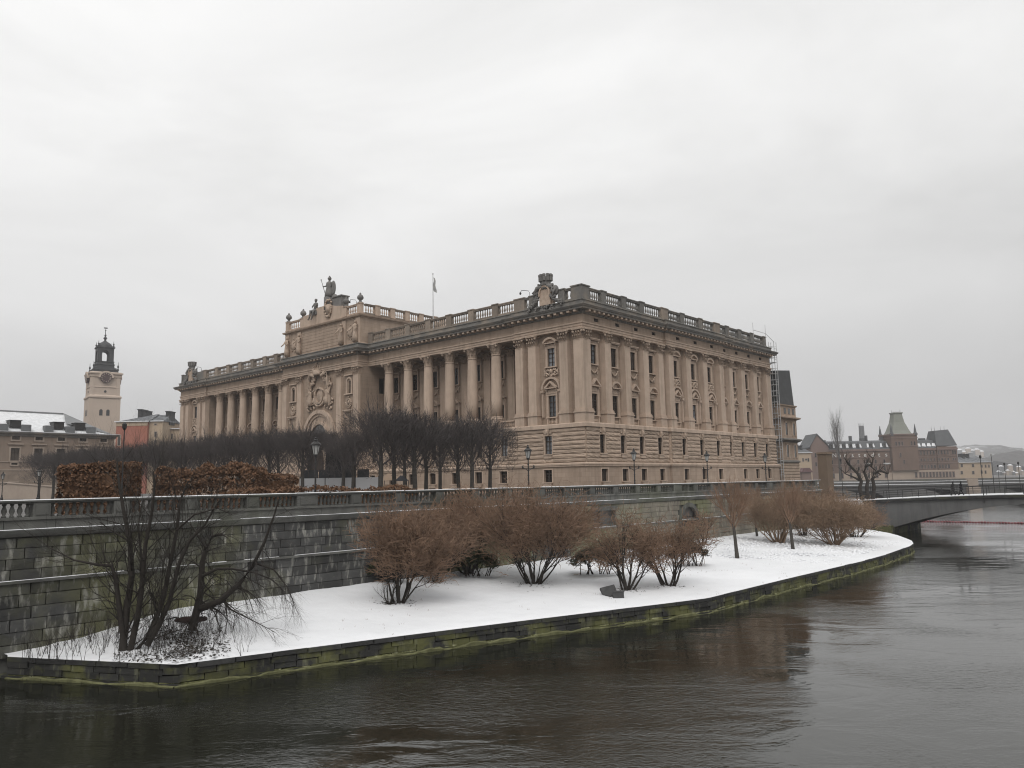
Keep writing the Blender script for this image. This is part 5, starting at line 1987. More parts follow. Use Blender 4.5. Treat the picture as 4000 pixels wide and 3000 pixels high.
limb_tree('dark_tree', 'dark leaning tree with one long limb drooping over the snow', (752, 2448), 1.2,
          [([(750, 2450), (765, 2400), (783, 2320), (790, 2200), (806, 2140), (830, 2095), (868, 2085)], .2, .05, .4),
           ([(783, 2378), (860, 2348), (935, 2280), (988, 2212), (1032, 2120), (1072, 2010), (1088, 1950)], .15, .02, -.5),
           ([(792, 2250), (850, 2222), (905, 2222), (990, 2236), (1060, 2262), (1110, 2310)], .07, .015, .4),
           ([(806, 2140), (775, 2095), (745, 2050)], .06, .015, .3),
           ([(870, 2345), (900, 2380), (930, 2395), (1000, 2430), (1075, 2470)], .05, .01, -.8),
           ([(880, 2340), (888, 2420), (875, 2500)], .04, .01, -.3),
           ([(1000, 2200), (1070, 2225), (1120, 2290), (1150, 2360)], .05, .01, -.2)], 62, 7, 1.0, .55)
# undergrowth and leaf litter round them
r = random.Random(71)
mb = MB()
for i in range(330):
    u = r.uniform(90, 960)
    v = r.uniform(2400, 2572)
    lo = 2545 - (u - 130) * .28 if u < 560 else 2395
    if v < lo or v > 2578 - max(0, u - 700) * .11 or (u > 850 and r.random() < .6):
        continue
    q = onz(u, v, 1.0)
    z = ground_z(q.x, q.y)
    for k in range(2):
        grow(mb, r, Vector((q.x + r.uniform(-.1, .1), q.y, z - .05)), Vector((r.uniform(-.35, .35), r.uniform(-.3, .3), 1)), r.uniform(.3, .75), .011, 1, 3, 3, .55, .1, .22, 5)
tag(ob('undergrowth', mb.mesh('undergrowth', m_bark)), 'tangle of dark leafless saplings under the two left trees', 'undergrowth', kind='stuff')
mb = MB()
for i in range(4200):
    u = r.gauss(640, 120)
    v = r.gauss(2525, 26)
    if not (440 < u < 900 and 2440 < v < 2580 - max(0, u - 700) * .14):
        continue
    q = onz(u, v, 1.0)
    z = ground_z(q.x, q.y) + r.uniform(.01, .08)
    a = Vector((r.uniform(-1, 1), r.uniform(-1, 1), r.uniform(-.3, .3))).normalized() * r.uniform(.03, .09)
    b = Vector((-a.y, a.x, r.uniform(-.02, .02))) * .6
    q = Vector((q.x, q.y, z))
    mb.quad(tuple(q - a), tuple(q + b), tuple(q + a), tuple(q - b))
tag(ob('leaf_litter', mb.mesh('leaf_litter', m_litter)), 'dark fallen leaves on the snow below the left trees', 'leaves', kind='stuff')
q = onz(752, 2455, 1.15)
t = thing('fallen_log', 'short dark reddish log lying in the snow at the leaning tree', 'log', (q.x, q.y - .5, ground_z(q.x, q.y)))
mb = MB()
mb.tube([(-.65, .1, .1), (-.2, 0, .14), (.3, 0, .13), (.8, .1, .16)], [.06, .15, .17, .08], 9, True)
ob('log_body', mb.mesh('log_body', M('red_bark', (.055, .028, .026), (.03, .018, .016), 4.0, .9), True), t)
mb = MB()
mb.tube([(-.3, 0, .15), (-.7, .2, .22), (-1.2, .3, .1)], [.06, .04, .02], 6, True)
mb.tube([(.5, 0, .15), (.8, -.1, .3)], [.05, .02], 6, True)
ob('branch_stub', mb.mesh('branch_stub', m_bark), t)

# pollard tree standing on the bridge approach
p0 = at(3372, 1948, 108)
r = random.Random(81)
t = thing('pollard_tree', 'gnarled leafless pollard tree at the bridge end', 'tree', (p0.x, p0.y, 4.2))
mb, cr = MB(), MB()
for u0, pts in ((0, [(3370, 1950), (3358, 1905), (3365, 1880), (3350, 1850), (3322, 1820), (3305, 1800)]), (1, [(3390, 1950), (3385, 1905), (3390, 1880), (3376, 1845), (3380, 1822), (3408, 1812)]), (2, [(3408, 1950), (3415, 1905), (3408, 1870), (3412, 1850), (3435, 1838), (3470, 1850)]), (3, [(3365, 1880), (3330, 1862), (3300, 1850)]), (4, [(3408, 1870), (3440, 1855), (3405, 1825), (3410, 1790)])):
    P = [at(u, v, 108 + u0 * .6) - Vector((p0.x, p0.y, 4.2)) for u, v in pts]
    n = len(P)
    if u0 < 3:
        P[0].z = -.1
    mb.tube([tuple(q) for q in P], [(.3 if u0 < 3 else .16) * (1 - .6 * i / (n - 1)) for i in range(n)], 8)
    for i in range(2, n):
        for k in range(3):
            grow(cr, r, P[i], Vector((r.uniform(-1, 1), r.uniform(-.6, .6), r.uniform(.1, 1))), r.uniform(.5, 1.2), .05, 1, 3, 3, .6, .1, .25, 5)
ob('trunk', mb.mesh('trunk', m_bark, True), t)
ob('crown', cr.mesh('crown', m_bark), t)
# ------------------------------------------------------------------ street lamps
def lamp_kit(h):
    mb = MB()
    mb.lathe([(.3, 0), (.3, .12), (.2, .2), (.17, .5), (.2, .55), (.11, .7), (.09, 1.0)], 8)
    for k in range(4):
        a = math.pi / 4 + math.pi / 2 * k
        mb.ball((.3 * math.cos(a), .3 * math.sin(a), .12), .09, n=6, m=4)
    base = mb.mesh('base', m_metal)
    mb = MB()
    mb.tube([(0, 0, .9), (0, 0, h - 1.15)], [.06, .045], 7)
    for z in (1.4, h * .45, h - 1.5):
        mb.lathe([(.05, z - .06), (.085, z), (.05, z + .06)], 7)
    post = mb.mesh('post', m_metal)
    mb = MB()
    zc = h - 1.75
    for sg in (-1, 1):
        mb.tube([(0, 0, zc - .25), (sg * .2, 0, zc - .1), (sg * .42, 0, zc - .05), (sg * .5, 0, zc + .12), (sg * .38, 0, zc + .18)], [.03] * 5, 5)
        mb.ball((sg * .44, 0, zc + .02), .08, .06, .1, 6, 4)
    arm = mb.mesh('cross_arm', m_metal)
    mb = MB()
    mb.lathe([(.05, h - 1.15), (.13, h - 1.08), (.13, h - 1.02)], 6)
    for k in range(6):
        a = 2 * math.pi * k / 6
        mb.tube([(.13 * math.cos(a), .13 * math.sin(a), h - 1.02), (.24 * math.cos(a), .24 * math.sin(a), h - .5)], [.014, .014], 4)
    mb.lathe([(.3, h - .5), (.32, h - .45), (.22, h - .34), (.1, h - .26), (.12, h - .2), (.05, h - .12), (.07, h - .07), (.01, h)], 8)
    head = mb.mesh('lantern_cap', m_metal)
    mb = MB()
    mb.lathe([(.12, h - 1.02), (.23, h - .5)], 6)
    gl = mb.mesh('lantern_glass', m_lampglass)
    return [('base', base), ('post', post), ('cross_arm', arm), ('lantern_cap', head), ('lantern_glass', gl)]
LK = lamp_kit(4.25)
def lamp(x, y, z, label, sc_=1.0, arms=True, rz=0.0):
    t = thing('street_lamp', label, 'street lamp', (x, y, z), rz, 'cast-iron lantern street lamps')
    for n_, me in LK:
        if n_ == 'cross_arm' and not arms:
            continue
        ob(n_, me, t, (0, 0, 0), 0, (sc_,) * 3 if sc_ != 1 else None)
for u, lab, arms in ((1232, 'lantern lamp in front of the white hoarding', False), (2065, 'lantern lamp with scrolled arms left of the parliament corner', True),
                     (2480, 'lantern lamp with scrolled arms before the second window bay of the right-hand front', True), (2766, 'lantern lamp with scrolled arms at the middle of the right-hand front', True), (2994, 'lantern lamp with scrolled arms before the far end of the right-hand front', True)):
    tt, _ = t_of(u, 1890)
    p = wallp(tt * 1.0, 1.3)
    # keep the lamp on its line of sight once it steps back from the rail
    d = ray(u, 1890)
    k = (p.x * dR.y - p.y * dR.x) / (d.x * dR.y - d.y * dR.x)
    p = Vector((d.x * k, d.y * k))
    lamp(p.x, p.y, Z0, lab, 1.0, arms, .3)
for u, Y, lab in ((150, 96, 'distant lantern lamp in front of the brown palace wing, right one'), (10, 112, 'distant lantern lamp at the left edge in front of the palace wing')):
    p = at(u, 1890, Y)
    lamp(p.x, p.y, Z0, lab, 1.0, True, .2)

# ------------------------------------------------------------------ hoarding, cabin and stalls between the limes
p = at(1170, 1880, 86)
HZ = thing('site_hoarding', 'white site hoarding with grey mesh fence above it, between the clipped limes', 'hoarding', (p.x, p.y, Z0))
m_white = M('white_boards', (.5, .5, .51), (.44, .44, .45), .4, .7)
m_mesh = M('grey_fence_cloth', (.05, .052, .055), (.035, .036, .038), .6, .8)
for u0, u1 in ((1171, 1231), (1232, 1268), (1272, 1376), (1390, 1477)):
    a, b = at(u0, 1880, 86) - p, at(u1, 1880, 86) - p
    mb = MB()
    mb.box(a.x, b.x, -.04, .04, 0, 2.25)
    ob('panel', mb.mesh('panel', m_white), HZ)
for u0, u1 in ((1171, 1201), (1202, 1240), (1241, 1284), (1285, 1340), (1341, 1380), (1392, 1440)):
    a, b = at(u0, 1880, 86) - p, at(u1, 1880, 86) - p
    mb = MB()
    mb.box(a.x + .03, b.x - .03, .35, .4, 0, 3.15)
    ob('fence_panel', mb.mesh('fence_panel', m_mesh), HZ)
for u in (1171, 1270, 1383, 1478):
    a = at(u, 1880, 86) - p
    mb = MB()
    mb.box(a.x - .06, a.x + .06, .08, .2, 0, 2.4)
    ob('post', mb.mesh('post', m_metal), HZ)
a, b = at(1272, 1757, 92), at(1372, 1757, 92)
t = thing('site_cabin', 'black box-shaped site cabin rising behind the hoarding', 'cabin', (a.x, a.y, Z0))
m_black = M('black_sheeting', (.012, .012, .013), (.018, .018, .019), 1.0, .6)
mb = MB()
mb.box(0, b.x - a.x, 0, 3.0, .1, a.z - Z0)
ob('body', mb.mesh('body', m_black), t)
mb = MB()
mb.box(-.08, b.x - a.x + .08, -.08, 3.1, a.z - Z0, a.z - Z0 + .1)
ob('roof', mb.mesh('roof', m_mesh), t)
for k in range(7):
    mb = MB()
    mb.box(.2 + k * .42, .24 + k * .42, -.05, 0, .2, a.z - Z0 - .1)
    ob('rib', mb.mesh('rib', m_black), t)
m_canvas = M('tan_canvas', (.34, .25, .18), (.25, .18, .13), 1.0, .85)
m_dcan = M('dark_canvas', (.03, .03, .034), None, 1.0, .85)
for (u0, u1, vt, ve, Y, cm, lab) in ((1500, 1537, 1850, 1877, 80, m_canvas, 'small stall with a peaked tan canvas roof between lime trunks'), (1549, 1590, 1858, 1879, 81, m_dcan, 'small stall with a tan counter under a dark canopy, right of the peaked one')):
    a, b = at(u0, ve, Y), at(u1, ve, Y)
    hz = at(u0, vt, Y).z - Z0
    w_ = b.x - a.x
    t = thing('market_stall', lab, 'stall', ((a.x + b.x) / 2, a.y, Z0), 0, 'stalls beside the hoarding')
    he = a.z - Z0
    mb = MB()
    mb.v += [(-w_ * .6, -.7, he), (w_ * .6, -.7, he), (w_ * .6, .7, he), (-w_ * .6, .7, he), (-.15, 0, hz), (.15, 0, hz)]
    mb.f += [(0, 1, 5, 4), (1, 2, 5), (2, 3, 4, 5), (3, 0, 4), (3, 2, 1, 0)]
    ob('canopy', mb.mesh('canopy', cm), t)
    mb = MB()
    mb.box(-w_ * .48, w_ * .48, -.5, .5, 0, he * .78)
    ob('counter', mb.mesh('counter', m_canvas), t)
    for sx_ in (-1, 1):
        for sy_ in (-.6, .6):
            mb = MB()
            mb.tube([(sx_ * w_ * .55, sy_, 0), (sx_ * w_ * .55, sy_, he)], [.03, .03], 5)
            ob('pole', mb.mesh('pole', m_metal), t)
for u, Y, lab in ((1277, 84.5, 'black bicycle against the left white hoarding panels behind the low hedge'), (1466, 84.5, 'black bicycle at the right end of the white hoarding behind the hedge')):
    p = at(u, 1890, Y)
    t = thing('bicycle', lab, 'bicycle', (p.x, p.y, Z0), .1, 'bicycles parked at the hoarding')
    for sx_ in (-.52, .52):
        mb = MB()
        band(mb, arc_pts(.35, .36, 0, 2 * math.pi, 18, sx_), arc_pts(.31, .36, 0, 2 * math.pi, 18, sx_), -.02, .02)
        for k in range(8):
            a_ = math.pi * k / 4
            mb.tube([(sx_, 0, .36), (sx_ + .32 * math.cos(a_), 0, .36 + .32 * math.sin(a_))], [.006, .006], 3)
        ob('wheel', mb.mesh('wheel', m_metal), t)
    mb = MB()
    for A_, B_ in (((-.52, 0, .36), (-.12, 0, .3)), ((-.12, 0, .3), (-.2, 0, .85)), ((-.2, 0, .75), (.36, 0, .85)), ((-.12, 0, .3), (.36, 0, .75)), ((.34, 0, 1.0), (.52, 0, .36)), ((-.52, 0, .36), (-.2, 0, .75))):
        mb.tube([A_, B_], [.022, .022], 5)
    ob('bicycle_frame', mb.mesh('bicycle_frame', m_metal), t)
    mb = MB()
    mb.tube([(.3, -.28, 1.05), (.38, -.1, 1.04), (.38, .1, 1.04), (.3, .28, 1.05)], [.015] * 4, 5)
    ob('handlebar', mb.mesh('handlebar', m_metal), t)
    mb = MB()
    mb.box(-.34, -.08, -.08, .08, .9, .96, .03, .02)
    ob('saddle', mb.mesh('saddle', m_metal), t)

# ------------------------------------------------------------------ buildings at the left
def hit(P0, e_, u, v):
    d = ray(u, v)
    n = Vector((e_.y, -e_.x))
    k = ((P0 - Vector((CAM.x, CAM.y))).dot(n)) / (d.x * n.x + d.y * n.y)
    q = CAM + d * k
    return (Vector((q.x, q.y)) - P0).dot(e_), q.z
m_plas = M('brown_render', (.3, .235, .188), (.255, .2, .16), .25, .9, streak=(.14, .11, .09), sfac=.3)
m_plasl = M('pale_stone', (.38, .315, .26), (.32, .26, .215), .6, .9)
m_roughb = M('rubble_base', (.3, .24, .19), (.2, .16, .13), .7, .95, .8, 2.0)
P0 = Vector((-110.5, 168.0))
e_ = Vector((15.4, 18.0)).normalized()
PW_ = thing('palace_wing', 'long brown rendered palace wing with snowy roof at the left edge', 'building', (P0.x, P0.y, Z0), math.atan2(e_.y, e_.x))
aR = hit(P0, e_, 446, 1700)[0]
aL = -34.0
zc = 20.4
mb = MB()
cols_ = [hit(P0, e_, u, 1712)[0] for u in (62, 154, 240, 323, 405)]
sp_ = (cols_[-1] - cols_[0]) / 4
cols_ = [cols_[0] + sp_ * k for k in range(-6, 5)]
zt = lambda v: hit(P0, e_, 154, v)[1]
za1, za0 = zt(1703), zt(1720)
zb1, zb0 = zt(1752), zt(1800)
zd1, zd0 = zt(1809), zt(1816)
ze1, ze0 = zt(1863), zt(1879)
holes_ = []
for c in cols_:
    c = c - aL
    holes_ += [(c - .75, c + .75, za0, za1), (c - .85, c + .85, zb0, zb1), (c - .6, c + .6, zd0, zd1), (c - .7, c + .7, ze0, ze1)]
L_ = aR - aL
holes_ = [(L_ - h[1], L_ - h[0], h[2], h[3]) for h in holes_ if 0 < h[0] and h[1] < L_]
mb.wall((aR, 0), (aL, 0), Z0 - 1, zc - 1.0, holes_, .4)
mb.quad((aR, 0, Z0 - 1), (aR, 0, zc), (aR, 16, zc), (aR, 16, Z0 - 1))
def PWo(name, mesh, x=0, y=0, z=0):
    return ob(name, mesh, PW_, (x, y, z - Z0))
PWo('wall', mb.mesh('wall', m_plas))
mb = MB()
mb.box(aL, aR + .12, -.14, .02, Z0, zt(1838))
PWo('rubble_base', mb.mesh('rubble_base', m_roughb))
mb = MB()
mb.box(aL, aR + .2, -.22, .05, zt(1838), zt(1833))
mb.box(aL, aR + .2, -.12, .05, zt(1806), zt(1803))
PWo('string_course', mb.mesh('string_course', m_plasl))
mb = MB()
mb.sweep([(aR + .1, 14), (aR + .1, 0), (aL, 0)], [(0, zc - 1.0), (.25, zc - .9), (.3, zc - .5), (.8, zc - .35), (.9, zc - .05), (0, zc)])
PWo('cornice', mb.mesh('cornice', m_wea))
mb = MB()
mb.box(aL, aR + .95, -.95, -.2, zc, zc + .12)
PWo('eaves_snow', mb.mesh('eaves_snow', m_snowroof))
for c in cols_:
    if c < aL + 1 or c > aR - 1:
        continue
    for z0, z1, w_, big in ((za0, za1, .75, 0), (zb0, zb1, .85, 1), (zd0, zd1, .6, 0), (ze0, ze1, .7, 0)):
        mb = MB()
        t_ = .3
        for sg in (-1, 1):
            mb.box(min(sg * w_, sg * (w_ + t_)), max(sg * w_, sg * (w_ + t_)), -.12, .05, z0 - .1, z1 + t_)
        mb.box(-w_, w_, -.12, .05, z1, z1 + t_)
        mb.box(-w_ - t_, w_ + t_, -.18, .05, z0 - .3, z0)
        if big:
            mb.box(-w_ - .7, w_ + .7, -.35, .05, z1 + .75, z1 + 1.0)
        o = PWo('window', mb.mesh('window', m_plasl), c)
        mb = MB()
        mb.box(-w_, w_, .3, .34, z0, z1)
        ob('pane', mb.mesh('pane', m_glass), o)
        mb = MB()
        mb.box(-.05, .05, .22, .3, z0, z1)
        mb.box(-w_, w_, .22, .3, z0 + (z1 - z0) * .62, z0 + (z1 - z0) * .62 + .09)
        ob('sash', mb.mesh('sash', m_wood), o)
zr = 25.6
mb = MB()
mb.v += [(aL, .6, zc), (aR, .6, zc), (aR, 15, zc), (aL, 15, zc), (aL, 8, zr), (aR - 8.5, 8, zr - .2)]
mb.f += [(0, 1, 5, 4), (1, 2, 5), (2, 3, 4, 5)]
PWo('roof', mb.mesh('roof', m_snowroof))
mb = MB()
mb.box(aL, aR - 8.5, 7.9, 8.1, zr - .2, zr + .15)
PWo('ridge', mb.mesh('ridge', m_leadroof))
mb = MB()
mb.v += [(aR - 9.5, 3.5, zc + 2.6), (aR + .1, .55, zc + .04), (aR + .1, 15, zc + .04), (aR - 8.4, 8, zr + .1)]
mb.f += [(0, 1, 3), (1, 2, 3)]
PWo('hip', mb.mesh('hip', m_leadroof))
m_lead = M('grey_lead', (.16, .165, .17), (.12, .125, .13), .8, .7)
for k, u in enumerate((18, 108, 196, 280, 362)):
    c = hit(P0, e_, u, 1665)[0]
    mb = MB()
    mb.box(-.85, .85, .3, 2.0, zc - .1, zc + 1.7)
    PWo('roof_block', mb.mesh('roof_block', m_lead), c)
for u in (71, 241, 325):
    c = hit(P0, e_, u, 1655)[0]
    mb = MB()
    mb.box(-1.1, 1.1, 1.6, 4.0, zc + 1.1, zc + 2.6)
    mb.box(-1.25, 1.25, 1.4, 4.1, zc + 2.6, zc + 2.72)
    PWo('dormer', mb.mesh('dormer', m_metal), c)
# sloping street parapet in front of it
a, b = at(0, 1886, 150), at(262, 1907, 135)
t = thing('street_parapet', 'pale sloping stone parapet below the palace wing', 'wall', (a.x, a.y, Z0))
mb = MB()
mb.v += [(0, 0, 0), (b.x - a.x, b.y - a.y, 0), (b.x - a.x, b.y - a.y, b.z - Z0), (0, 0, a.z - Z0), (0, .6, 0), (b.x - a.x, b.y - a.y + .6, 0), (b.x - a.x, b.y - a.y + .6, b.z - Z0), (0, .6, a.z - Z0)]
mb.f += [(0, 1, 2, 3), (3, 2, 6, 7), (5, 4, 7, 6), (1, 5, 6, 2), (4, 0, 3, 7)]
ob('parapet_body', mb.mesh('parapet_body', m_plasl), t)
mb = MB()
mb.v += [(-.1, -.15, a.z - Z0), (b.x - a.x, b.y - a.y - .15, b.z - Z0), (b.x - a.x, b.y - a.y + .75, b.z - Z0), (-.1, .75, a.z - Z0)]
mb.v += [(x, y, z + .2) for x, y, z in mb.v[:4]]
mb.f += [(4, 5, 6, 7), (0, 1, 5, 4), (1, 2, 6, 5), (2, 3, 7, 6), (3, 0, 4, 7)]
ob('parapet_coping', mb.mesh('parapet_coping', m_plasl), t)

# church tower
m_tow = M('pale_plaster', (.52, .425, .35), (.46, .375, .31), .12, .9)
m_towb = M('black_copper', (.035, .036, .038), (.055, .056, .058), .5, .6)
CT = thing('church_tower', 'pale square church tower with clock and black open lantern', 'church tower', (-174.4, 332.0, 10.0), math.radians(37))
def CTo(name, mesh, rz=0.0):
    return ob(name, mesh, CT, (0, 0, -10), rz)
sq = lambda w: [(-w, -w), (-w, w), (w, w), (w, -w)]
mb = MB()
mb.sweep(sq(5.5), [(.35, 10), (.35, 45.5), (.75, 45.9), (.75, 46.5), (.0, 47.2), (0, 50.2), (.2, 50.3), (.2, 50.6), (0, 50.8), (0, 54.6)], True)
CTo('shaft', mb.mesh('shaft', m_tow))
mb = MB()
for sx_ in (-1, 1):
    for sy_ in (-1, 1):
        mb.box(sx_ * 5.2 - .75, sx_ * 5.2 + .75, sy_ * 5.2 - .75, sy_ * 5.2 + .75, 10, 45.5)
        mb.box(sx_ * 4.9 - .75, sx_ * 4.9 + .75, sy_ * 4.9 - .75, sy_ * 4.9 + .75, 47, 54.6)
CTo('corner_strips', mb.mesh('corner_strips', m_tow))
mb = MB()
mb.sweep(sq(5.5), [(0, 54.4), (.4, 54.7), (.5, 55.6), (.95, 56.0), (1.0, 56.5), (.2, 56.9)], True)
mb.slab(sq(5.8), 56.3, 56.9)
CTo('cornice', mb.mesh('cornice', m_tow))
def tower_face(f):
    rz = f * math.pi / 2
    mb = MB()
    for sg in (-1.32, 1.32):
        mb.prism([(sg - .62, 38.4), (sg + .62, 38.4)] + arc_pts(.62, 40.4, 0, math.pi, 8, sg), -5.92, -5.8)
    o = CTo('bell_window', mb.mesh('bell_window', m_towb), rz)
    mb = MB()
    mb.prism(arc_pts(.5, 48.6, 0, 2 * math.pi - .3, 14), -5.62, -5.5)
    CTo('round_opening', mb.mesh('round_opening', m_towb), rz)
    mb = MB()
    band(mb, arc_pts(2.9, 54.3, 0, math.pi, 16), arc_pts(2.2, 54.3, 0, math.pi, 16), -5.4, -6.75)
    CTo('clock_arch', mb.mesh('clock_arch', m_tow), rz)
    mb = MB()
    mb.prism(arc_pts(2.1, 54.4, 0, 2 * math.pi * 23 / 24, 23), -6.6, -5.4)
    o = CTo('clock_face', mb.mesh('clock_face', M('clock_face', (.07, .04, .042), None, 1.0, .5) if 'clock_face' not in bpy.data.materials else bpy.data.materials['clock_face']), rz)
    mb = MB()
    for k in range(12):
        a_ = 2 * math.pi * k / 12
        x, z = 1.68 * math.sin(a_), 54.4 + 1.68 * math.cos(a_)
        dx, dz = .3 * math.sin(a_), .3 * math.cos(a_)
        mb.prism([(x - dx - dz * .3, z - dz + dx * .3), (x - dx + dz * .3, z - dz - dx * .3), (x + dx + dz * .3, z + dz - dx * .3), (x + dx - dz * .3, z + dz + dx * .3)], -6.68, -6.59)
    gm = bpy.data.materials.get('gilt') or M('gilt', (.6, .5, .42), None, 1.0, .5)
    ob('numerals', mb.mesh('numerals', gm), o)
    mb = MB()
    mb.prism([(-.15, 54.2), (.15, 54.2), (1.75, 54.1), (1.8, 54.3)], -6.73, -6.68)
    mb.prism([(-.1, 54.5), (.1, 54.3), (-1.0, 54.85), (-1.1, 55.05)], -6.73, -6.68)
    ob('hands', mb.mesh('hands', gm), o)
for f in range(4):
    tower_face(f)
mb = MB()
for w_, z0, z1 in ((4.9, 56.9, 57.9), (5.1, 57.9, 58.15), (4.3, 58.15, 58.9), (3.5, 58.9, 60.3), (3.7, 60.3, 60.6), (3.3, 60.6, 61.6), (3.5, 61.6, 61.8)):
    mb.box(-w_, w_, -w_, w_, z0, z1, .12, .12)
CTo('lantern_base', mb.mesh('lantern_base', m_towb))
mb = MB()
for sx_ in (-1, 1):
    for sy_ in (-1, 1):
        mb.box(sx_ * 2.25 - .85, sx_ * 2.25 + .85, sy_ * 2.25 - .85, sy_ * 2.25 + .85, 61.8, 66.6)
for f in range(4):
    rz = f * math.pi / 2
    c_, s_ = round(math.cos(rz)), round(math.sin(rz))
    for x in (-1, 1):
        pts = [(x * 1.45, 66.7)] + arc_pts(1.4, 65.0, 0 if x > 0 else math.pi, math.pi / 2, 6)
        b0 = len(mb.v)
        mb.prism(pts, -3.0, -1.6)
        mb.v[b0:] = [(vx * c_ - vy * s_, vx * s_ + vy * c_, vz) for vx, vy, vz in mb.v[b0:]]
mb.box(-3.1, 3.1, -3.1, 3.1, 66.4, 67.6)
mb.box(-3.5, 3.5, -3.5, 3.5, 67.6, 68.0)
CTo('lantern', mb.mesh('lantern', m_towb))
mb = MB()
mb.lathe([(3.2, 68.0), (2.9, 69.0), (2.1, 69.9), (1.0, 70.6), (.5, 71.0), (.35, 71.6), (.8, 72.0), (.5, 72.6), (.2, 73.0), (.5, 73.4), (.15, 73.8), (.08, 76.5)], 12)
CTo('dome', mb.mesh('dome', m_towb))
mb = MB()
mb.box(-.7, .7, -.04, .04, 76.4, 76.9)
mb.ball((0, 0, 75.6), .3, n=7, m=5)
CTo('weathercock', mb.mesh('weathercock', m_towb))
for w_, z0, hh in ((5.0, 57.9, 3.6), (3.1, 68.0, 2.6)):
    for sx_ in (-1, 1):
        for sy_ in (-1, 1):
            mb = MB()
            mb.lathe([(.35, z0), (.4, z0 + .5), (.15, z0 + .8), (.4, z0 + hh * .45), (.12, z0 + hh * .65), (.06, z0 + hh)], 6, sx_ * w_ * .93, sy_ * w_ * .93)
            CTo('pinnacle', mb.mesh('pinnacle', m_towb))

# houses beside the tower
def house(name, label, u0, u1, v_eave, v_base_z, Y, depth, wall_m, roof_m, v_ridge, hip0=.0, hip1=.0, windows=(), chim=(), over=.4, frieze=None):
    a, b = at(u0, v_eave, Y), at(u1, v_eave, Y)
    w_ = b.x - a.x
    ze = (a.z + b.z) / 2
    zr_ = at((u0 + u1) / 2, v_ridge, Y).z
    t = thing(name, label, 'building', ((a.x + b.x) / 2, Y, v_base_z))
    h = ze - v_base_z
    mb = MB()
    mb.box(-w_ / 2, w_ / 2, 0, depth, 0, h)
    ob('wall', mb.mesh('wall', wall_m), t)
    mb = MB()
    X0, X1 = -w_ / 2 - over, w_ / 2 + over
    rz_ = zr_ - v_base_z
    mb.v += [(X0, -over, h), (X1, -over, h), (X1, depth + over, h), (X0, depth + over, h), (X0 + hip0, depth / 2, rz_), (X1 - hip1, depth / 2, rz_), ]
    mb.f += [(0, 1, 5, 4), (1, 2, 5), (2, 3, 4, 5), (3, 0, 4), (3, 2, 1, 0)]
    ob('roof', mb.mesh('roof', roof_m), t)
    mb = MB()
    mb.box(X0, X1, -over - .1, -over + .15, h - .05, h + .22)
    ob('eaves', mb.mesh('eaves', m_snowroof), t)
    if frieze:
        mb = MB()
        mb.box(-w_ / 2 - .05, w_ / 2 + .05, -.15, .0, h - 1.3, h - .1)
        ob('frieze', mb.mesh('frieze', frieze), t)
    for u, v0, v1, wp in windows:
        p_, q_ = at(u, v1, Y), at(u, v0, Y)
        ww = wp / F_PX * Y / 2
        mb = MB()
        mb.box(-ww - .2, ww + .2, -.12, .0, -.2, q_.z - p_.z + .2)
        o = ob('window', mb.mesh('window', m_plasl), t, (p_.x - (a.x + b.x) / 2, 0, p_.z - v_base_z))
        mb = MB()
        mb.box(-ww, ww, -.16, -.1, 0, q_.z - p_.z)
        ob('pane', mb.mesh('pane', m_glass), o)
    for u0_, u1_, vt in chim:
        p_, q_ = at(u0_, vt, Y), at(u1_, vt, Y)
        mb = MB()
        mb.box(p_.x - (a.x + b.x) / 2, q_.x - (a.x + b.x) / 2, depth * .35, depth * .65, rz_ - 3.5, p_.z - v_base_z)
        mb.box(p_.x - (a.x + b.x) / 2 - .15, q_.x - (a.x + b.x) / 2 + .15, depth * .33, depth * .67, p_.z - v_base_z, p_.z - v_base_z + .25)
        ob('chimney', mb.mesh('chimney', m_towb), t)
    return t
m_red = M('red_render', (.36, .145, .095), (.33, .13, .1), .15, .9, streak=(.2, .09, .06), sfac=.3)
m_yel = M('yellow_render', (.43, .335, .24), (.38, .295, .215), .2, .9)
m_tile = M('dark_roof_tiles', (.05, .052, .058), (.22, .23, .24), .9, .8)
m_brick = M('red_brick', (.18, .125, .097), (.145, .1, .078), .12, .9, streak=(.1, .07, .058), sfac=.3)
m_brickp = M('pink_brick', (.215, .155, .135), (.18, .13, .112), .12, .9)
m_groundst = M('ground_storey_stone', (.38, .305, .245), (.33, .265, .21), .2, .9)
m_slate = M('slate_roof', (.085, .088, .092), (.11, .115, .12), .3, .7)
house('red_house', 'red-orange house with black tiled roof and three chimneys, left of the parliament', 455, 577, 1648, Z0, 255, 14, m_red, m_tile, 1612, 10.5, 0, ((465, 1700, 1740, 9),), ((511, 527, 1596), (529, 545, 1601)), .5, m_yel)
house('yellow_house', 'yellow house with paired windows joined to the red house', 577.5, 636, 1646, Z0, 256, 13, m_yel, m_tile, 1614, 0, .5, ((608, 1655, 1660, 8), (608, 1687, 1706, 8), (608, 1720, 1726, 8)), ((624, 641, 1604),), .4)
house('gabled_house', 'small pale yellow house in the gap between yellow house and parliament', 640, 705, 1676, Z0, 262, 12, m_yel, m_brickp, 1664, 0, 1.0, ((657, 1692, 1712, 5), (672, 1695, 1715, 5)), (), .5)
# ------------------------------------------------------------------ far bank at the right
def flat_land(name, pts, z0, z1, m):
    mb = MB()
    mb.slab(pts, z0, z1)
    tag(ob(name, mb.mesh(name, m)), kind='structure')
flat_land('far_bank', [(92, 372), (420, 372), (900, 900), (900, 1100), (60, 1100), (60, 420)], -.5, 5.2, m_ground)
mb = MB()
mb.box(92, 430, 371.2, 371.95, -.5, 5.6)
FB = tag(ob('far_quay', mb.mesh('far_quay', m_wallb)), 'grey far quay wall below the brick building', 'quay')
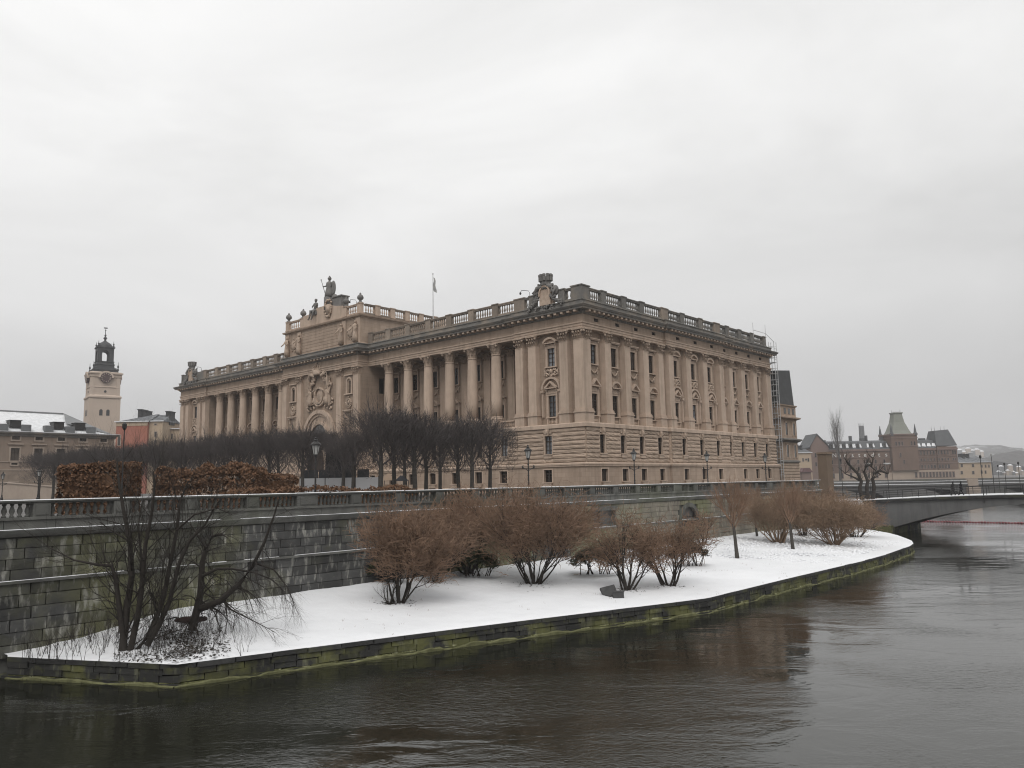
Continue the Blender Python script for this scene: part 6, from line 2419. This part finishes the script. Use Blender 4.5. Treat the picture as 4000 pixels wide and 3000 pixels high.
# brick publishing house with pointed tower
YB = 400.0
def bx_(u):
    return at(u, 1800, YB).x
BH = thing('brick_building', 'long red-brick building with a tall flared tower roof across the river', 'building', (bx_(3480), YB, 5.2))
OX = bx_(3480)
zz = lambda v: at(3520, v, YB).z - 5.2
def BHo(name, mesh, x=0.0, y=0.0, z=0.0):
    return ob(name, mesh, BH, (x, y, z))
X = lambda u: bx_(u) - OX
mb = MB()
mb.box(X(3236), X(3479), 0, 16, zz(1845), zz(1755))
mb.box(X(3580), X(3662), 0, 16, zz(1795), zz(1755))
mb.box(X(3662), X(3739), -.6, 16, zz(1795), zz(1747))
BHo('wall', mb.mesh('wall', m_brick))
mb = MB()
mb.box(X(3580), X(3662), 0, 16, zz(1838), zz(1795) - .02)
mb.box(X(3662), X(3739), -.6, 16, zz(1838), zz(1795) - .02)
BHo('lower_wall', mb.mesh('lower_wall', m_brick))
mb = MB()
mb.box(X(3230), X(3480), -.1, 16, 0, zz(1845))
mb.box(X(3480), X(3742), -.75, 16, 0, zz(1838))
BHo('ground_storey', mb.mesh('ground_storey', m_groundst))
mb = MB()
for a, b, y in ((3236, 3479, 0), (3580, 3662, 0), (3660, 3741, -.6)):
    mb.box(X(a), X(b), y - .45, y, zz(1760), zz(1752))
    mb.box(X(a), X(b), y - .2, y, zz(1812), zz(1809))
    mb.box(X(a), X(b), y - .2, y, zz(1786), zz(1784))
BHo('cornice', mb.mesh('cornice', m_brickp))
# left gable
mb = MB()
mb.prism([(X(3166), 0), (X(3236), 0), (X(3236), zz(1737)), (X(3193), zz(1690)), (X(3166), zz(1737))], -1.2, 14)
BHo('gable', mb.mesh('gable', m_brickp))
mb = MB()
mb.prism([(X(3160), zz(1741)), (X(3193), zz(1688)), (X(3242), zz(1741)), (X(3242), zz(1745)), (X(3193), zz(1693)), (X(3160), zz(1745))], -1.6, 14)
BHo('gable_roof', mb.mesh('gable_roof', m_slate))
# roofs
mb = MB()
mb.prism([(0, zz(1753)), (3.2, zz(1722)), (8, zz(1716)), (16, zz(1753))], 0, 1)
mb.v = [(X(3236) + y * (X(3479) - X(3236)), x - .3, z) for x, y, z in mb.v]
mb2 = [(X(3580), X(3662))]
n0 = len(mb.v)
mb.prism([(0, zz(1753)), (3.2, zz(1722)), (8, zz(1716)), (16, zz(1753))], 0, 1)
mb.v[n0:] = [(X(3580) + y * (X(3662) - X(3580)), x - .3, z) for x, y, z in mb.v[n0:]]
BHo('roof', mb.mesh('roof', m_slate))
mb = MB()
mb.box(-.75, .75, -.2, 2.6, 0, 2.0)
mb.prism([(-.95, 2.0), (.95, 2.0), (0, 3.2)], -.4, 2.6)
dm = mb.mesh('dormer', m_slate)
mb = MB()
mb.box(-.45, .45, -.28, -.2, .3, 1.8)
dg = mb.mesh('pane', m_glass)
mb = MB()
mb.v += [(-2.1, .2, .25), (-1.0, .0, .25), (-.95, .9, 2.2), (-1.7, 1.1, 2.3), (2.1, .2, .25), (1.0, .0, .25), (.95, .9, 2.2), (1.7, 1.1, 2.3)]
mb.f += [(0, 1, 2, 3), (7, 6, 5, 4)]
ds = mb.mesh('snow', m_snowroof)
for u in (3252, 3275, 3302, 3328, 3356, 3408, 3460):
    o = BHo('dormer', dm, X(u), .2, zz(1747))
    ob('pane', dg, o)
    ob('snow', ds, o)
for k, u in enumerate((3594, 3614, 3634, 3653)):
    mb = MB()
    mb.v += [(-1.2, .3, .3), (1.0, .3, .1), (1.2, 1.6, 1.8), (-.2, 1.6, 1.9)]
    mb.f += [(0, 1, 2, 3)]
    BHo('skylight_snow', mb.mesh('skylight_snow', m_snowroof), X(u), -.35, zz(1747))
# middle tower
tx0, tx1 = X(3480), X(3582)
tc, tw = (tx0 + tx1) / 2, (tx1 - tx0) / 2
mb = MB()
mb.box(tx0, tx1, -2.0, 11.0, zz(1838), zz(1697))
BHo('tower_wall', mb.mesh('tower_wall', m_brick))
mb = MB()
mb.box(tx0 - .3, tx1 + .3, -2.3, 11.3, zz(1700), zz(1695))
mb.box(tx0 - .2, tx1 + .2, -2.2, 11.2, zz(1745), zz(1742))
mb.box(tx0 - .2, tx1 + .2, -2.2, 11.2, zz(1712), zz(1709))
BHo('tower_bands', mb.mesh('tower_bands', m_brickp))
mb = MB()
prof = [(.86, 1696), (.72, 1692), (.62, 1680), (.53, 1666), (.41, 1648), (.345, 1628), (.32, 1617), (.32, 1614), (.37, 1613), (.37, 1609)]
b0 = len(mb.v)
for k_, v_ in prof:
    for sx_, sy_ in ((-1, -1), (1, -1), (1, 1), (-1, 1)):
        mb.v.append((tc + sx_ * tw * k_, 4.5 + sy_ * 6.5 * k_, zz(v_)))
for i in range(len(prof) - 1):
    for j in range(4):
        jj = (j + 1) % 4
        mb.f.append((b0 + 4 * i + j, b0 + 4 * i + jj, b0 + 4 * i + 4 + jj, b0 + 4 * i + 4 + j))
mb.f.append(tuple(b0 + 4 * (len(prof) - 1) + j for j in range(4)))
m_coptow = M('pale_copper_roof', (.25, .258, .228), (.2, .207, .178), .15, .7)
BHo('tower_roof', mb.mesh('tower_roof', m_coptow))
for sx_ in (-1, 1):
    for sy_ in (-1.6, 10.6):
        mb = MB()
        mb.lathe([(.9, zz(1702)), (1.0, zz(1693)), (.7, zz(1690)), (.45, zz(1675)), (.1, zz(1658))], 8, tc + sx_ * (tw - .6), sy_)
        BHo('turret', mb.mesh('turret', m_slate))
mb = MB()
for sx_ in (-1, 1):
    mb.tube([(tc + sx_ * tw * .34, 4.5, zz(1609)), (tc + sx_ * tw * .34, 4.5, zz(1597))], [.09, .05], 5)
mb.tube([(tc - tw * .34, 4.5, zz(1606)), (tc + tw * .34, 4.5, zz(1606))], [.06, .06], 5)
BHo('tower_cresting', mb.mesh('tower_cresting', m_slate))
# right tower with mansard roof
x0, x1 = X(3660), X(3739)
mb = MB()
mb.v += [(x0, -.8, zz(1744)), (x1 + .3, -.8, zz(1744)), (x1 + .3, 11, zz(1744)), (x0, 11, zz(1744)), (X(3668), 2, zz(1684)), (X(3722), 2, zz(1680)), (X(3722), 8, zz(1680)), (X(3668), 8, zz(1684))]
mb.f += [(0, 1, 5, 4), (1, 2, 6, 5), (2, 3, 7, 6), (3, 0, 4, 7), (4, 5, 6, 7)]
BHo('mansard_roof', mb.mesh('mansard_roof', m_slate))
for u in (3669, 3681, 3705, 3720):
    mb = MB()
    mb.tube([(X(u), 5, zz(1684)), (X(u), 5, zz(1665))], [.09, .04], 5)
    BHo('finial', mb.mesh('finial', m_slate))
for a, b, v in ((3237, 3249, 1712), (3347, 3354, 1697), (3411, 3416, 1696), (3389, 3404, 1707), (3470, 3479, 1703), (3601, 3612, 1711), (3624, 3646, 1711)):
    mb = MB()
    mb.box(X(a), X(b), 6, 8, zz(1722), zz(v))
    BHo('chimney', mb.mesh('chimney', m_slate))
# windows of the brick building
def wmesh(w_, h, arch=False):
    mb = MB()
    pts = [(-w_, 0), (w_, 0)] + (arc_pts(w_, h - w_, 0, math.pi, 6) if arch else [(w_, h), (-w_, h)])
    mb.prism(pts, -.06, .0)
    return mb.mesh('window', m_glass)
def wframe(w_, h):
    mb = MB()
    for sg in (-1, 1):
        mb.box(min(sg * w_, sg * (w_ + .22)), max(sg * w_, sg * (w_ + .22)), -.12, .0, 0, h)
    mb.box(-w_ - .22, w_ + .22, -.16, .0, h, h + .25)
    mb.box(-w_ - .3, w_ + .3, -.2, .0, -.2, 0)
    return mb.mesh('frame', m_brickp)
WA_, WB_, WC_, WG_ = wmesh(.42, 2.0, True), wmesh(.38, 1.2), wmesh(.45, 1.9), wmesh(.45, 2.5)
FA_, FB_, FC_, FG_ = wframe(.42, 2.0), wframe(.38, 1.2), wframe(.45, 1.9), wframe(.45, 2.5)
def wput(me, fr, u, v, y=0.0):
    o = BHo('window', me, X(u), y, zz(v))
    ob('frame', fr, o)
for k in range(10):
    u = 3587 + k * 12.6 if k < 6 else 3666 + (k - 6) * 12.0
    y = -.02 if u < 3662 else -.62
    if u > 3705:
        continue
    wput(WA_, FA_, u, 1778, y)
    wput(WB_, FB_, u, 1802, y)
    wput(WC_, FC_, u, 1832, y)
for u in (3722, 3731):
    wput(WA_, FA_, u, 1778, -.62)
    wput(WB_, FB_, u, 1802, -.62)
for k in range(11):
    wput(WG_, FG_, 3588 + k * 12.9, 1866, -.77)
wput(WG_, FG_, 3571, 1866, -.77)
for k in range(3):
    wput(WA_, FA_, 3498 + 12 * k, 1741, -2.02)
wput(WA_, FA_, 3558, 1741, -2.02)
wput(WA_, FA_, 3570, 1741, -2.02)
wput(WA_, FA_, 3512, 1785, -2.02)
wput(WC_, FC_, 3524, 1812, -2.02)
for k in range(7):
    for v in (1808, 1835):
        wput(WC_, FC_, 3250 + 34 * k, v, -.02)
    wput(WG_, FG_, 3252 + 34 * k, 1864, -.12)
for u in (3184, 3200, 3216):
    wput(WA_, FA_, u, 1780, -1.22)
    wput(WC_, FC_, u, 1815, -1.22)
m_letter = M('white_sign_letters', (.8, .78, .75), None, 1.0, .6)
for ch, u in zip('Norstedts', (3260, 3279, 3302, 3331, 3357, 3380, 3410, 3435, 3463)):
    cu = bpy.data.curves.new('letter', 'FONT')
    cu.body = ch
    cu.size = 3.0
    cu.extrude = .08
    cu.align_x = 'CENTER'
    tmp = bpy.data.objects.new('tmp_letter', cu)
    col.objects.link(tmp)
    bpy.context.view_layer.update()
    me = bpy.data.meshes.new_from_object(tmp.evaluated_get(bpy.context.evaluated_depsgraph_get()))
    bpy.data.objects.remove(tmp)
    me.materials.clear()
    me.materials.append(m_letter)
    o = BHo('letter', me, X(u), -.25, zz(1782))
    o.rotation_euler = (math.pi / 2, 0, 0)

house('pale_house', 'cream river house with dark hipped roof right of the brick building', 3746, 3871, 1806, 5.2, 430, 16, m_yel, m_tile, 1783, 5.5, 5.5, ((3757, 1813, 1824, 8), (3801, 1813, 1824, 8), (3757, 1840, 1852, 8), (3802, 1840, 1852, 8), (3835, 1815, 1826, 6), (3850, 1815, 1826, 6), (3863, 1815, 1826, 6), (3835, 1838, 1850, 6), (3850, 1838, 1850, 6)), ((3783, 3790, 1772), (3802, 3809, 1773)), .6)
house('cream_house', 'narrow cream house between the chamber building and the brick gable', 3110, 3168, 1769, 5.2, 385, 12, m_yel, m_slate, 1752, 1, 1, ((3137, 1790, 1803, 5), (3149, 1792, 1798, 8), (3158, 1790, 1803, 5)), ((3125, 3130, 1738), (3140, 3146, 1740)), .5)
p = at(3152, 1856, 330)
t = thing('kiosk', 'small kiosk with a reddish roof below the cream house', 'kiosk', (p.x, p.y, 5.2))
mb = MB()
mb.box(-1.9, 1.9, 0, 3, 0, p.z - 5.2 + 1.2)
ob('body', mb.mesh('body', m_brickp), t)
mb = MB()
mb.prism([(-2.4, p.z - 4.0), (2.4, p.z - 4.0), (1.2, p.z - 2.2), (-1.2, p.z - 2.2)], -.5, 3.5)
ob('roof', mb.mesh('roof', M('dull_red_roof', (.15, .085, .085), None, 1.0, .8)), t)
flat_land('kiosk_ground', [(80, 300), (160, 300), (160, 372), (80, 372)], -.5, 5.2, m_ground)
# distant chimney and poplar
p = at(3368, 1718, 620)
t = thing('smokestack', 'slim pale smokestack far behind the brick building', 'chimney', (p.x, p.y, 5.2))
top = at(3362, 1655, 620)
mb = MB()
mb.lathe([(2.6, 0), (1.9, top.z - 5.2)], 12)
ob('shaft', mb.mesh('shaft', m_lead), t)
mb = MB()
mb.lathe([(1.95, top.z - 7.2), (2.15, top.z - 6.4), (2.1, top.z - 5.0)], 12)
ob('rim', mb.mesh('rim', m_snowroof), t)
p = at(3280, 1840, 392)
r = random.Random(91)
t = thing('poplar_tree', 'tall narrow leafless poplar in front of the brick building roof', 'tree', (p.x, p.y, 5.2))
H = at(3273, 1598, 392).z - 5.2
mb = MB()
mb.tube([(0, 0, 0), (.2, 0, H * .4), (-.3, 0, H * .8)], [.55, .4, .12], 7)
ob('trunk', mb.mesh('trunk', m_bark2), t)
mb = MB()
for i in range(46):
    z = H * (.32 + .4 * r.random())
    a = r.uniform(0, 6.28)
    grow(mb, r, Vector((0, 0, z)), Vector((math.cos(a) * .5, math.sin(a) * .5, 1)), r.uniform(5.0, 9.0) * (1.1 - .5 * z / H), .09, 1, 3, 3, .42, .25, .1, 5)
ob('crown', mb.mesh('crown', M('pale_poplar_twigs', (.17, .165, .16), (.13, .125, .12), 1.0, .9)), t)

# hills on the horizon
def hill(name, prof, Y, depth, m, seed):
    r = random.Random(seed)
    mb = MB()
    P = []
    us = np.linspace(prof[0][0], prof[-1][0], 60)
    for u in us:
        v = np.interp(u, [q[0] for q in prof], [q[1] for q in prof])
        P.append(at(float(u), float(v), Y))
    rows = 9
    for i, q in enumerate(P):
        for j in range(rows):
            k = j / (rows - 1)
            z = q.z * math.sin(k * math.pi / 2) if j else -.5
            z += (mnoise.noise(Vector((q.x * .02, j * 1.3, seed))) * .09 + r.uniform(-.02, .02)) * q.z * (1 if j else 0)
            mb.v.append((q.x, Y - depth * (1 - k), z))
        mb.v.append((q.x, Y + depth * .6, -.5))
    R_ = rows + 1
    for i in range(len(P) - 1):
        for j in range(rows):
            a = i * R_ + j
            mb.f.append((a, a + R_, a + R_ + 1, a + 1))
    tag(ob(name, mb.mesh(name, m)), kind='structure')
m_hill = M('wooded_hill', (.05, .048, .045), (.10, .10, .1), .012, .95, detail=9.0, patch=(.5, .51, .52), pscale=.018, pfac=.55, pramp=(.5, .56))
m_hillw = M('bare_woodland', (.045, .042, .04), (.075, .072, .07), .03, .95, detail=9.0)
hill('hill', [(3650, 1752), (3740, 1742), (3800, 1742), (3832, 1745), (3862, 1738), (3895, 1752), (3940, 1760), (4000, 1768), (4200, 1790), (4500, 1800)], 1900, 320, m_hill, 3)
hill('hill', [(3820, 1800), (3880, 1774), (3930, 1766), (4000, 1768), (4150, 1772), (4400, 1800)], 1300, 200, m_hillw, 5)
r = random.Random(95)
ORD = ('first', 'second', 'third', 'fourth', 'fifth', 'sixth', 'seventh', 'eighth', 'ninth')
for k in range(16):
    u = (3750, 3766, 3784, 3800, 3818, 3836, 3905, 3922, 3940, 3958, 3975, 3992, 3912, 3948, 3982, 3790)[k]
    v = (1758, 1765, 1752, 1760, 1756, 1764, 1842, 1846, 1838, 1843, 1848, 1840, 1822, 1818, 1824, 1768)[k]
    Y = 1620 if v < 1800 else 980
    a = at(u, v, Y)
    s_ = Y / F_PX
    side = ('grey', 'snowy', 'pale')[k % 3]
    where = ('on the hilltop skyline, %s from the left' % ORD[sorted((3750, 3766, 3784, 3790, 3800, 3818, 3836)).index(u)]) if v < 1800 else ('on the far shore, %s from the left' % ORD[sorted((3905, 3912, 3922, 3940, 3948, 3958, 3975, 3982, 3992)).index(u)])
    zb = 0 if v > 1800 else a.z - 22 * s_
    t = thing('distant_house', 'tiny %s house %s' % (side, where), 'house', (a.x, Y, zb), 0, 'distant houses on the far shore')
    mb = MB()
    w_, h = r.uniform(6, 9) * s_, a.z - zb
    mb.box(-w_, w_, 0, 10 * s_, 0, h)
    ob('wall', mb.mesh('wall', (m_lead, m_plasl, m_groundst)[k % 3]), t)
    mb = MB()
    mb.v += [(-w_ - s_, -s_, h), (w_ + s_, -s_, h), (w_ + s_, 11 * s_, h), (-w_ - s_, 11 * s_, h), (-w_ * .5, 5 * s_, h + 5 * s_), (w_ * .5, 5 * s_, h + 5 * s_)]
    mb.f += [(0, 1, 5, 4), (1, 2, 5), (2, 3, 4, 5), (3, 0, 4), (3, 2, 1, 0)]
    ob('roof', mb.mesh('roof', m_snowroof), t)
flat_land('far_shore', [(560, 930), (1100, 930), (1400, 1500), (500, 1500)], -.5, 4.0, m_snowroof)

# ------------------------------------------------------------------ middle bridge (stone arches) behind
m_bridge2 = M('grey_bridge_stone', (.12, .12, .12), (.09, .09, .088), .3, .9, streak=(.06, .06, .06), sfac=.4)
YV = 238.0
bv0 = at(3180, 1900, YV).x
V2 = thing('arched_bridge', 'low grey stone bridge with shallow arches beyond the footbridge', 'bridge', (bv0, YV, -.5))
L2 = 150.0
span, pierw = 20.5, 4.0
off2 = at(3505, 1900, YV).x - bv0
def zu2(x):
    k = ((x - off2) % (span + pierw))
    if k > span:
        return -.2
    c = (k - span / 2) / (span / 2)
    return .6 + 2.75 * math.sqrt(max(0, 1 - c * c)) if True else 0
mb = MB()
n = 260
for i in range(n):
    x0, x1 = L2 * i / n, L2 * (i + 1) / n
    z0, z1 = zu2(x0), zu2(x1)
    mb.quad((x0, 0, z0 + .5), (x1, 0, z1 + .5), (x1, 0, 5.2), (x0, 0, 5.2))
    mb.quad((x0, 0, z0 + .5), (x0, 14, z0 + .5), (x1, 14, z1 + .5), (x1, 0, z1 + .5))
mb.quad((0, 0, 5.2), (L2, 0, 5.2), (L2, 14, 5.2), (0, 14, 5.2))
ob('arches', mb.mesh('arches', m_bridge2), V2)
mb = MB()
mb.box(0, L2, -.35, .1, 4.75, 5.25)
ob('cornice', mb.mesh('cornice', m_bridge2), V2)
mb = MB()
mb.box(0, L2, -.3, .5, 5.25, 5.42)
mb.box(0, L2, -.1, .4, 6.05, 6.2)
ob('snow', mb.mesh('snow', m_snowroof), V2)
mb = MB()
mb.box(0, L2, .0, .3, 5.4, 6.05)
ob('parapet', mb.mesh('parapet', m_bridge2), V2)
for k in range(4):
    x = off2 + span + pierw / 2 + k * (span + pierw)
    mb = MB()
    mb.box(x - 1.9, x + 1.9, -1.0, .0, 0, 4.2)
    mb.box(x - 1.5, x + 1.5, -.7, .6, 4.2, 6.7)
    ob('pier', mb.mesh('pier', m_plasl if k == 0 else m_bridge2), V2)

# ------------------------------------------------------------------ near footbridge: one flat arch springing from the point
BP = Vector((45.0, 107.0))
m_br = M('grey_concrete_bridge', (.15, .15, .15), (.115, .115, .114), .4, .9, .2, 5.0, streak=(.06, .06, .06), sfac=.4)
NB = thing('footbridge', 'grey flat-arched footbridge with thin railings and snowy deck at the right', 'bridge', (BP.x, BP.y, -.3), math.atan2(nR.y, nR.x))
def NBo(name, mesh, x=0.0, y=0.0, z=0.0, sc_=None):
    return ob(name, mesh, NB, (x, y, z + .3), 0, sc_)
zd = lambda t: 4.2 + .85 * math.sin(math.pi * max(-4.0, min(52.0, t)) / 48.0)
zun = lambda t: max(-.3, 4.04 - 3.74 * ((t - 24.0) / 20.0) ** 2)
mb = MB()
N_ = 120
TA, TB = -14.0, 60.0
BW = 11.0
for i in range(N_):
    a, b = TA + (TB - TA) * i / N_, TA + (TB - TA) * (i + 1) / N_
    mb.quad((a, 0, zun(a)), (b, 0, zun(b)), (b, 0, zd(b) - .02), (a, 0, zd(a) - .02))
    mb.quad((a, BW, zun(a)), (a, BW, zd(a) - .02), (b, BW, zd(b) - .02), (b, BW, zun(b)))
    mb.quad((a, 0, zun(a)), (a, BW, zun(a)), (b, BW, zun(b)), (b, 0, zun(b)))
NBo('arch', mb.mesh('arch', m_br))
for y0, y1 in ((-.28, .35), (BW - .35, BW + .28)):
    mb = MB()
    for i in range(N_):
        a, b = TA + (TB - TA) * i / N_, TA + (TB - TA) * (i + 1) / N_
        mb.quad((a, y0, zd(a) - .35), (b, y0, zd(b) - .35), (b, y0, zd(b) + .04), (a, y0, zd(a) + .04))
        mb.quad((a, y0, zd(a) - .35), (a, y1, zd(a) - .35), (b, y1, zd(b) - .35), (b, y0, zd(b) - .35))
    NBo('edge_beam', mb.mesh('edge_beam', m_cope))
mb = MB()
for i in range(N_):
    a, b = TA + (TB - TA) * i / N_, TA + (TB - TA) * (i + 1) / N_
    mb.quad((a, -.28, zd(a) + .05), (b, -.28, zd(b) + .05), (b, BW + .28, zd(b) + .05), (a, BW + .28, zd(a) + .05))
    mb.quad((a, -.285, zd(a) - .02), (b, -.285, zd(b) - .02), (b, -.285, zd(b) + .05), (a, -.285, zd(a) + .05))
NBo('snowy_deck', mb.mesh('snowy_deck', m_snowroof))
mb = MB()
mb.box(-.03, .03, -.03, .03, 0, 1.12)
pm = mb.mesh('railing_post', m_metal)
for y in (.0, BW):
    mb = MB()
    for zo, rr_ in ((1.1, .045), (.8, .02), (.5, .02), (.22, .02)):
        mb.tube([(TA + (TB - TA) * i / 40, y, zd(TA + (TB - TA) * i / 40) + zo) for i in range(41)], [rr_] * 41, 5)
    NBo('handrail', mb.mesh('handrail', m_metal))
    k = TA
    while k < TB:
        NBo('railing_post', pm, k, y, zd(k))
        k += 1.9
mb = MB()
mb.box(1.0, 5.5, -1.0, BW + 1, -.3, 1.1)
NBo('abutment', mb.mesh('abutment', m_quay))
flat_land('bridge_approach', [tuple(BP + nR * 2 - dR * 2), tuple(BP + nR * 2 + dR * 14), tuple(BP - nR * 40 + dR * 14), tuple(BP - nR * 40 - dR * 2)], 0.0, 4.15, m_snowroof)

# stone pillar at the wall end
a, b = at(3206, 1880, 100.5), at(3261, 1880, 100.5)
zt_ = at(3230, 1766, 100.5).z
t = thing('stone_pillar', 'tall plain brown stone pillar where the wall meets the footbridge', 'pillar', ((a.x + b.x) / 2, 101.0, 3.6), math.radians(38))
m_pil = M('brown_pillar_stone', (.17, .125, .09), (.13, .095, .07), .5, .9, .3, 4.0)
mb = MB()
w_ = (b.x - a.x) / 2 * .74
mb.box(-w_, w_, -w_, w_, .5, zt_ - 3.6 - .25, .04, .04)
ob('shaft', mb.mesh('shaft', m_pil), t)
mb = MB()
mb.box(-w_ - .12, w_ + .12, -w_ - .12, w_ + .12, 0, .5)
ob('base', mb.mesh('base', m_pil), t)
mb = MB()
mb.box(-w_ - .08, w_ + .08, -w_ - .08, w_ + .08, zt_ - 3.85, zt_ - 3.6, .06, .06)
ob('cap', mb.mesh('cap', m_pil), t)

# lamp masts by the bridge
for u, vt, Y, lab in ((3842, 1788, 96, 'thin dark lamp mast on the footbridge, taller of the left pair'), (3886, 1780, 112, 'thin dark lamp mast on the footbridge with a white lantern'), (3989, 1812, 120, 'thin lamp mast at the right edge beyond the footbridge'), (3934, 1815, 132, 'thin lamp mast third from the right beyond the footbridge'), (3908, 1822, 150, 'short thin mast just right of the white lantern mast'),
                      (3473, 1812, 110, 'lamp mast with a flat white head right of the pollard tree'), (3402, 1812, 125, 'lamp mast with a flat white head behind the pollard tree'), (3293, 1800, 112, 'dark lamp mast just right of the stone pillar'), (475, 1672, 37, 'slim dark lamp mast with a small head at the left dark tree')):
    p = at(u, 1930, Y)
    tp = at(u, vt, Y)
    zb = 4.0 if u > 1000 else Z0
    t = thing('lamp_mast', lab, 'lamp post', (p.x, p.y, zb), 0, 'slim lamp masts')
    mb = MB()
    kk = .65 if u > 1000 else .5
    mb.tube([(0, 0, 0), (0, 0, tp.z - zb)], [.08 * kk, .05 * kk], 6)
    ob('post', mb.mesh('post', m_metal), t)
    mb = MB()
    if u in (3473, 3402):
        mb.lathe([(.06, tp.z - zb - .1), (.5, tp.z - zb), (.45, tp.z - zb + .14)], 10)
        ob('lamp_head', mb.mesh('lamp_head', m_lampglass), t)
    else:
        mb.lathe([(.08 * kk, tp.z - zb - .1), (.2 * kk, tp.z - zb), (.22 * kk, tp.z - zb + .35 * kk), (.05 * kk, tp.z - zb + .55 * kk)], 8)
        ob('lamp_head', mb.mesh('lamp_head', m_lampglass if u == 3886 else m_metal), t)

# people on the footbridge
def person(label, tpos, y, facing, coat, seed, stride=.25):
    q = BP + nR * tpos + dR * y
    zb = zd(tpos) + .05
    t = thing('person', label, 'person', (q.x, q.y, zb), facing, 'people on the footbridge')
    J = [(0, 0, .93), (0, 0, 1.15), (0, 0, 1.42), (0, 0, 1.52), (0, 0, 1.64),
         (.1, 0, .88), (.11 + stride * .3, .02, .48), (.11 + stride * .1, -stride, .08), (.11 + stride * .1 + .0, -stride + .16, .04),
         (-.1, 0, .88), (-.11, .05 + stride * .4, .5), (-.11, stride, .08), (-.11, stride + .16, .04),
         (.2, 0, 1.4), (.27, -.05, 1.13), (.26, .12, .9), (-.2, 0, 1.4), (-.27, .02, 1.13), (-.25, .2, .92)]
    E_ = [(0, 1), (1, 2), (2, 3), (3, 4), (0, 5), (5, 6), (6, 7), (7, 8), (0, 9), (9, 10), (10, 11), (11, 12), (2, 13), (13, 14), (14, 15), (2, 16), (16, 17), (17, 18)]
    R_ = [.17, .18, .17, .07, .11, .1, .075, .055, .05, .1, .075, .055, .05, .085, .065, .05, .085, .065, .05]
    me = bpy.data.meshes.new('body')
    me.from_pydata(J, E_, [])
    me.materials.append(coat)
    o = ob('body', me, t)
    md = o.modifiers.new('skin', 'SKIN')
    for i, v_ in enumerate(me.skin_vertices[0].data):
        v_.radius = (R_[i], R_[i])
        v_.use_root = i == 0
    o.modifiers.new('sub', 'SUBSURF').levels = 1
    mb = MB()
    mb.ball((0, -.02, 1.69), .115, .12, .11, 8, 6)
    ob('hair', mb.mesh('hair', m_black), t)
    mb = MB()
    mb.lathe([(.26, .62), (.22, .95), (.2, 1.15), (.22, 1.38), (.1, 1.48)], 10, 0, 0, 1, .75)
    ob('coat', mb.mesh('coat', coat), t)
    return t
m_coat1 = M('dark_coat', (.012, .012, .014), None, 2.0, .9)
m_coat2 = M('charcoal_coat', (.022, .021, .021), None, 2.0, .9)
person('person in a dark coat walking, the right one of two on the footbridge', 13.2, 2.2, .9, m_coat1, 1)
person('person in a charcoal coat walking, the left one of two on the footbridge', 12.1, 3.0, .7, m_coat2, 2, .2)

# red floats of the boom across the channel
a, b = onz(3552, 2037, 0), onz(4040, 2046, 0)
t = thing('floating_boom', 'line of small red floats across the water under the footbridge', 'boom', (a.x, a.y, 0))
m_float = M('red_float', (.26, .075, .085), (.18, .05, .06), 2.0, .6)
mb = MB()
mb.ball((0, 0, .06), .2, .2, .16, 8, 5)
fm = mb.mesh('float', m_float)
n = 44
for k in range(n):
    q = a.lerp(b, k / (n - 1)) - a
    ob('float', fm, t, (q.x, q.y, .03 * math.sin(k)))
mb = MB()
mb.tube([(0, 0, .03), tuple((b - a) + Vector((0, 0, .03)))], [.02, .02], 5)
ob('rope', mb.mesh('rope', m_metal), t)

# ------------------------------------------------------------------ air
HAZE_D = 0.00028
if HAZE_D:
    hm = bpy.data.materials.new('haze_air')
    hm.use_nodes = True
    hn = hm.node_tree.nodes
    hn.clear()
    ho = hn.new('ShaderNodeOutputMaterial')
    hv = hn.new('ShaderNodeVolumePrincipled')
    hv.inputs['Color'].default_value = (.9, .9, .92, 1)
    hv.inputs['Density'].default_value = HAZE_D
    hm.node_tree.links.new(hv.outputs[0], ho.inputs['Volume'])
    mb = MB()
    mb.box(-5600, 5600, -400, 7400, -2.0, 130)
    tag(ob('haze', mb.mesh('haze', hm)), kind='stuff')
